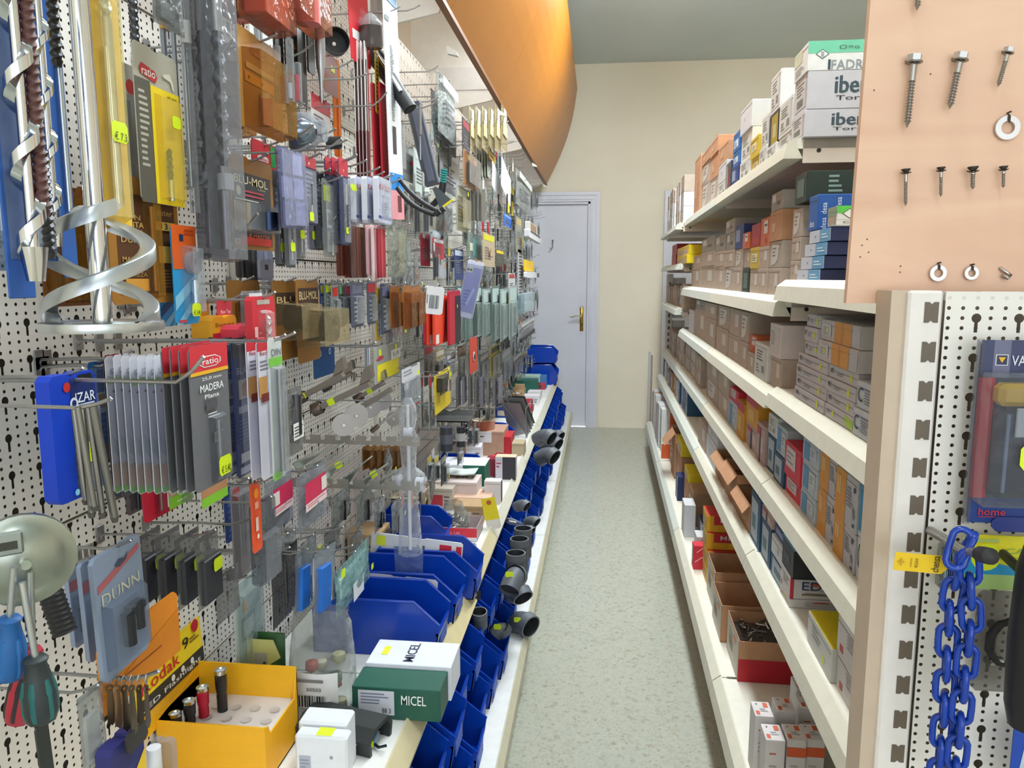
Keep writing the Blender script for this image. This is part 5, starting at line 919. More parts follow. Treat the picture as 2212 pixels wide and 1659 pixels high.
for i in range(5):
    C('narrow silver edged hanging folder, %s of the set of five below the brushes' % od(i+1), (1028+6*i, 320, 1035+6*i, 384), -.55+.008*i, ('a8a898', '8c8c80')[i % 2], hang=False, kind='trowel_pack', cat='blister pack', group='silver edged folders')
C('clear oval pack of a brass and amber door set', (985, 404, 1008, 500), -.54, 'a8a89c', 'c8c8bc', cont=[('disc', .5, .4, .02, .01, '8a7434g')], bl=(.1, .05, .95, .75, .02, 'c8c0a0t'), st=[(.6, .85)])
for i in range(5):
    C('thin steel trowel edge in the fan of trowels, %s from the left' % od(i+1), (1008+8*i, 412, 1016+8*i, 478), -.54+.012*i, ('9c9c94', 'c0c0b8')[i % 2]+'m', hang=False, kind='trowel', cat='trowel', group='fan of thin trowels', pr=[])
for i, (u0, v0, u1, v1) in enumerate(((1062, 372, 1084, 425), (1082, 362, 1102, 425))):
    C('white-bladed %s spatula with black wire handle' % ('left', 'right')[i], (u0, v0, u1, v1), -.48+.03*i, 'eef0f4', hang=.02, kind='spatula', cat='spatula', pr=[], cont=[('rod', .5, -.6, .1, .004, '26262a', 'handle')], tilt=10)
C('yellow and black cutter card, far wall upper right', (1094, 400, 1108, 462), -.50, 'e8d020', '26261e', pr=[('r', 0, .5, 1, .75, '30301c'), ('r', .4, .0, .7, .5, '28281c')], st=[(.4, .1, .7)])
C('blue label small packet, far wall upper right', (1088, 465, 1104, 490), -.50, '2c64c0', '80a8e0')
C('tall cable-handle pack of steel wire parts near the door head', (1108, 385, 1142, 455), -.48, 'b8bcb8b', shape='bag', T=.03, cont=[('rod', .5, .1, .9, .003, '60605cm'), ('rod', .7, .1, .8, .003, '50504cm')])
for i, (u, v) in enumerate(((1130, 330), (1136, 345), (1148, 378), (1147, 384), (1168, 457), (1170, 463), (1176, 468), (1140, 527), (1164, 550), (1156, 555), (1148, 603), (1152, 645), (1144, 620), (1128, 560))): hook(u, v, -.42+.004*(i % 5), 'bare wire hook sticking out towards the far door, %s from the top' % od(i+1), rise=.014)
C('brown window white box sitting on the far hooks', (1134, 484, 1150, 506), -.45, 'c8c4c0', T=.03, pr=[('r', .1, .2, .9, .9, 'a0805c')]); C('small white tray with dark top on the far hooks', (1132, 504, 1160, 520), -.44, 'd8d8dc', T=.03, pr=[('r', .1, .7, .9, .95, '4a4644')])
C('solid yellow square card at the far end of the wall', (1131, 563, 1151, 586), -.45, 'f0c414', T=.006, pr=[]); C('white slot box with dark end under the yellow square card', (1131, 588, 1160, 600), -.45, 'e4e4e6', T=.02, pr=[('r', .75, .1, .95, .9, '505054')])
C('pale aqua clear clamshell at the far end', (1118, 632, 1142, 672), -.46, 'c8dce0t', T=.02, pr=[], bl=(0, 0, 1, 1, .02, 'd8e8ect'), cont=[('block', .2, .1, .8, .5, .01, 'b8c8cc', 'part')])
C('clear bag with black tray of fittings near the blue far bins', (1112, 690, 1148, 728), -.46, 'c4c8ccb', shape='bag', T=.03, cont=[('block', .1, .0, .95, .2, .02, '26262a', 'tray')])
C('orange dot grey pouch, middle of the far wall', (944, 556, 976, 600), -.58, 'a8aab0', 'c4c8cc', pr=[('c', .5, .6, .012, 'f09028')]); C('navy and sky blue tall pack beside the tilted silvery pack', (980, 538, 1000, 604), -.56, '24386c', 'c0c8d8')
C('pale blue card over red-handled pliers', (930, 500, 960, 550), -.60, 'b8ccd4', 'd0dce4'); C('red wide-jaw pliers in clear pack', (934, 515, 958, 560), -.57, 'b82838', 'c8ccd0', hang=False); C('crimson triangular pouch behind clear sleeve', (908, 505, 928, 575), -.62, 'a01c30', '7c1424')
C('round amber lens pack of the far middle wall', (1042, 505, 1068, 576), -.50, 'b8a488', 'd8d020', cont=[('disc', .5, .45, .022, .008, 'b08c64g')], st=[(.5, .35, .8)]); C('yellow and black trimmer pack beside the amber lens', (1070, 540, 1088, 576), -.50, '4a4838', 'e8c820')
C('teal inset clear pack between the silvery pack and amber lens', (1010, 505, 1040, 560), -.53, 'a8b8b4t', pr=[('r', .3, .1, .6, .8, '5c8c88'), ('r', .1, .3, .3, .6, 'c8ccb0')]); C('yellow screwdriver-like strip card below hooks', (1098, 590, 1112, 640), -.48, 'c8c8c8', 'b0343c')
for i in range(7):
    u = 985+19*i; C('long clear blister of a dark teal garden tool, %s from the left' % od(i+1), (u, 618+(i % 2)*5, u+17, 742-(i*5 % 17)), -.56+.016*i, ('3c6464', '88a09c', '48605c', '9aa8a4', '5c7470', '98a4a0', 'a8b0b0')[i], hang=.02, kind='garden_tool_pack', cat='tool pack', pr=[('r', .1, .72, .9, .96, 'b8ccc8')], bl=(.05, .04, .95, .7, .012, 'b8c8c4t'), cont=[('rod', .5, .1, .6, .006, ('24484a', '70807c')[i % 2])], group='row of teal garden tool blisters')
C('long silver keyed strip pack, far right column', (1118, 540, 1130, 640), -.47, 'b4b4b8', '303034', pr=[('l', .2, .05, .8, .95, 14, '2c2c30')]); C('steel rod bundle with tan handle, far right column', (1114, 470, 1126, 545), -.47, '8c8878', 'b89c60')
for i in range(9):
    u = 915+24*i; C('low row pack of assorted grey bits under the teal tools, %s from the left' % od(i+1), (u, 745+(i % 3)*9, u+20, 830-(i*11 % 23)), -.60+.008*i, ('8c9098', 'a89c60', '6c7078', 'b0a48c', '8c8478', '74787c', 'c8b828', '989c9c', '62666e')[i], c2=('b8303c', 'd8d4c8', 'c8c8cc', 'e0d8c0', '504c48', 'c8c8c8', '3c3c30', 'b8b8b8', 'c0c4d0')[i], cont=[('rod', .5, .1, .6, .005, '4a4c50m')], bl=(.05, .05, .95, .7, .01, 'c0c4c4t'))
for i in range(8):
    u = 985+13*i; C('hanging silver rod or spoon-shaped bit, low far group, %s from the left' % od(i+1), (u, 812, u+9, 878-(i*7 % 13)), -.56+.01*i, ('6c6c74', '9090a8', '7c7c80')[i % 3]+'m', hang=False, kind='rod_pack', cat='rod', pr=[], group='low far silver rods')
# magnifying pair + tape dispenser like metal shelf
loc, W, H = crect(920, 898, 1010, 912, x=-.52)
t = thing('metal_tray', 'shallow galvanised tray on hooks above the cardboard carton', 'tray', loc); b = MB(); b.box(-W/2, 0, 0, W/2, .12, .004, '8e9090m'); b.box(-W/2, 0, 0, W/2, .003, H, '9a9c9cm'); b.box(-W/2, .117, 0, W/2, .12, H, '9a9c9cm'); b.obj('tray_body', t)
b = MB(); b.tube([(-W/2, .06, H), (-W/4, .06, H+.02), (0, .06, H+.004), (W/4, .06, H+.016)], .006, '8c8e8em'); b.obj('handle', t)
for i, (u0, u1) in enumerate(((930, 966), (972, 996))): C('%s dark cylinder tub hanging under the metal tray' % ('left wider', 'right label-wrapped')[i], (u0, 922, u1, 972 - 8*i), -.54+.03*i, None, hang=False, kind='tub', cat='tub', cont=[('rod', .5, 0, 1, .022-.006*i, '3a3c46', 'tub_body'), ('rod', .5, .3, .7, .0225-.006*i, ('5c5e68', 'd8d8d8')[i], 'label')])
# ---- procedural remainder of the far wall, every pack its own thing
rr = random.Random(11)
PAL = ['9a9c98', '8a8e8c', 'b0aea4', '6c6e70', '4a4c4e', 'a8acb0', '7c7a70', 'c0beb4', '5c6468', '94988c']
ACC = ['b83040', 'd8c020', '3060a8', 'e0e0dc', 'c8c8c4', '2c2c30', '388058', 'd87828', 'b8b8b0', '707478']
rows = [2.12, 1.90, 1.70, 1.50, 1.30, 1.10, .92, .76]
for ri, z in enumerate(rows):
    n = 0; y = 1.95+(ri % 2)*.07
    while y < 6.75:
        w = rr.uniform(.05, .085); h = rr.uniform(.11, .2) if ri < 6 else rr.uniform(.07, .13); y += w+rr.uniform(.012, .045) + (.02 if y > 4.5 else 0)
        if z-h < ZS+.05: h = z-ZS-.06
        if any(abs(y-o[0]) < w*.75 and z-h*.9 < o[2] and z > o[1]+.01 for o in OCC): continue
        if ri == 0 and y < 3.75: continue
        if ri == 1 and y < 2.7 and rr.random() < .3: continue
        n += 1; c = rr.choice(PAL); a = rr.choice(ACC); x = rr.uniform(-.63, -.53); style = rr.randrange(6)
        zz = z+rr.uniform(-.02, .02)
        word = {0: 'grey carded blister', 1: 'clear bag', 2: 'narrow tool', 3: 'round-windowed card', 4: 'metal-bit bag', 5: 'long sleeve'}[style]
        lb = '%s, %s along the %s row of the far wall' % (word, od(n), od(ri+1))
        t = thing({0: 'blister_pack', 1: 'bag', 2: 'hand_tool_pack', 3: 'window_card', 4: 'parts_bag', 5: 'long_sleeve'}[style], lb, 'pack', (x, y, zz-h), RL+RAD(rr.uniform(-8, 8)), 'goods in the %s row of the far wall' % od(ri+1))
        if style in (0, 3):
            b = MB(); b.box(-w/2, -.002, 0, w/2, 0, h, c); b.deco([('r', 0, .78, 1, 1, a), ('l', .15, .5, .8, .72, 3, '686868')], w, h, y0=-.002); b.obj('backing_card', t)
            b = MB(); b.box(-w*.38, -.018, h*.06, w*.38, -.002, h*.48 if style == 3 else h*.7, 'ccd0d0t'); b.obj('blister', t)
            b = MB()
            if style == 0: b.cyl((0, -.009, h*.1), (0, -.009, h*.62), .006, '50545am', 8)
            else: b.lathe([(.003, -.004), (w*.28, -.004), (w*.28, -.012), (.003, -.012)], 'a09070', (0, 0, h*.27), 14, 'y')
            b.obj('goods', t)
        elif style in (1, 4):
            nx, nz = 3, 5; b = MB(); k0 = 0
            for s in (-1, 1):
                k = len(b.v)
                for j in range(nz+1):
                    for i in range(nx+1): b.v.append(((i/nx-.5)*w, s*.010*sin(pi*i/nx)*sin(pi*min(1, j/nz*1.02))*(.6+.8*rr.random()), j/nz*h))
                for j in range(nz):
                    for i in range(nx): b.face((k+j*(nx+1)+i, k+j*(nx+1)+i+1, k+(j+1)*(nx+1)+i+1, k+(j+1)*(nx+1)+i), 'bcc2c2b', True)
            b.obj('clear_bag', t); b = MB()
            if style == 1: b.box(-w*.35, -.003, h*.1, w*.35, .003, h*.65, c, b=.001); b.deco([('r', 0, .6, 1, 1, a)], w*.7, h*.55, y0=-.003, z0=h*.1)
            else:
                for q in range(6): b.cyl((rr.uniform(-.3, .3)*w, 0, rr.uniform(.05, .3)*h), (rr.uniform(-.3, .3)*w, 0, rr.uniform(.3, .55)*h), .004, rr.choice(('8c8e90m', 'a8a494m', '5c5c60m')), 6)
            b.obj('goods', t)
        else:
            b = MB(); b.box(-w*.18, -.006, h*.45, w*.18, 0, h, rr.choice(('2c2e32', a, '38383a', c)), b=.002); b.obj('handle' if style == 2 else 'sleeve', t)
            b = MB(); b.box(-w*.08, -.004, 0, w*.08, -.001, h*.46, 'a8aaacm'); b.obj('blade', t)
        if rr.random() < .3: sticker(t, w*.15, -.02, h*rr.uniform(.15, .8), .75)
        if rr.random() < .3 or style in (2, 5): hook(None, None, x+rr.uniform(.02, .08), 'wire hook of the %s pack in the %s row, far wall' % (od(n), od(ri+1)), y=y, z=zz-.006)
        if rr.random() < .45:
            c_ = copy_tree(t); c_.location.x -= .028; c_.rotation_euler.z += .03; tag(c_, '%s behind the %s one, %s row of the far wall' % (word, od(n), od(ri+1)), 'pack')
        if len(OCC) < 0: break
# ================================================================ GOODS ON THE LEFT SHELF
def sbox(lb, u0, u1, vb, vt, D, z=ZS, kind='carton', cat='box', col='dcd6d0', dx=0, yaw=0, **k):
    um = (u0+u1)/2; p = hz(um, vb, z); y = p.y; a = hy(u0, vb, y).x; c = hy(u1, vb, y).x; x = (a+c)/2
    H = zat(x, y, vt)-z
    return boxthing(kind, lb, cat, (x+dx, y, z+.0005), c-a, D, H, RAD(yaw), col, **k), (x, y, z, c-a, H)
# green and white junction box carton
p = hz(862, 1556, ZS); y = p.y; xa = hy(762, 1556, y).x; xb = hy(952, 1556, y).x; W = xb-xa; H = zat(p.x, y, 1488)-ZS
t = thing('lidded_carton', 'green carton with white lid top, lettered MICEL, front of the shelf', 'box', ((xa+xb)/2, y, ZS+.0005), RAD(0)); t['label'] = 'dark green carton with big white lid and yellow sticker, shelf front'
LABELS.pop('green carton with white lid top, lettered MICEL, front of the shelf'); LABELS[t['label']] = [t.name]
b = MB(); b.box(-W/2, 0, 0, W/2, .078, H, '1f5a4a', b=.0015); b.deco([('r', .07, .14, .48, .9, 'd8dae4'), ('l', .1, .45, .44, .84, 4, '8088a0'), ('t', .34, .2, .44, .36, '88 3', '303848'), ('t', .56, .5, .84, .8, 'MICEL', 'f0f4f0')], W, H); b.obj('green_base', t)
b = MB(); b.box(-W/2+.004, .079, .0, W/2+.006, .185, H+.008, 'e4e6f0', b=.0015); b.deco([('r', .12, .35, .2, .7, 'e8f038'), ('t', .42, .12, .54, .88, 'MICEL', '26304a', 1)], W, .106, 't', x0=-W/2+.005, y0=.079, z0=H+.008); b.obj('white_lid', t)
# three stacked-front bins, sides to the camera, mouths to the aisle
def bin_(lb, x, y, z, L_=.26, Wd=.145, H=.125, rz=RL, group=None, c='0c3da8g', st=False, nick=.62, back=.1):
    """louvre bin: local -y is the mouth; centre of the footprint at origin"""
    t = thing('storage_bin', lb, 'storage bin', (x, y, z), rz, group); b = MB(); w = Wd/2; l = L_/2; th = .0025
    # side profile (y,z): back at +l
    P = [(l, 0), (l*.97, H*.80), (l*.80, H), (-l*.58, H), (-l*.97, H*.60), (-l*.9, 0)]
    for s in (-1, 1):
        b.prism(P, s*w-(th if s > 0 else 0), s*w+(0 if s > 0 else th), c, axis='x')
        b.tube([(s*w, q[0], q[1]) for q in P[1:5]], .0032, c, 5)
    b.box(-w, -l*.9, 0, w, l, th, c); b.box(-w, l-th, 0, w, l, H*.8, c); b.box(-w, l*.8, H-.004, w, l*.84, H, c)
    b.prism([(-l*.9, 0), (-l*.95, H*.40), (-l*.93, H*.40), (-l*.88, 0)], -w, w, c, axis='x'); b.tube([(-w, -l*.93, H*.42), (w, -l*.93, H*.42)], .004, c, 5)
    b.obj('bin_shell', t)
    b = MB(); b.box(-w*.55, -l*.945, H*.1, w*.55, -l*.93, H*.34, '2a58c0'); b.obj('label_holder', t)
    if st: sticker(t, w+.001, -l*.6, H*.3, 1.2)
    return t
yb = []
for i, (u, v, lb) in enumerate(((720, 1356, 'blue bin nearest the camera on the left shelf, behind the white lid'), (745, 1285, 'second blue bin on the left shelf, with a white card in front'), (830, 1232, 'third blue bin on the left shelf, with white packs standing inside'))):
    y = (1.70, 1.865, 2.03)[i]; x = (-.505, -.495, -.47)[i]; bin_(lb, x, y, ZS+.001, .31, .13, .135, st=False); yb.append(y)
card('leaflet', 'plain white card standing between two blue bins', 'card', (740, 1335, 918, 1420), -.5, 'e8e2e6', cam=True, hang=False, T=.002, tilt=4); 
o = [q for q in COL.objects if q.get('label') == 'plain white card standing between two blue bins'][0]; o.location.y = 1.80; o.location.z = ZS+.03
t = card('socket_pack', 'white blister card with red corner logo standing in a blue bin', 'blister pack', (795, 1245, 992, 1330), -.5, 'ecece8', cam=True, hang=False, T=.003, tilt=5, pr=[('r', .75, .6, .88, .9, 'd42c3c'), ('r', .93, .05, .99, .9, 'd42c3c'), ('r', .5, .72, .53, .82, '606468'), ('r', .56, .72, .59, .82, '606468'), ('r', .06, .7, .16, .95, 'e4f030')]); t.location.y = 1.99; t.location.z = ZS+.05
t = card('parts_bag', 'pale blue clear bag poking out of the nearest blue bins', 'bag', (836, 1243, 902, 1340), -.48, 'a8c0e0b', cam=True, hang=False, T=.02, shape='bag'); t.location.y = 1.86; t.location.z = ZS+.07
# clear bag with white stock label
p = hz(700, 1535, ZS); X, Y = p.x, p.y; W = .125; H = zat(X, Y, 1312)-ZS
t = thing('parts_bag', 'bulging clear bag with a curved white barcode label, behind the black holder', 'bag', (X, Y, ZS+.001)); b = MB(); rr = random.Random(4); m_ = 20; prof_ = [(.85, 0), (1, .008), (1.02, .05), (1, .10), (.98, .14), (.9, H*.86), (.8, H*.94), (.86, H)]
for j, (f, z) in enumerate(prof_):
    for i in range(m_):
        a = 2*pi*i/m_; ca, sa = cos(a), sin(a); q = f*(1+.10*(rr.random()-.5)*(1 if j > 3 else .3)); dd = .04*(1-.55*(z/H)**2)
        b.v.append((.066*q*math.copysign(abs(ca)**.55, ca), dd*q*math.copysign(abs(sa)**.6, sa), z+(.01*(rr.random()-.5) if j > 4 else 0)))
for j in range(len(prof_)-1):
    for i in range(m_): b.face((j*m_+i, j*m_+(i+1) % m_, (j+1)*m_+(i+1) % m_, (j+1)*m_+i), 'd0d4d0b', True)
b.obj('clear_bag', t)
b = MB(); k = len(b.v); n_ = 10
for z in (.03, .105):
    for i in range(n_+1): a = RAD(-150+100*i/n_); b.v.append((.07*cos(a)+.0, .046*sin(a)-.002, z))
for i in range(n_): b.face((k+i, k+i+1, k+n_+2+i, k+n_+1+i), 'e8e8ec', True)
b.deco([('l', .1, .72, .95, .9, 1, '808080'), ('t', .35, .52, .7, .62, '50503', '505050'), ('b', .15, .08, .8, .4)], .085, .075, z0=.03, y0=-.0495, x0=-.045); b.obj('barcode_label', t)
b = MB()
for i in range(9): a = i*2.4; b.lathe([(.001, -.014), (.014, -.004), (.013, .01), (.001, .014)], ('b8b48a', '5c7860', 'd8d0b8', 'c86058')[i % 4], (.036*cos(a), .016*sin(a), .018+.012*i), 8)
b.obj('rolled_goods', t)
# green yellow bag
t = card('seed_pack', 'dark green and pale yellow crumpled pack leaning by the meter pack', 'bag', (558, 1312, 628, 1470), -.66, '2c5c2c', T=.05, shape='bag', pr=[('p', [(.0, .55), (.0, .98), (.8, .98), (1, .75), (.5, .6)], 'c8c880'), ('r', .2, .62, .6, .8, 'a8a8a0')], hang=False, cam=True); t.location.z = ZS+.001
t = card('round_label_card', 'white rounded card corner leaning against the green pack', 'card', (530, 1400, 590, 1460), -.70, 'dde2e4', T=.003, hang=False, cam=True); t.location.z = ZS+.001
# black holster-like part
p = hz(740, 1592, ZS); t = thing('plastic_channel', 'black plastic channel piece with slots and yellow sticker on the shelf', 'plastic part', (p.x, p.y, ZS+.001), RAD(-14)); b = MB()
b.prism([(-.04, 0), (-.045, .03), (-.02, .046), (.03, .046), (.045, .025), (.04, 0), (.032, 0), (.036, .022), (.026, .038), (-.018, .038), (-.036, .026), (-.032, 0)], -.075, .085, '2c3030', axis='x'); b.obj('channel_body', t)
b = MB(); [b.box(-.06+.035*i, -.0455, .022, -.045+.035*i, -.042, .026, '8c9494') for i in range(4)]; b.obj('slots', t); sticker(t, .0, -.02, .0475, 1.4).rotation_euler = (-1.57, 0, 0)
# white alarm-like box pair at the bottom
for i, (u0, u1, vb, vt, D, lb) in enumerate(((640, 752, 1700, 1592, .03, 'front white socket box with yellow sticker, bottom edge of the photo'), (648, 752, 1672, 1562, .05, 'rear white socket box just behind the stickered one'))):
    sbox(lb, u0, u1, vb, vt, D, col='e6e8ec', kind='socket_box', cat='box', lid=False, b_=.004, front=[('r', .08, .25, .3, .6, 'b0b4c0'), ('l', .1, .28, .28, .55, 4, '8c90a0'), ('c', .7, .6, .003, '9094a0')] if i == 0 else None, top=[('r', .4, .1, .7, .9, 'dff028')] if i == 0 else None)
p = hz(800, 1612, ZS); t = thing('latch_fitting', 'small blue-grey clear-bagged latch lying beside the black channel', 'fitting', (p.x, p.y, ZS+.001)); b = MB(); b.box(-.02, -.01, 0, .01, .03, .014, '88a8c0', b=.002); b.obj('body', t); b = MB(); b.tube([(.0, 0, .01), (.02, -.012, .006), (.035, -.014, .012)], .003, '50585cm'); b.obj('lever', t); sticker(t, 0, -.012, .012, .9)
# yellow flashlight display
y = 1.162; W = .20; x = -.663
t = thing('display_box', 'open yellow counter display box of small LED torches, red lettered header', 'display', (x, y, ZS+.001)); H = .107; D = .145
b = MB(); w = .003; b.box(-W/2, 0, 0, W/2, w, H, 'f2b010'); b.box(-W/2, 0, 0, W/2, D, w, 'f2b010'); b.box(-W/2, w, 0, -W/2+w, D, H*1.05, 'f2b010'); b.prism([(w, 0), (w, H*.98), (w+.012, H*.95), (w+.02, H*.78), (D*.9, H*.80), (D, H*1.3), (D, 0)], W/2-w, W/2, 'f2b010', axis='x'); b.prism([(w, 0), (w, H), (D*.6, H*1.12), (D, H*1.34), (D, 0)], -W/2, -W/2+w, 'f2b010', axis='x'); b.box(-W/2, D-w, 0, W/2, D, H*1.34, 'f6b814'); b.obj('yellow_tray', t)
b = MB(); b.box(-W/2+w, w, H*.72, W/2-w, D-w, H*.74, 'e4dcd8')
for i in range(4):
    for j in range(3): b.lathe([(.0001, 0), (.009, 0), (.010, .0008)], 'cfc6c2', (-W/2+.06+.038*i, .025+.037*j, H*.743), 12)
b.obj('white_insert', t)
b = MB(); hh = .088; b.box(-.0015, 0, 0, .0, .215, hh, 'f4d018')
b.deco([('r', .02, .05, .98, .95, 'f6d41c'), ('r', 0, .0, 1, .32, '34322c'), ('t', .04, .04, .94, .17, 'LED Flashlight', 'f0ece0'), ('c', .5, .22, .006, 'e8e8e0'), ('c', .65, .22, .006, 'e8e8e0'), ('c', .8, .22, .006, 'e8e8e0'), ('t', .06, .40, .62, .66, 'Kodak', 'c8202c'), ('t', .68, .58, .78, .82, '9', '202020'), ('l', .79, .6, .95, .74, 2, '806020'), ('c', .9, .9, .012, 'c02030')], .215, hh, 'r', x0=0)
o = b.obj('header_card', t, (-W/2+.003, -.05, H*1.28), (RAD(0), RAD(-4), 0)); b = MB(); b.box(-.001, 0, -.04, .0, .2, .02, 'f2b010'); b.obj('header_leg', t, (-W/2+.0022, -.04, H*1.25))
tl = [('7c2030', .06, .048), ('262628', .085, .03), ('303032', .035, .03)]
for i, (u, vt, vb, c) in enumerate(((378, 1540, 1575, '2c2c2e'), (408, 1512, 1565, '2a2a2c'), (437, 1484, 1565, 'b41c34'), (476, 1446, 1545, '242424'))):
    yy = y+.022+.022*i; q = hy(u, vt, yy); zt_ = q.z; t2 = thing('torch', '%s pen torch standing in the yellow display, %s from the left' % ('red' if i == 2 else 'black', od(i+1)), 'torch', (q.x, yy, ZS+H*.35))
    b = MB(); h2 = zt_-ZS-H*.35; b.lathe([(.001, 0), (.0095, 0), (.0095, h2*.6), (.0088, h2*.62), (.0105, h2*.7), (.011, h2*.94)], c+'g', n=16); b.obj('barrel', t2)
    b = MB(); b.lathe([(.0112, h2*.94), (.0112, h2), (.0085, h2), (.0075, h2-.003), (.001, h2-.003)], 'c8ccccc', n=16); lr = b.obj('lens_rim', t2); b = MB(); b.lathe([(.0001, h2-.0028), (.0075, h2-.0028)], 'e8ecf0g', n=12); b.obj('lens', lr)
card('white_tool_pack', 'white handled item with yellow sticker at the very bottom', 'pouch', (338, 1590, 384, 1700), -.56, 'c8c8cct', T=.012, cam=True, hang=False, cont=[('rod', .4, .0, .98, .009, 'e4e4e8', 'white_handle')], st=[(.7, .5, 1.3)])
# --- shelf cartons and bins further along
B = []
sbox('white grey-lidded open carton full of small clear bags', 905, 1018, 1238, 1196, .10, col='c4c0cc', opened=True)
for i in range(7):
    p = hz(930+14*i, 1190-6*(i % 3), ZS+.075); t = thing('small_bag', 'little clear bag with white slip in the grey carton, %s from the left' % od(i+1), 'bag', (p.x, p.y+.02, ZS+.052), rot=(.9+.2*(i % 3), .3*(i % 4)-.4, i*.9), group='little bags in the grey carton')
    b = MB(); b.box(-.02, 0, -.004, .02, .03, .004, 'd4d0d0b', b=.003); b.obj('clear_bag', t); b = MB(); b.box(-.014, .006, -.001, .014, .024, .001, 'f0e8e8'); b.obj('paper_slip', t)
sbox('small red and white cardboard box at the foot of the wrapped fitting', 826, 888, 1232, 1194, .05, col='e8e0dc', front=[('r', 0, .75, 1, 1, 'c8283c'), ('t', .3, .4, .6, .6, '10 M', '8c4048'), ('r', 0, 0, .08, 1, 'c8283c')]); sbox('tiny amber and red box right of the red and white one', 888, 908, 1230, 1192, .05, col='d8b060', front=[('r', 0, 0, .5, 1, 'b82c3c'), ('c', .7, .5, .006, '403020')])
sbox('tan cardboard box lying behind the little red and white box', 778, 850, 1215, 1182, .12, col='c8a878')
sbox('small black box with yellow sticker on the tan carton', 790, 840, 1186, 1152, .05, z=ZS+.035, col='26262a', lid=False, front=[('r', .25, .25, .65, .75, 'd8e828')], kind='black_case', cat='case')
bin_('blue bin with sloping mouth behind the black stickered box', -.60, 2.40, ZS+.001, .24, .12, .11)
sbox('flat open box with bright red front band, full of metal studs', 908, 1030, 1168, 1140, .14, col='b8a8a8', opened=True, front=[('r', 0, .3, 1, 1, 'd82c3c'), ('c', .1, .6, .006, 'f0c8c8'), ('t', .45, .5, .7, .7, 'LO US', 'f0b0b8'), ('r', 0, 0, 1, .3, 'e4e0e4')])
p = hz(975, 1140, ZS+.03); t = thing('stud_bag', 'open clear bag of shiny grey metal studs on the red-banded box', 'bag', (p.x, p.y+.05, ZS+.022)); b = MB(); rr = random.Random(3)
for i in range(70):
    a, r_ = rr.random()*6.28, rr.random()**.5*.05; h = rr.random()*.045*(1-r_/.06); d = Vector((rr.uniform(-1, 1), rr.uniform(-1, 1), rr.uniform(-.6, .8))).normalized()*.011
    c = Vector((r_*cos(a), r_*sin(a)*.8, .006+h)); b.cyl(c-d, c+d, .0033, rr.choice(('a8a8a8m', '8c8a88m', 'c0bcb8m')), 6)
o = b.obj('studs', t); o['kind'] = 'stuff'; b = MB(); b.lathe([(.045, 0), (.058, .01), (.054, .035), (.038, .06), (.03, .085)], 'd0d0ccb', n=12); b.obj('clear_bag', t)
sbox('flat black and white box holding an orange printed card', 815, 905, 1106, 1078, .09, col='2a2826', top=[('r', 0, 0, 1, 1, 'e0d8b8'), ('r', .5, .2, .8, .8, '3a3a30')]); sbox('low peach coloured flat box with dark lettering', 890, 1060, 1100, 1074, .13, col='dcb8a0', front=[('t', .05, .2, .35, .7, 'KIDS', '5a3030')])
sbox('light pink-white carton with drawn labels on its top', 938, 1030, 1082, 1042, .13, z=ZS+.02, col='dcccc8', top=[('r', .1, .3, .3, .6, 'e0a040'), ('r', .4, .3, .9, .8, 'c8b8ac'), ('t', .45, .4, .85, .7, 'DU', '504038')], front=[('r', .05, .3, .2, .5, 'b83040')])
sbox('white and bottle-green carton under a folded plastic sheet', 942, 1048, 1050, 1005, .14, z=ZS+.04, col='e4e2ea', front=[('r', .55, 0, 1, 1, '12604c')], cols={'r': '12604c'})
p = hz(992, 1002, .66); t = thing('folded_sheet', 'pale folded plastic sheet lying on the white and green carton', 'sheet', (p.x, p.y-.06, ZS+.04+.067)); 
b = MB(); b.prism([(-.075, .004), (-.03, .01), (.02, .007), (.075, .012), (.07, .006), (.02, .001), (-.03, .004)], 0, .12, 'd8e0dc'); b.obj('sheet', t)
sbox('brown cardboard carton with white label strip, under the tape roll', 985, 1088, 984, 932, .2, col='b08c78k', front=[('r', 0, .55, .75, 1, 'e0dce0'), ('p', [(.1, .7), (.16, .9), (.2, .7)], '303030'), ('l', .25, .62, .6, .85, 2, '606060')])
zc = zat(hz(1036, 984, ZS).x, hz(1036, 984, ZS).y, 932)
p = hz(1040, 984, ZS); t = thing('tape_roll', 'fat roll of orange-brown tape in film, on the brown carton', 'tape roll', (p.x, p.y+.07, zc+.001)); b = MB(); b.lathe([(.03, .0), (.058, 0), (.058, .045), (.03, .045), (.03, 0)], 'c86a38g', n=28, cols=['c8a880', 'c86438g', 'e0d0a8', 'b08860']); b.obj('roll', t); b = MB(); b.lathe([(.0595, .001), (.0595, .046), (.001, .047)], 'e8d8c8t', n=20); b.obj('film', t)
bin_('dark blue bin mouth under the hanging dark tubs', -.585, 3.17, ZS+.001, .22, .11, .11); bin_('blue bin deep behind the brown carton', -.56, 3.96, ZS+.001, .24, .11, .1)
sbox('white and charcoal small box by the shelf edge', 1070, 1114, 1036, 988, .06, col='d8d0d4', front=[('r', .35, 0, 1, 1, '35333a'), ('l', .05, .5, .3, .8, 2, 'c04858')], top=[('r', 0, 0, 1, 1, 'd8c8a8')]); sbox('little dark red box beside the white and charcoal one', 1050, 1072, 1030, 992, .06, col='8c1c30'); sbox('red booklet standing on edge near the shelf lip', 1086, 1104, 984, 944, .16, col='b8202c', kind='booklet', cat='booklet', lid=False)
sbox('yellowish small carton by the shelf lip, below the wire rack', 1105, 1132, 985, 958, .1, col='b8a888'); sbox('small white carton with maroon side beside the shelf lip', 1046, 1082, 1090, 1040, .05, col='e0dcdc', cols={'r': '703840'}); sbox('flat grey tray box on the shelf edge, mid distance', 1005, 1060, 1112, 1098, .1, col='9c9894')
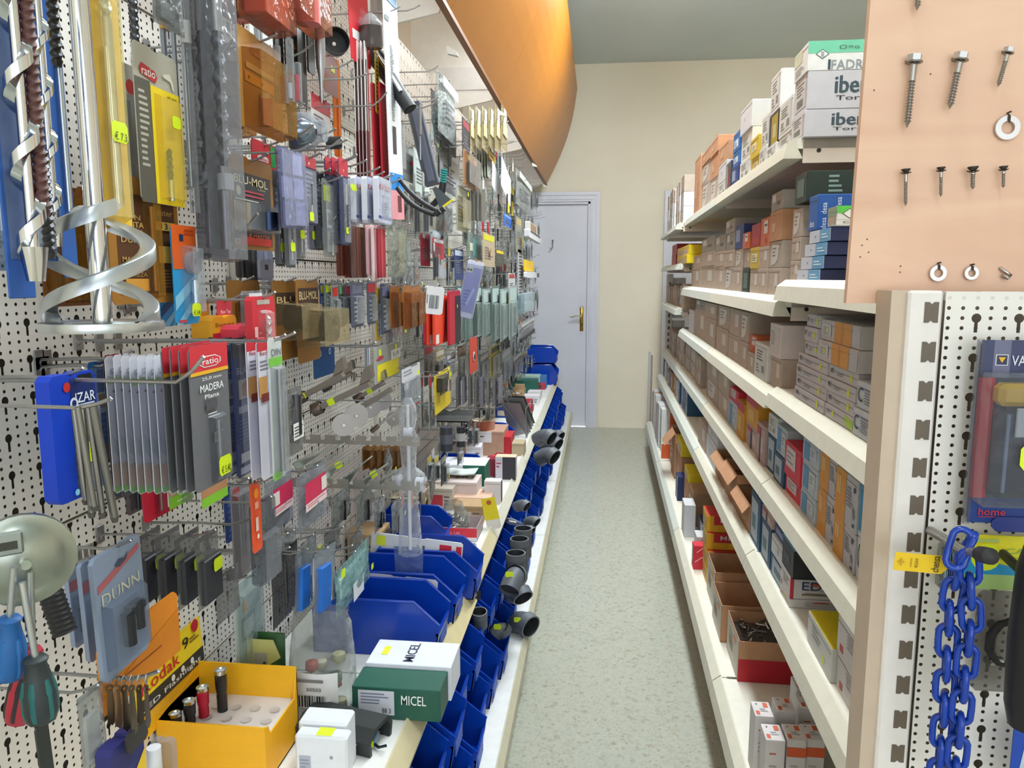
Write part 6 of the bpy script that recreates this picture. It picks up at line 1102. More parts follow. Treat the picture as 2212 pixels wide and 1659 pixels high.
# cardboard shelf tag + bag at the shelf edge
t = card('price_tag_card', 'yellow and white tag card hooked on the shelf lip', 'tag', (1053, 1074, 1084, 1142), -.355, 'e8e4dc', cam=True, hang=False, T=.002, tilt=-12, pr=[('r', .0, .3, 1, 1, 'ecd820'), ('c', .5, .85, .009, 'c86028')])
p = hx(1110, 1128, -.33); t = thing('twisted_bag', 'twisted clear bag of screws sticking out over the aisle', 'bag', (p.x, p.y, p.z)); b = MB(); b.tube([(-.04, 0, .012), (-.015, 0, .004), (.01, 0, -.002), (.04, -.01, -.004)], [.006, .015, .012, .004], 'd0d0ccb', 8); b.obj('clear_bag', t); b = MB(); b.cyl((-.02, 0, .002), (.01, 0, -.002), .006, 'b0b0acm', 6); b.obj('screws', t)
t = thing('loose_lip_strip', 'loose beige price strip overlapping the shelf lip joint', 'strip', (XS+.006, 1.9, ZS)); b = MB(); b.prism([(.0, .012), (.004, .012), (.036, -.024), (.034, -.028)], -.33, .12, 'd4c698'); b.obj('strip', t)
for i, (u, v) in enumerate(((1012, 1262), (1022, 1285))): p = hx(u, v, XS+.02); t = thing('lip_bracket', 'small punched grey steel tab on the shelf lip, %s' % ('farther', 'nearer')[i], 'bracket', (p.x, p.y, p.z)); b = MB(); b.box(-.015, 0, -.014, .022, .0015, .012, '6c6c68m'); b.cyl((.008, -.0004, 0), (.008, 0, 0), .004, 'c8c4bc', 8); b.obj('tab', t)
# wire rack further along
p0 = hz(1100, 905, ZS); y = 4.1; t = thing('wire_rack', 'grey leaning wire display rack with sloping parallel bars on the shelf', 'wire rack', (-.5, y, ZS+.005))
for i in range(4):
    b = MB(); b.tube([(-.19+.03*i, .35*i/3, .40), (.11, .35*i/3, .02), (.115, .35*i/3, .0)], .0035, '9c9ca0m'); b.obj('sloping_bar', t)
b = MB(); b.tube([(-.19, 0, .4), (-.1, .35, .4)], .0035, '9c9ca0m'); b.tube([(.115, 0, .005), (.115, .35, .005), (-.1, .35, .005)], .0035, '9c9ca0m'); b.tube([(-.04, 0, .21), (.0, .35, .21)], .0035, '9c9ca0m'); b.tube([(.115, 0, .005), (.11, 0, .16), (.115, .35, .16), (.115, .35, .005)], .0035, '9c9ca0m'); b.obj('frame', t)
for i in range(4): t = thing('sample_plate', 'grey metal sample plate held in the wire rack, %s from the camera' % od(i+1), 'plate', (-.43, y+.03+.09*i, ZS+.012), rot=(0, -.25, 0), group='plates in the wire rack'); b = MB(); b.prism([(-.05, 0), (.07, 0), (.05, .17), (-.05, .2)], 0, .004, ('8c8888', '7c7878', 'a0a4a0', '6c6868')[i]+'m'); b.obj('plate', t)
# far end of the shelf
bin_('large blue bin at the far top of the left shelf, upper of two', -.46, 6.35, ZS+.18, .26, .22, .13); bin_('large blue bin at the far end of the left shelf, lower of two', -.46, 6.35, ZS+.001, .27, .24, .165)
sbox('blue back board of clear-fronted box near the far end', 1098, 1150, 815, 772, .12, col='1c54b0', kind='drawer_box', cat='box', front=[('r', .8, 0, 1, 1, 'd8dce0')]); sbox('white plastic socket tray on the blue boxes, far end', 1100, 1138, 770, 752, .1, z=ZS+.13, col='d4d6d8'); sbox('sea green bin-like box near the far end of the left shelf', 1100, 1160, 850, 822, .14, col='1c5c50'); sbox('light blue carton beside the sea green box', 1150, 1180, 840, 812, .1, col='3c78b8'); sbox('pale green translucent lid box on the sea green one', 1096, 1166, 826, 812, .14, z=ZS+.06, col='a8c4b8')
bx = random.Random(5); n = 0
for y in (2.18, 2.6, 2.76, 3.3, 3.5, 4.7, 4.95, 5.2, 5.45, 5.7, 5.95):
    for x in (-.70, -.58, -.46):
        if bx.random() < .25 or (4.05 < y < 4.6): continue
        n += 1; W = bx.uniform(.07, .11); D = bx.uniform(.08, .14); H = bx.uniform(.05, .1) if x < -.5 else bx.uniform(.03, .07)
        c = bx.choice(('d8d0c8', 'c8a88ck', 'e0dce0', '1c48a0', 'b8303c', 'c8bcac', '46505a', 'd8d4d0', 'b89870k'))
        boxthing('carton', 'small carton among the left shelf goods, %s from the camera' % od(n), 'box', (x+bx.uniform(-.01, .01), y, ZS+.0006), W, D, H, RAD(bx.uniform(-4, 4)), c, group='assorted small cartons on the left shelf', front=[('r', .1, .2, .6, .7, bx.choice(('f0f0f0', 'd8c8b8', 'c03040', '303840'))), ('l', .65, .2, .95, .7, 3, '606060')], opened=bx.random() < .3)
# ================================================================ BINS AND PIPE FITTINGS UNDER THE SHELF
k = 0; y = 1.28
while y < 6.75:
    k += 1; w = .165
    for lv in (0, 1):
        off = ((k*7+lv*3) % 5)*.006
        bin_('blue bin, %s from the camera in the %s row under the left shelf' % (od(k), ('lower', 'upper')[lv]), -.47+off-.03*lv, y+.0, ZD+.001+lv*.145, .36, .15, .14, group='blue bins in the %s row under the left shelf' % ('lower', 'upper')[lv], st=(k % 3 == 1))
        if lv and k % 3:
            t = thing('pipe_fitting', 'grey plastic pipe fitting lying in the %s upper blue bin' % od(k), 'pipe fitting', (-.40, y, ZD+.146+.035), rot=(0, .5, .3*k)); b = MB(); b.lathe([(.017, -.04), (.021, -.04), (.021, .0), (.025, .004), (.025, .03), (.021, .03), (.018, 0), (.017, -.04)], '5a5e64', n=16, axis='x'); b.obj('socket_pipe', t)
    y += w
def elbow(lb, u, v, r, face=(1, -.6, -.2), x=-.25, st=True, straight=False):
    p = hx(u, v, x); t = thing('pipe_elbow' if not straight else 'pipe_coupler', lb, 'pipe fitting', (p.x, p.y, p.z)); f = Vector(face).normalized(); b = MB()
    if straight: a0 = Vector((0, 0, -r*1.6)); pts = [a0, -a0]
    else:
        pts = []
        for i in range(7): s = i/6; pts.append(Vector((-f.x*r*1.5, -f.y*r*1.5, -r*1.1))*(1-s)**2+f*r*.1*2*s*(1-s)+f*r*1.1*s*s)
    dirs = [(pts[1]-pts[0]).normalized(), (pts[-1]-pts[-2]).normalized()]
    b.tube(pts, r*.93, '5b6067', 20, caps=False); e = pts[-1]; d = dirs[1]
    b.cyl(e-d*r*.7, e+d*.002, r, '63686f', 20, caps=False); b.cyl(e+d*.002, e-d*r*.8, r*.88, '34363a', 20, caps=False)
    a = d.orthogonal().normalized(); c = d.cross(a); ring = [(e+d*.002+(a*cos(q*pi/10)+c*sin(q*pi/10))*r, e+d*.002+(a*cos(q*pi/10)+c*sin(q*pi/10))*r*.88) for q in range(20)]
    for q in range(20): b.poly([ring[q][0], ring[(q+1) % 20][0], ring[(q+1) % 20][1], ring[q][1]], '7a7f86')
    b.obj('elbow_body', t); b = MB(); b.cyl(e-d*r*.82, e-d*r*.8, r*.87, '2a2b2e', 18); b.cyl(pts[0]+dirs[0]*r*.3, pts[0]+dirs[0]*r*.32, r*.9, '2a2b2e', 18); b.obj('bore_shade_disc', t)  # dark discs and darker inner wall paint in the shade inside the pipe
    if st: s = sticker(t, -r*.3, -r*1.02, r*.35, 1.1)
    return t
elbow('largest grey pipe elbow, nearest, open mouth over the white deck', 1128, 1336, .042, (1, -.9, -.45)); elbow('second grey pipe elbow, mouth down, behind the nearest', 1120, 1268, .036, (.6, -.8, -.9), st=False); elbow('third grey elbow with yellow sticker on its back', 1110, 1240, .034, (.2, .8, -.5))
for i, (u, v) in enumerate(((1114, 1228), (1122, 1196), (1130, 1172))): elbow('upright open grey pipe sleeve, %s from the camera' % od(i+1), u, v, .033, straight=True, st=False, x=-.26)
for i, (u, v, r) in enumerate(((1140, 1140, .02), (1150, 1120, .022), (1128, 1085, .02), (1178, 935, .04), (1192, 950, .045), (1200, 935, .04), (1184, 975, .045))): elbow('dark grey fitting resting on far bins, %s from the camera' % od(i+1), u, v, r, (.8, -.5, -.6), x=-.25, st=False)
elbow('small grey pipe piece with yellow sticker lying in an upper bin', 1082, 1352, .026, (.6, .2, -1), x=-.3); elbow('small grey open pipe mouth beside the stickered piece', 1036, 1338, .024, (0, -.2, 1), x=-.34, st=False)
# ================================================================ BOXES ON THE RIGHT RACK
def yr(u, X, z):
    """distance along the rack of the photo column u on its front plane at height z"""
    p = Vector((X, 0, z-CH)); q = Vector((KR, 1, 0)); k = (u-CX)/F
    return (k*p.dot(FWD)-p.dot(RGT))/(q.dot(RGT)-k*q.dot(FWD))
LBL = [('r', .12, .2, .88, .85, 'd8d4cc'), ('l', .18, .3, .8, .75, 4, '6c6864')]
ST = {  # style: (words, colour, colours of faces, front print, side print)
 'gk': ('dull beige fittings carton', 'b7a595k', {}, [('r', .55, .35, .85, .8, 'cfc8bc'), ('c', .3, .4, .003, '5a5048')], None),
 'gl': ('greyish carton with torn white label', 'b0a294k', {}, [('p', [(.15, .1), (.2, .9), (.8, .85), (.7, .3), (.5, .15)], 'd0cac0'), ('l', .25, .4, .6, .8, 3, '807870')], None),
 'gr': ('grey cardboard box', '9c978fk', {}, [('r', .1, .5, .4, .9, 'c4c4c0'), ('r', .5, .3, .8, .5, '54504c')], None),
 'wl': ('white screw carton with big printed label', 'd9d8d4', {}, [('r', .1, .1, .9, .88, 'd0d0ca'), ('l', .18, .5, .8, .82, 4, '5c605c'), ('l', .18, .15, .5, .42, 3, '6c706c'), ('r', .6, .2, .8, .4, '84887f')], None),
 'wl2': ('tall pale pinkish white carton', 'd6c8c4', {}, [('r', .08, .1, .85, .9, 'cfc6c0'), ('l', .15, .35, .6, .8, 6, '8c847c')], None),
 'ib': ('grey-white screw maker carton with big slanted lettering', 'c6c4c8', {}, [('r', .1, .12, .9, .9, 'cccac8'), ('l', .2, .5, .8, .85, 4, '606460'), ('r', .25, .2, .7, .4, '70746f')], [('t', .16, .40, .46, .86, 'iberto', '34444c'), ('t', .165, .405, .465, .865, 'iberto', '3c5058'), ('t', .17, .22, .50, .34, 'Tornillos', '2c2c30')]),
 'fa': ('white carton with mint green band', 'e2e2de', {}, [('r', 0, .5, .6, .95, 'cbd0b4'), ('l', .1, .1, .8, .4, 5, '808478')], [('r', 0, .58, 1, 1, '74c8a4'), ('p', [(.045, .55), (.085, .72), (.125, .55), (.085, .38)], '3c4c48'), ('p', [(.052, .55), (.085, .69), (.118, .55), (.085, .41)], 'e8ece8'), ('r', .075, .45, .095, .64, 'a0a8a4'), ('t', .14, .02, .42, .34, 'FADREX', '8c9498'), ('r', .12, .02, .135, .36, '34484c'), ('l', .56, .7, .68, .85, 2, '2c5c68'), ('t', .18, .7, .3, .84, 'O=o', '507868')]),
 'fg': ('white carton with bright green top band on the navy stack', 'dededa', {}, [('r', 0, .5, 1, 1, '88987c'), ('r', .1, .1, .9, .45, 'b09c84')], [('r', 0, .62, 1, 1, '58c850'), ('p', [(.04, .6), (.1, .86), (.16, .6), (.1, .34)], '3c4c48'), ('p', [(.05, .6), (.1, .82), (.15, .6), (.1, .38)], 'e8ece8'), ('t', .05, .08, .14, .2, 'CE', '202020'), ('r', 0, .27, 1, .28, '404040')]),
 'bk': ('plain brown cardboard box', 'b98a66k', {}, [('r', .2, .3, .5, .6, 'c8a080')], None),
 'bl': ('brown carton with white label', 'b08c6ck', {}, [('r', .15, .2, .8, .75, 'd8d0c4'), ('l', .2, .3, .7, .7, 3, '6c645c')], None),
 'or': ('orange carton with black and white label', 'c8622c', {}, [('r', .35, .45, .75, .9, 'd8d0c8'), ('r', .42, .7, .68, .78, '30302c'), ('c', .6, .2, .008, 'c03424')], None),
 'rd': ('dark red carton', 'a42426', {}, [('r', .1, .1, .9, .4, 'b43430')], None),
 're': ('bright red and white folded carton', 'd0283c', {}, [('r', .1, .3, .7, .9, 'cfc4c4'), ('l', .15, .4, .6, .8, 3, '908888')], [('p', [(.1, .3), (.8, .6), (.8, .64), (.1, .34)], 'f0d8dc'), ('p', [(.2, .7), (.6, .9), (.6, .93), (.2, .74)], 'f0d8dc')]),
 'nb': ('flat navy carton with white and sky blue end', '1c2f60', {'f': 'd4d8e4'}, [('r', .52, 0, .97, 1, '64a4d0'), ('r', 0, 0, .5, 1, 'ccd0dc'), ('c', .3, .5, .003, '303848'), ('l', .58, .25, .9, .7, 2, 'd8e8f4')], None),
 'nv': ('dark blue small box', '243a78', {}, [('r', .1, .3, .6, .8, '8c98b8')], None),
 'bw': ('blue and white striped small box', '2c6cb0', {}, [('r', .15, .2, .8, .6, 'd8e0e8'), ('l', .2, .25, .7, .55, 3, '2c5c98')], None),
 'de': ('blue carton printed all over with small white wordmarks', '1f5aa6', {}, [('t', .2, .1, .7, .3, 'desa', 'dce4f0')], [('t', .02+.09*i, .02+.42*j+(.15 if i % 2 else 0), .055+.09*i, .34+.42*j+(.15 if i % 2 else 0), 'desa', 'dce4f0', 1) for i in range(10) for j in range(2)]),
 'dg': ('dark green carton with pale column of print', '1e3229', {}, [('r', .2, .2, .8, .8, '5c6c64')], [('l', .12, .1, .2, .9, 5, '84a094'), ('l', .26, .2, .5, .8, 4, '3c5c4c')]),
 'ye': ('yellow packet', 'd0b02c', {}, [('r', .2, .3, .8, .7, 'ece4c0'), ('l', .25, .35, .75, .65, 3, '806c20')], None),
 'yb': ('black and mustard crumpled packet', '30343c', {}, [('r', .3, 0, 1, .9, 'a8902c'), ('r', .5, .2, .8, .6, 'c4b88c')], None),
 'si': ('glinting silver hinge packet', '5c5e66m', {}, [('r', .2, .1, .4, .9, 'c8ccd0c'), ('r', .6, .05, .75, .8, 'b03040')], None),
 'op': ('long white switch carton with orange middle band', 'bfb9b8', {}, [('r', .38, 0, .8, 1, 'd29440'), ('r', .55, 0, .6, 1, 'c88430'), ('r', .84, .1, 1, .9, 'b8b6b8'), ('r', .05, .25, .3, .8, 'c8c6c8'), ('l', .08, .3, .28, .7, 4, '84848c'), ('c', .2, .5, .007, 'd8d838')], [('r', .35, .2, .8, .8, 'a4a4aa'), ('r', .37, .23, .78, .77, 'a9a9af')]),
 'ws': ('flat white electrical box with small yellow dot', 'bfb8ba', {}, [('c', .8, .5, .009, 'ccd83c'), ('t', .08, .4, .2, .75, 'E', '404448'), ('l', .3, .3, .6, .6, 2, '84848c')], None),
 'wg': ('flat white electrical box with lime green corner', 'c0babc', {}, [('p', [(.7, .9), (1, .7), (1, 0), (.75, .2)], 'a8c83c'), ('c', .3, .5, .007, 'd0d838'), ('l', .08, .4, .25, .7, 2, '606468')], None),
 'cy': ('white switch carton with wide cyan band', 'c4c8ce', {}, [('r', .48, 0, .88, 1, '2a94bc'), ('p', [(.55, .35), (.6, .6), (.64, .35)], 'e0ecf0'), ('c', .74, .5, .010, 'd0e0e4'), ('c', .74, .5, .006, '2a94bc'), ('l', .2, .2, .42, .8, 6, '7c8088'), ('t', .04, .25, .16, .8, 'C', '40444c'), ('r', .9, .2, .94, .8, '3c4048')], [('r', .3, .1, .9, .5, '98a4ac')]),
 'co': ('cyan and white mechanism carton', '2f88b4', {}, [('r', .55, 0, 1, .9, 'c4c8ce'), ('l', .62, .2, .92, .7, 6, '7c8088'), ('p', [(.15, .5), (.2, .8), (.25, .5)], 'd0e0e8'), ('p', [(.3, .5), (.35, .8), (.4, .5)], 'd0e0e8')], [('r', 0, 0, 1, 1, '2f5a66')]),
 'wo': ('white mechanism carton with orange half', 'b9b4b8', {}, [('r', 0, 0, .5, 1, 'd49028'), ('r', .1, .5, .15, .85, 'e4c484'), ('r', .2, .5, .25, .85, 'e4c484'), ('l', .55, .4, .85, .8, 6, '74747c'), ('c', .9, .8, .006, '404048'), ('t', .87, .1, .97, .5, 'I7', '404048', 1)], [('r', .1, .1, .9, .9, 'b0abb0')]),
 'cb': ('pale blue and white packed box', 'b4bcc4', {}, [('r', .1, .1, .45, .9, '5c94bc'), ('r', .5, .3, .9, .8, 'c4c8cc'), ('l', .55, .4, .85, .7, 3, '7c848c')], None),
 'tb': ('teal blue box with clear front', '1d4c6e', {}, [('r', .1, .1, .8, .9, 'a8b4bc'), ('r', .2, .3, .6, .6, '50707c')], None),
 'yr': ('yellow box with red lid edge', 'd0941c', {}, [('r', 0, .75, 1, 1, 'b82c34'), ('r', .2, .2, .7, .6, 'd8b050')], None),
 'pk': ('pinkish packet with dark stripe', 'b89c94', {}, [('r', .4, 0, .55, .9, '3c3440'), ('r', .6, .3, .9, .7, 'c8b8b0'), ('r', .1, .7, .5, .9, 'b04048')], None),
 'wh': ('plain white box', 'cfcfd2', {}, [('c', .4, .5, .008, '9c9ca0')], None),
 'na': ('navy box with white side', '1d2c58', {}, [('r', .5, .0, 1, 1, 'b8bcc8'), ('r', .1, .4, .4, .7, '3c5488')], [('t', .2, .3, .8, .7, 'index', 'd0d4e4')]),
 'ow': ('white box with bright orange near side', 'd0ccca', {'r': 'cc5a28'}, [('l', .2, .2, .8, .8, 5, 'a8a49c')], None),
 'yp': ('bright yellow lidded box', 'e8cc10', {}, [('r', .1, .1, .9, .6, 'c0a890')], None),
 'mk': ('red and yellow clamp box with white lettering on its near side', 'd8a01c', {'t': 'c8282c'}, [('r', 0, .7, 1, 1, 'd8b83c'), ('r', .2, .1, .7, .5, 'b09c68')], [('r', .08, .45, 1, 1, 'c0262c'), ('t', .16, .6, .7, .88, 'MIKALOR', 'e8d0c8'), ('c', .3, .25, .012, 'e0b030')]),
 'bg': ('dark black packing box', '22262a', {}, [('r', .2, .3, .7, .6, '3c4448')], None),
 'wr': ('white lamp box with red marks', 'cdc7c6', {}, [('r', .1, .1, .2, .3, 'c04838'), ('l', .3, .4, .8, .8, 4, 'a09898'), ('c', .6, .7, .005, 'd0d840')], [('l', .2, .2, .8, .8, 4, 'a8a4a4'), ('r', .3, .6, .5, .75, 'c05038')]),
 'yw': ('white box with yellow sun-bleached top', 'c8c8c4', {'t': 'd8c41c'}, [('c', .7, .3, .009, 'd8e038'), ('l', .2, .4, .6, .8, 3, '9c9c98')], None),
}
CNT = {}
RZ = -pi/2+AR
rb_r = random.Random(21)
def rbox(style, X, ya, yb, z, H, D, label, inset=0, group=None, yaw=None, dx=0, **k):
    """ya near end, yb far end"""
    s = ST[style]; W = abs(yb-ya)-.003; ym = (ya+yb)/2; x, y, _ = RP(X+.012+inset+dx, ym, z)
    t = boxthing(k.pop('kind', 'carton'), label, 'box', (x, y, z+.0006), W, D, H-.001, RZ+RAD(yaw if yaw is not None else rb_r.uniform(-.7, .7)), s[1], s[2], s[3] if H > .02 else None, s[4], group=group, **k)
    return t
SN = {'bottom': 'lowest', 'second': 'second-lowest', 'third': 'third-lowest', 'fourth': 'fourth-lowest', 'fifth': 'fifth-lowest', 'top': 'topmost', 'fifthn': 'near highest', 'farfourth': 'far-end fourth', 'farfifth': 'far-end fifth', 'fartop': 'far-end top'}
LAY = ['lowest', 'second', 'third', 'fourth', 'fifth', 'sixth', 'seventh']
def stack(lev, u0, u1, rows, z=None, D=.26, inset=0, X=None, note=''):
    X = RS[lev][0] if X is None else X; z0 = RS[lev][1] if z is None else z
    yn, yf = yr(u1, X+.012+inset, z0), yr(u0, X+.012+inset, z0); key = lev; CNT[key] = CNT.get(key, 0)+1; n = CNT[key]
    for i, (h, s) in enumerate(rows):
        H = h if h < 2 else zat(X+.012+inset+KR*yn, yn, h)-z0
        cap = {'fourth': 1.281 if yf > 2.2 else 1.33, 'second': .772, 'third': 1.02, 'bottom': .565, 'fifth': 1.695, 'farfifth': 1.68}.get(lev, 9)
        H = min(H, cap-z0)
        if H < .012: continue
        lb = '%s, %s layer of stack %s, %s right shelf' % (ST[s][0], LAY[i], od(n), SN[lev])
        w = lb.split()
        rbox(s, X, yn+.001, yf-.001, z0, H, D, lb, inset+rb_r.uniform(0, .008)*(0 if len(rows) < 2 else 1), group='goods on the %s right shelf' % SN[lev]); z0 += H
    return z0
def fill(lev, ya, yb, rows, H, styles, wmin=.07, wmax=.13, D=.28, inset=0, z=None):
    X = RS[lev][0]; z0 = RS[lev][1] if z is None else z; y = ya
    while y < yb-.04:
        w = rb_r.uniform(wmin, wmax); w = min(w, yb-y); CNT[lev] = CNT.get(lev, 0)+1; n = CNT[lev]; zz = z0; ins = inset+rb_r.uniform(0, .02)
        if yb-y-w < .05: w = yb-y
        for i in range(rows):
            s = rb_r.choice(styles); h = H*rb_r.uniform(.86, 1.08)
            rbox(s, X, y, y+w, zz, h, D, '%s, %s layer of stack %s, %s right shelf' % (ST[s][0], LAY[i], od(n), SN[lev]), ins, group='goods on the %s right shelf' % SN[lev]); zz += h
        y += w
K2 = ['gk', 'gk', 'gl', 'gk', 'gr', 'bl']
# --- topmost shelf
stack('top', 1707, 1735, [(236, 'ib'), (153, 'ib'), (88, 'fa')], D=.42)
stack('top', 1676, 1706, [(278, 'wl'), (200, 'wl')]); stack('top', 1654, 1675, [(305, 'wl'), (232, 'yb'), (146, 'wl')]); stack('top', 1637, 1653, [(312, 'wl'), (240, 'wl')], D=.2)
stack('top', 1618, 1636, [(332, 'ye'), (288, 'ye')], D=.2); stack('top', 1594, 1617, [(334, 'wl'), (272, 'wl'), (213, 'wh')]); stack('top', 1579, 1593, [(352, 'nv'), (320, 'bw'), (277, 'bw')], D=.2)
stack('top', 1566, 1578, [(345, 'si')], D=.16); stack('top', 1547, 1565, [(385, 'wl'), (343, 'wh'), (300, 'bk')]); stack('top', 1530, 1546, [(378, 'gl'), (325, 'bk'), (290, 'bk')]); stack('top', 1511, 1529, [(384, 'gl'), (340, 'gl'), (312, 'bk')])
stack('top', 1498, 1510, [(332, 'bk')], D=.1); pass
fill('fartop', 4.88, 6.15, 3, .1, ['wl', 'wh', 'gk', 'wh', 'gl']); z = RS['fartop'][1]+.31
# --- near highest shelf: navy cartons, wordmark carton, green cartons
for i, (u0, u1) in enumerate(((1722, 1772), (1729, 1779), (1736, 1784), (1745, 1790))):
    yn, yf = yr(u1, .487, 1.40), yr(u0, .487, 1.40); rbox('nb', .475, yn, yf, 1.39+.0305*i, .03, .3, 'flat navy carton with white and sky blue end, %s of four up' % od(i+1), group='four flat navy cartons', yaw=0, lid=False)
yn, yf = yr(1808, .487, 1.53), yr(1788, .487, 1.53); rbox('fg', .475, yn, yf, 1.5125, .042, .26, 'small white and bright green carton lying on the navy stack', yaw=0)
y1_ = 1.98; rbox('de', .475, 1.90, 1.985, 1.5125, .083, .36, 'blue carton printed all over with small white wordmarks', yaw=0)
rbox('dg', .475, 2.02, 2.14, 1.39+.2, .075, .44, 'large dark green carton lying on the cartons under the top shelf', yaw=0)
stack('fifthn', 1702, 1722, [(.055, 'gk'), (.06, 'gk'), (.075, 'gl')], D=.3); 
stack('fifth', 1679, 1700, [(.06, 'gk'), (.075, 'gk'), (.08, 'gl'), (.06, 'dg')], D=.3, X=.475) if 0 else None
stack('fifth', 1655, 1680, [(578, 'gk'), (518, 'gl'), (450, 'bk'), (408, 'gr')]); stack('fifth', 1634, 1654, [(579, 'gk'), (530, 'gk'), (466, 'or')]); stack('fifth', 1615, 1633, [(580, 'gk'), (532, 'ye'), (480, 'rd')])
stack('fifth', 1600, 1614, [(578, 'dg'), (536, 'gk'), (500, 'or')]); stack('fifth', 1582, 1599, [(578, 'gk'), (536, 'gl'), (482, 'nv')]); stack('fifth', 1562, 1581, [(576, 'gl'), (538, 'gk'), (500, 'gr'), (470, 'gr')]); stack('fifth', 1540, 1561, [(575, 'gk'), (540, 'gk'), (505, 'gr')])
stack('fifth', 1511, 1539, [(573, 'gk'), (540, 'gk'), (508, 'gr')]); stack('fifth', 1492, 1510, [(577, 'gk'), (550, 'gk')])
# --- far end upper shelves
yf = 5.0; stack('farfifth', 1461, 1484, [(549, 'yp'), (528, 'yp')], D=.2); stack('farfifth', 1450, 1460, [(550, 'rd'), (526, 'rd')], D=.2); fill('farfourth', 4.9, 6.1, 1, .14, K2)
# --- fourth shelf
stack('fourth', 1838, 1934, [(.053, 'cy'), (.053, 'cy')], z=1.098, D=.3); stack('fourth', 1778, 1837, [(.029, 'wg'), (.029, 'ws'), (.029, 'ws'), (.029, 'ws')], z=1.098, D=.3); stack('fourth', 1714, 1777, [(.029, 'ws'), (.029, 'ws'), (.029, 'ws'), (.029, 'ws')], z=1.098, D=.3)
stack('fourth', 1763, 1852, [(.046, 'op'), (.046, 'op')], z=1.2155, D=.3); stack('fourth', 1733, 1762, [(.034, 'ws'), (.034, 'ws'), (.03, 'ws')], z=1.2155, D=.3)
stack('fourth', 1925, 1990, [(.05, 'bg'), (.045, 'bg')], z=1.2055, D=.2, inset=.07)
stack('fourth', 1658, 1682, [(777, 'gk'), (703, 'wl2')]); stack('fourth', 1628, 1656, [(748, 'wl')], D=.2); stack('fourth', 1612, 1627, [(765, 'gk'), (728, 'or')]); stack('fourth', 1594, 1611, [(742, 'gk'), (668, 'gl')]); stack('fourth', 1570, 1593, [(730, 'gk'), (664, 'gk')])
stack('fourth', 1545, 1569, [(715, 'gk'), (655, 'gl')]); stack('fourth', 1521, 1544, [(692, 'gk'), (650, 'gk')]); stack('fourth', 1499, 1520, [(672, 'gk'), (645, 'gr')]); stack('fourth', 1487, 1498, [(672, 'wh')])
# --- third shelf
stack('third', 1843, 1921, [(.095, 'cy'), (.1, 'co')], D=.3); stack('third', 1796, 1842, [(.08, 'wo'), (.11, 'wo')], D=.3); stack('third', 1757, 1795, [(.1, 'wo'), (.11, 'wo')], D=.28); stack('third', 1724, 1756, [(.06, 'cb'), (.07, 'cb'), (.07, 'cb')]); stack('third', 1690, 1723, [(.05, 're'), (.09, 're')], D=.2)
stack('third', 1668, 1689, [(.08, 'tb'), (.08, 'cb')]); stack('third', 1650, 1667, [(.11, 'tb'), (.06, 'wl')]); stack('third', 1632, 1649, [(.12, 'pk')]); stack('third', 1606, 1631, [(.08, 'pk'), (.09, 'yr')]); stack('third', 1590, 1605, [(.13, 'yr')]); stack('third', 1572, 1589, [(.1, 'cb'), (.05, 're')])
stack('third', 1548, 1571, [(.1, 'gk'), (.09, 'gk')]); stack('third', 1522, 1547, [(.1, 'gl'), (.09, 'gk')]); fill('third', 3.95, 4.84, 2, .085, ['gk', 'gl', 'gk']); fill('third', 4.88, 6.15, 2, .09, ['gr', 'gk', 'gr', 'gk'])
# --- second shelf
X2 = .425
stack('second', 1868, 1900, [(.05, 'yw')], D=.12); stack('second', 1795, 1866, [(.075, 'wr'), (.08, 'wr')], D=.3); stack('second', 1742, 1794, [(.07, 'yw')], D=.28)
yn = yr(1705, X2+.012, .64); rbox('wr', X2, yn, yn+.10, .625, .022, .18, 'thin white carton under the one lettered EDM', yaw=0); t = rbox('wr', X2, yn, yn+.10, .647, .055, .17, 'x', yaw=0)
LABELS.pop('x'); tag(t, 'white lamp carton with three blue outlined letters on its near side', 'box'); b = MB(); b.deco([('t', .16, .42, .6, .8, 'EDM', '2c3c64'), ('r', .0, 0, .05, 1, 'b82838'), ('l', .16, .15, .9, .3, 1, '806858')], .17, .055, 'r', x0=.05); b.obj('lettering', t, (0, 0, 0)) if 0 else None
tm = [o for o in t.children][0]; b = MB(); b.deco([('t', .16, .42, .6, .8, 'EDM', '2c3c64'), ('r', .0, 0, .05, 1, 'b82838'), ('l', .16, .15, .9, .3, 1, '806858')], .17, .054, 'r', x0=.0, e=.001); b.obj('near_side_print', t, ((.10-.003)/2, 0, 0))
o = rbox('bg', X2, yn-.02, yn+.095, .703, .07, .2, 'open black-lined box with sky blue flap above the white lamp cartons', opened=True, yaw=0); b = MB(); b.box(0, 0, 0, .12, .0015, .07, '6ca8d8'); b.obj('blue_flap', o, (-.06, 0, .07), (RAD(-70), 0, 0))
stack('second', 1662, 1700, [(.06, 'tb'), (.05, 'wh'), (.03, 'nv')], D=.3); stack('second', 1640, 1660, [(.11, 'tb'), (.04, 'pk')]); stack('second', 1619, 1639, [(.15, 'tb')]); 
for i, (u0, u1, h) in enumerate(((1590, 1617, .09), (1566, 1589, .12), (1546, 1565, .10))):
    yn_, yf_ = yr(u1, X2+.012, .63), yr(u0, X2+.012, .63); rbox('bk', X2, yn_, yf_, .625, h, .26, 'opened brown carton with loose flap, %s of three, second-lowest shelf' % od(i+1), opened=True, flap=1.1, group='opened brown cartons on the second-lowest right shelf')
stack('second', 1524, 1545, [(.1, 'wh'), (.06, 'wh')]); stack('second', 1508, 1523, [(.12, 'gk')]); fill('second', 4.3, 4.84, 1, .16, ['tb', 'nv', 'tb', 'cb']); fill('second', 4.88, 6.15, 1, .14, ['wl', 'nv', 'bl', 'wh', 'bk'])
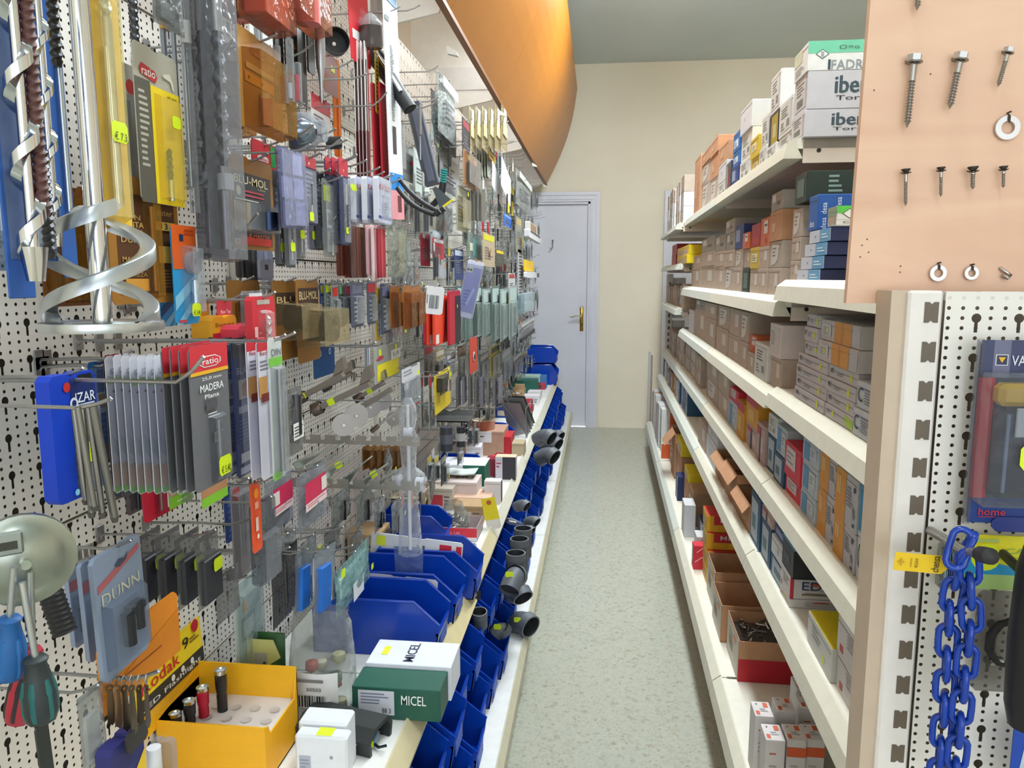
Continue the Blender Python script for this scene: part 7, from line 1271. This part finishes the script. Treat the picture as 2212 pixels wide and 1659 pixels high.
# --- lowest shelf
XB_ = .345; zb = RS['bottom'][1]
for i, (u, v, lb) in enumerate(((1676, 1600, 'nearest row left'), (1722, 1600, 'nearest row middle'), (1762, 1600, 'nearest row right'), (1652, 1548, 'second row left'), (1700, 1538, 'second row middle'), (1750, 1530, 'second row right'), (1740, 1490, 'third row left'), (1775, 1490, 'third row right'))):
    zt = zb+(.145 if i < 3 else .155); p = hz(u, v, zt); t = thing('lamp_box', 'small white and orange bulb box standing upright, %s' % lb, 'box', (p.x, p.y, zb+.0006), AR, 'small white and orange bulb boxes'); b = MB(); w = .042; H = zt-zb
    b.box(-w/2, 0, 0, w/2, w*1.5, H, 'd2cbca', b=.001); b.deco([('r', 0, .72, 1, .88, 'd05c34') if i in (1, 2) else ('l', .2, .75, .8, .8, 1, 'c05040'), ('l', .2, .4, .8, .6, 3, 'a8a0a0')], w, H); b.deco([('r', .1, .1, .3, .35, 'd05838'), ('r', .6, .6, .85, .9, 'c85838'), ('l', .35, .3, .8, .55, 2, 'a8a8a8'), ('c', .25, .8, .002, '303030')], w, w*1.5, 't', z0=H, x0=-w/2, y0=0); b.obj('carton', t)
yn = 2.12; 
def opened_box(yn, dl, W_, H, lb, red=False, X=XB_+.035, D=.33, fillc=None):
    t = rbox('bk', X, yn, yn+W_, zb, H, D, lb, opened=True, yaw=0)
    b = MB(); b.deco([('r', .02, .02, .98, .97, 'c8bfb0'), ('l', .2, .3, .7, .8, 5, '908474'), ('r', .6, .7, .8, .85, 'c88038')], W_, H); 
    if red: b.deco([('r', .0, .0, 1, .55, 'b81c2c')], D, H, 'r', x0=W_/2-.0015, y0=0, e=.001)
    b.obj('printed_end', t)
    if fillc:
        b = MB(); rr = random.Random(9)
        for i in range(80):
            c = Vector((rr.uniform(-.42, .42)*W_, rr.uniform(.03, D-.03), H*.72+rr.uniform(0, .016))); d = Vector((rr.uniform(-1, 1), rr.uniform(-1, 1), rr.uniform(-.3, .5))).normalized()*.014; b.cyl(c-d, c+d, .0032, rr.choice(('9c9c9cm', '6c6a68m', 'b0acaam')), 5)
        o = b.obj('loose_screws', t); o['kind'] = 'stuff'; b = MB(); b.box(-W_/2+.004, .004, .004, W_/2-.004, D-.004, H*.7, '4a4440'); b.obj('screw_bed', t)
    return t
opened_box(2.13, 0, .21, .125, 'open brown box with bright red near side, full of loose screws', True, fillc=1)
opened_box(2.37, 0, .2, .125, 'empty open brown box just beyond the red-sided one', X=XB_+.02); opened_box(2.60, 0, .2, .145, 'taller open brown box, farthest of the three open ones', X=XB_+.03)
for i in range(4): rbox('mk', XB_, 2.84+.012*i, 2.98+.012*i, zb+.0655*i, .065, .3, 'red and yellow clamp box in its pile, %s from the bottom' % od(i+1), inset=.035, group='pile of red and yellow clamp boxes', yaw=0)
rbox('re', XB_, 2.99, 3.05, zb, .1, .06, 'red and white small box at the shelf edge before the clamp pile', inset=.0); rbox('wh', XB_, 3.07, 3.16, zb, .11, .12, 'white carton standing beyond the clamp box pile', inset=.02)
for i, (a, c, s, h, lb) in enumerate(((3.2, 3.36, 'na', .065, 'navy box with white word on its near side, lower'), (3.2, 3.36, 'na', .05, 'navy box with white word on its near side, upper'))): rbox(s, XB_, a, c, zb+.066*i, h, .28, lb, inset=.06, yaw=0)
rbox('wh', XB_, 3.38, 3.5, zb, .15, .05, 'tall white slab box leaning at the front edge', inset=.0); rbox('bl', XB_, 3.52, 3.7, zb, .17, .25, 'brown carton with white label beyond the white slab', inset=.05); rbox('yp', XB_, 3.72, 3.92, zb+.16, .05, .27, 'bright yellow lidded box, nearer of two', inset=.05); rbox('bk', XB_, 3.72, 3.92, zb, .158, .26, 'brown carton under the nearer yellow lidded box', inset=.05)
rbox('na', XB_, 3.95, 4.06, zb, .13, .2, 'navy and white box between the two yellow lidded boxes', inset=.02); rbox('yp', XB_, 4.1, 4.35, zb+.2, .075, .27, 'bright yellow lidded box, farther of two', inset=.05); rbox('bk', XB_, 4.1, 4.35, zb, .198, .26, 'brown carton under the farther yellow lidded box', inset=.05)
rbox('bk', XB_, 4.4, 4.6, zb, .27, .25, 'open brown carton with raised pale flap, lowest shelf', inset=.04, opened=True, flap=1); rbox('bl', XB_, 4.62, 4.84, zb, .24, .25, 'labelled brown carton against the second upright, lowest shelf', inset=.05)
rbox('ow', XB_, 4.92, 5.05, zb, .3, .12, 'tall white box with bright orange near side, far lowest shelf', inset=.05, yaw=0); rbox('ow', XB_, 4.9, 4.915, zb, .1, .08, 'small flat orange-sided box before the tall orange one', inset=.0, yaw=0); fill('bottom', 5.1, 6.15, 1, .28, ['wh', 'wl', 'bl', 'gk'], D=.25)
# ================================================================ RIGHT END: pegboard frame, plywood board with screws
YP = 1.01
pl0 = hy(1931, 640, YP).x; pr0 = hy(2032, 640, YP).x; zt = hy(1995, 628, YP).z
t = thing('gondola_end', 'cream end frame with slotted post and perforated panels, right edge', 'frame', (pl0, YP, 0))
b = MB(); wf = .019; b.box(0, .008, 0, .024, .06, zt, 'cdb9a4'); b.box(.0, .0, 0, .0, .0, 0, 'cdb9a4'); b.obj('side_upright', t)
b = MB(); b.box(.018, 0, 0, .060, .05, zt, 'ece6e2', b=.003)
z = zt-.014
while z > .05:
    w_, h = .0085, .0130; cx = .046
    b.poly([(cx+a, -.0006, z-h+c) for a, c in ((-w_, -h), (-w_*.35, -h), (0, -h+.0028), (w_*.35, -h), (w_, -h), (w_, h), (w_*.35, h), (0, h-.0028), (-w_*.35, h), (-w_, h))], '6a5e50'); z -= .05
b.obj('slotted_post', t)
zz = zt
for i, hh in enumerate((.352, .39, .39, .2)):
    b = MB(); b.poly([(.062, .0, zz-hh+.001), (.95, .0, zz-hh+.001), (.95, .0, zz-.001), (.062, .0, zz-.001)], PEGR); b.box(.062, .0003, zz-.012, .95, .014, zz-.001, 'dcd6d0'); b.box(.062, .0003, zz-hh+.001, .95, .014, zz-hh+.003, 'dcd6d0'); b.obj('panel_sheet', t, (0, 0, 0)); zz -= hh
b = MB(); b.box(.03, .05, 0, .95, .056, zt-.01, '8a7e70'); b.obj('rear_sheet', t)
# plywood board
YB2 = 1.075
A = hy(1828, 655, YB2); top = hy(1886, 0, YB2)
t = thing('plywood_board', 'pale plywood sample board standing above the end frame', 'board', (A.x, YB2, A.z)); b = MB()
b.prism([(0, 0), (.8, -.0), (.8, .62), (.012, .62)], 0, .012, PLYM); b.obj('plywood_sheet', t)
b = MB(); rr = random.Random(2)
for u, v in ((1888, 195), (1945, 575), (1944, 588), (1873, 517), (1862, 530), (1876, 545), (2010, 160), (1858, 555)): q = hy(u, v, YB2); b.cyl((q.x-A.x, -.0004, q.z-A.z), (q.x-A.x, -.0002, q.z-A.z), .0012, '6a4a3a', 6)
b.obj('pin_holes', t)
def screw(lb, u, v0, v1, hw, r, kind='hex', ux=None):
    yy = YB2-.012; q = hy(u, v0, yy); e = hy(ux or u, v1, yy); d = e-q; L_ = d.length; a = math.atan2(d.x, -d.z)
    t = thing('lag_screw' if kind == 'hex' else 'wood_screw', lb, 'screw', (q.x, yy, q.z), rot=(0, -a, 0))
    S = 'a09c98m'; b = MB()
    if kind == 'hex': b.lathe([(.001, .0), (hw, 0), (hw, -hw*.85), (hw*.9, -hw*.9)], 'c8c8c8m', n=6); b.lathe([(hw*.9, -hw*.9), (hw*1.15, -hw*.95), (hw*1.15, -hw*1.1), (r, -hw*1.1)], '8c8884m', n=16)
    else: b.lathe([(.001, .0), (hw, -.0005), (hw*1.05, -.0016), (r, -hw)], '4a4440m', n=14)
    b.obj('head', t); z = -hw*1.1; b = MB(); b.cyl((0, 0, z), (0, 0, -L_*.36), r*.9, 'b4b0acm', 10); b.obj('shank', t); b = MB(); n = max(8, int(L_*.62/(r*.85))); pr = []
    for i in range(n): zz = -L_*(.36+.58*i/n); pr += [(r*.7, zz), (r*1.08, zz-L_*.58/n*.3), (r*.7, zz-L_*.58/n*.6)]
    pr.append((.0004, -L_)); b.lathe(pr, S, n=10); b.obj('thread', t)
    b = MB(); b.tube([(-hw*1.2, .0, -hw*.9), (0, -r*1.25, -hw*1.3), (hw*1.2, .0, -hw*.9), (0, .009, -hw)], .0006, '302a26', 4, closed=True); b.obj('tie_wire', t); return t
screw('longest zinc hex-head screw on the plywood board', 1976, 118, 276, .0090, .0044, ux=1959)
screw('middle zinc hex-head screw on the plywood board', 2077, 114, 235, .0086, .0044, ux=2051)
screw('shortest zinc hex-head screw near the right photo edge', 2180, 103, 187, .0062, .0030, ux=2156)
for i, (u, v0, v1, r) in enumerate(((1957, 364, 445, .0026), (2033, 360, 425, .0024), (2102, 359, 409, .0030), (2168, 358, 406, .0024))): screw('small dark-headed wood screw in the second row, %s from the left' % od(i+1), u, v0, v1, r*2.1, r, 'wood', ux=u-1)
q = 1993; t = screw('screw tip hanging down from above at the top of the board', 1992, -95, 22, .007, .0038, ux=1981)
for i, (u, v, R_) in enumerate(((2176, 276, .0150), (2026, 590, .0105), (2098, 590, .0088))):
    q = hy(u, v, YB2-.004); t = thing('steel_ring', ('largest steel washer ring at the right of the board', 'left small steel ring in the bottom row', 'right small steel ring in the bottom row')[i], 'washer', tuple(q)); b = MB(); b.lathe([(R_*.55, -.002), (R_, -.002), (R_*1.03, 0), (R_, .002), (R_*.55, .002), (R_*.52, 0), (R_*.55, -.002)], 'c4c0bcm', n=28, axis='y'); b.obj('ring', t)
    b = MB(); b.tube([(0, -.0035, R_*.4), (0, -.004, R_*.9), (.0, .003, R_*1.25), (.002, -.002, R_*1.3)], .0012, '3a322e', 5); b.obj('tie_wire', t)
q = hy(2171, 588, YB2-.003); t = thing('steel_hook', 'tiny bent metal piece right of the steel rings', 'fitting', tuple(q)); b = MB(); b.tube([(-.006, .002, .006), (0, -.003, .0), (.006, -.003, -.004), (.003, -.002, -.008), (-.004, -.002, -.004)], .0022, 'a8a09am', 6); b.obj('bent_wire', t)
# goods on the end panels
YF = YP-.03
def ecard(kind, lb, cat, u0, v0, u1, v1, y, body, **k):
    loc, W, H = crect(u0, v0, u1, v1, y=y); T = k.get('T', .002); t = thing(kind, lb, cat, loc, 0, rot=(0, RAD(k.get('tilt', 0)), 0))
    if body: b = MB(); c = .006; b.prism([(-W/2, c), (-W/2+c, 0), (W/2-c, 0), (W/2, c), (W/2, H-c), (W/2-c, H), (-W/2+c, H), (-W/2, H-c)], -T, 0, body); b.deco(k.get('pr'), W, H, y0=-T); b.obj('backing_card', t)
    if k.get('bl'):
        b = MB(); x0, z0, x1, z1, d, m = k['bl']; b.box((x0-.5)*W, -T-d, z0*H, (x1-.5)*W, -T, z1*H, m, b=.003); b.obj('blister', t)
    return t, W, H
t, W, H = ecard('torch_pack', 'red navy and silver hand torch in a big clear blister with sticker', 'torch pack', 2102, 735, 2330, 1130, YF, '28306c', pr=[('r', 0, .0, 1, .14, '20408c'), ('r', .0, .14, .16, .80, 'e04048'), ('r', .16, .14, 1, .8, '30384c'), ('r', 0, .80, 1, 1, '3c4064'), ('r', .12, .80, .28, 1, '6a6c88'), ('r', .14, .865, .26, .925, 'c8ccd8'), ('r', .15, .87, .25, .92, '2c3050'), ('p', [(.165, .91), (.235, .91), (.2, .88)], 'e8b020'), ('t', .29, .865, .62, .92, 'VARTA', 'd8dce8'), ('t', .1, .045, .36, .085, 'home', 'd83040'), ('r', .1, .034, .9, .039, 'b82c44'), ('c', .42, .25, .016, 'd82838'), ('r', .38, .235, .46, .27, 'f0e0e0')], bl=(.02, .12, .98, .83, .03, 'b0b4c0t'))
b = MB(); b.box(-W*.38, -.028, H*.66, W*.5, -.003, H*.78, 'e0b418g', b=.006); b.obj('yellow_collar', t); b = MB(); b.box(-W*.36, -.026, H*.16, W*.5, -.003, H*.66, '2a2c34g', b=.008); b.obj('torch_body', t); b = MB(); b.box(-W*.22, -.03, H*.5, W*.5, -.026, H*.655, 'c8ccd0g', b=.001); b.box(-W*.3, -.0285, H*.2, -W*.27, -.026, H*.62, '7c88a0'); b.obj('silver_label', t)
sticker(t, W*.0, -.0335, H*.40, 1.9, '€ 7.5'); b = MB(); b.box(-W*.18, -.002, H*.935, W*.1, .03, H*.95, '26242a', b=.002); b.obj('hang_slot_peg', t)
ecard('light_pack', 'clear edge of the rounded blister around the hand torch', 'blister', 2098, 732, 2105, 1130, YF-.002, 'c8c8cct')
ecard('blue_header', 'navy strip of the pack below the torch, at the right edge', 'blister pack', 2140, 1118, 2330, 1150, YF-.004, '2c3c88')
ecard('cable_card', 'yellow sky-blue and green card behind the blue plastic chain', 'card', 2076, 1158, 2330, 1274, YF+.01, 'ece022', pr=[('r', 0, 0, 1, .3, 'a8c878'), ('p', [(0, .28), (0, .62), (.4, .45), (.6, .28)], '1c98d0'), ('c', .2, .6, .018, 'e8f020'), ('t', .36, .68, .75, .78, 'CABLE', '8cc058'), ('t', .36, .52, .8, .62, 'ESPIRAL', '8cb84c'), ('r', .05, .88, .3, .94, 'b8cc70'), ('r', .6, .82, .75, .86, '5a5020')])
t, W, H = ecard('cable_bag', 'clear bag with a coiled black cable below the yellow card', 'bag', 2102, 1276, 2200, 1490, YF+.008, 'a09c98b', T=.004); b = MB(); pts = [(W*.15+.022*cos(a*.7)*(1+.1*sin(a)), -.012-.003*sin(a*1.3), H*.52+.03*sin(a*.7)) for a in range(54)]; b.tube(pts, .0035, '2a2826', 6); b.obj('coiled_cable', t); b = MB(); b.cyl((-W*.2, -.008, H*.32), (W*.1, -.008, H*.32), .007, '9c9c98c', 8); b.obj('metal_end', t)
loc, W, H = crect(2184, 1140, 2300, 1575, y=YF-.08); t = thing('rubber_grip', 'large black rounded rubber object cut by the right photo edge', 'rubber grip', (loc[0], loc[1], loc[2])); b = MB(); b.lathe([(.001, 0), (W*.36, .004), (W*.46, .03), (W*.5, H*.45), (W*.46, H*.8), (W*.3, H*.97), (.001, H)], '1b1b1c', n=24); b.obj('grip', t); b = MB(); b.cyl((0, 0, H*.7), (0, .1, H*.75), .006, '2a2a2c', 8); b.obj('peg', t)
t, W, H = ecard('blue_card', 'deep blue packaging with white corner print, lower right edge', 'blister pack', 2182, 1570, 2330, 1720, YF-.02, '1c48b0', pr=[('p', [(.12, .35), (.2, .9), (.3, .88), (.22, .3)], 'b8c8d8')])
# blue plastic chain hanging doubled over a rubber capped peg
q = hy(2085, 1190, YP-.075); e = hy(2140, 1202, YP-.14)
t = thing('rubber_capped_peg', 'steel peg with black rubber cap sticking out through the blue chain', 'hook', (q.x, YP, q.z)); b = MB(); b.tube([(-.01, 0, 0), (0, -.075, 0), (e.x-q.x, e.y-YP, e.z-q.z)], .006, 'b0aca8m', 8); b.obj('peg', t); b = MB(); d = Vector((e.x-q.x, e.y-YP, e.z-q.z)); c0 = Vector((0, -.075, 0)); dd = (d-c0).normalized(); b.tube([d-dd*.028, d-dd*.024, d, d+dd*.003], [.0085, .0095, .0095, .004], '1c1c1e', 12); b.obj('rubber_cap', t)
tc = thing('plastic_chain', 'royal blue plastic chain hanging doubled over the capped peg', 'chain', (q.x, YP-.08, q.z))
def link(P, D, face, s=1, R=.0105, h=.0205, r=.0042):
    """one long link centred at P along D, seen flat (face) or on edge"""
    D = Vector(D).normalized(); side = Vector((1, -.25, 0)) if face else Vector((.3, 1, 0)); side = (side-D*side.dot(D)).normalized(); b = MB(); pts = []
    for i in range(20):
        a = 2*pi*i/20; cx, cy = cos(a), sin(a); pts.append(side*(R*cx if abs(cy) < .7 else R*cx)+D*((h-R)*(1 if cy > 0 else -1)*(1 if abs(cy) > .05 else 0)+R*cy))
    b.tube(pts, r, '1840a8g', 8, closed=True); b.obj('chain_link', tc, P)
def run(px, y0, n0, side=1):
    P0 = [hy(u, v, y0) for u, v in px]; O = Vector(tc.location); L_ = 0; seg = []
    tot = sum((P0[i+1]-P0[i]).length for i in range(len(P0)-1)); step = .030; n = int(tot/step)
    for k in range(n+1):
        s = k*step; i = 0
        while i < len(P0)-2 and s > (P0[i+1]-P0[i]).length: s -= (P0[i+1]-P0[i]).length; i += 1
        D = P0[i+1]-P0[i]; link(P0[i]+D.normalized()*s-O, D, (k+n0) % 2 == 0)
run([(2094, 1225), (2098, 1330), (2086, 1440), (2074, 1560), (2060, 1700)], YP-.085, 0)
run([(2066, 1235), (2050, 1330), (2045, 1420), (2038, 1540), (2024, 1700)], YP-.070, 1)
link(Vector((0, .005, .003)), (.5, 0, 1), False); link(Vector((-.010, .0, .004)), (.3, .2, 1), True, h=.024)
t = card('chain_tag', 'yellow pointed paper tag tied to the blue chain', 'tag', (1930, 1197, 2052, 1236), 0.5, 'f2c818', cam=True, hang=False, T=.0006, pr=[('t', .66, .08, .82, .98, 'chenso', '282420', 2), ('l', .28, .2, .33, .8, 1, 'b08c20'), ('t', .36, .3, .46, .7, '8250', '806420', 1), ('r', .05, .45, .18, .55, 'c8a020'), ('r', .1, .35, .13, .65, 'c8a020'), ('c', .93, .5, .0022, '8a6a10')]) if 0 else None
loc, W, H = crect(1930, 1197, 2052, 1236, y=YP-.06); t = thing('chain_tag', 'yellow pointed paper tag tied to the blue chain', 'tag', loc, rot=(0, RAD(3), 0)); b = MB(); b.prism([(-W/2, 0), (W*.36, 0), (W/2, H*.5), (W*.36, H), (-W/2, H)], -.0006, 0, 'f2c818'); b.deco([('t', .66, .08, .8, .98, 'chensa', '282420', 1), ('t', .36, .25, .42, .75, '8250', '8c6c20', 1), ('t', .27, .25, .31, .75, 'cadena', 'a88420', 1), ('r', .05, .45, .18, .55, 'c8a020'), ('r', .1, .3, .13, .7, 'c8a020'), ('c', .93, .5, .0016, '6a4a10')], W, H, y0=-.0006); b.obj('tag_card', t); b = MB(); b.tube([(W*.43, -.001, H*.5), (W*.5, -.004, H*.8), (W*.6, -.006, H*1.2)], .0006, '8a7440', 4); b.obj('string', t)
t, W, H = ecard('small_pack', 'small clear pack with a chrome part behind the blue chain', 'blister pack', 2022, 1165, 2056, 1270, YP-.02, 'b8bcbct', bl=(.0, .05, 1, .95, .012, 'c8ccccc'[:6]+'t')); b = MB(); b.cyl((0, -.01, H*.2), (0, -.01, H*.8), .007, '8aa0b0c', 10); b.obj('chrome_part', t)
for l_, n_ in LABELS.items():
    if len(n_) > 1: print('DUPLABEL', len(n_), l_)
    k_ = len(l_.split())
    if k_ < 4 or k_ > 16: print('LABELLEN', k_, l_)
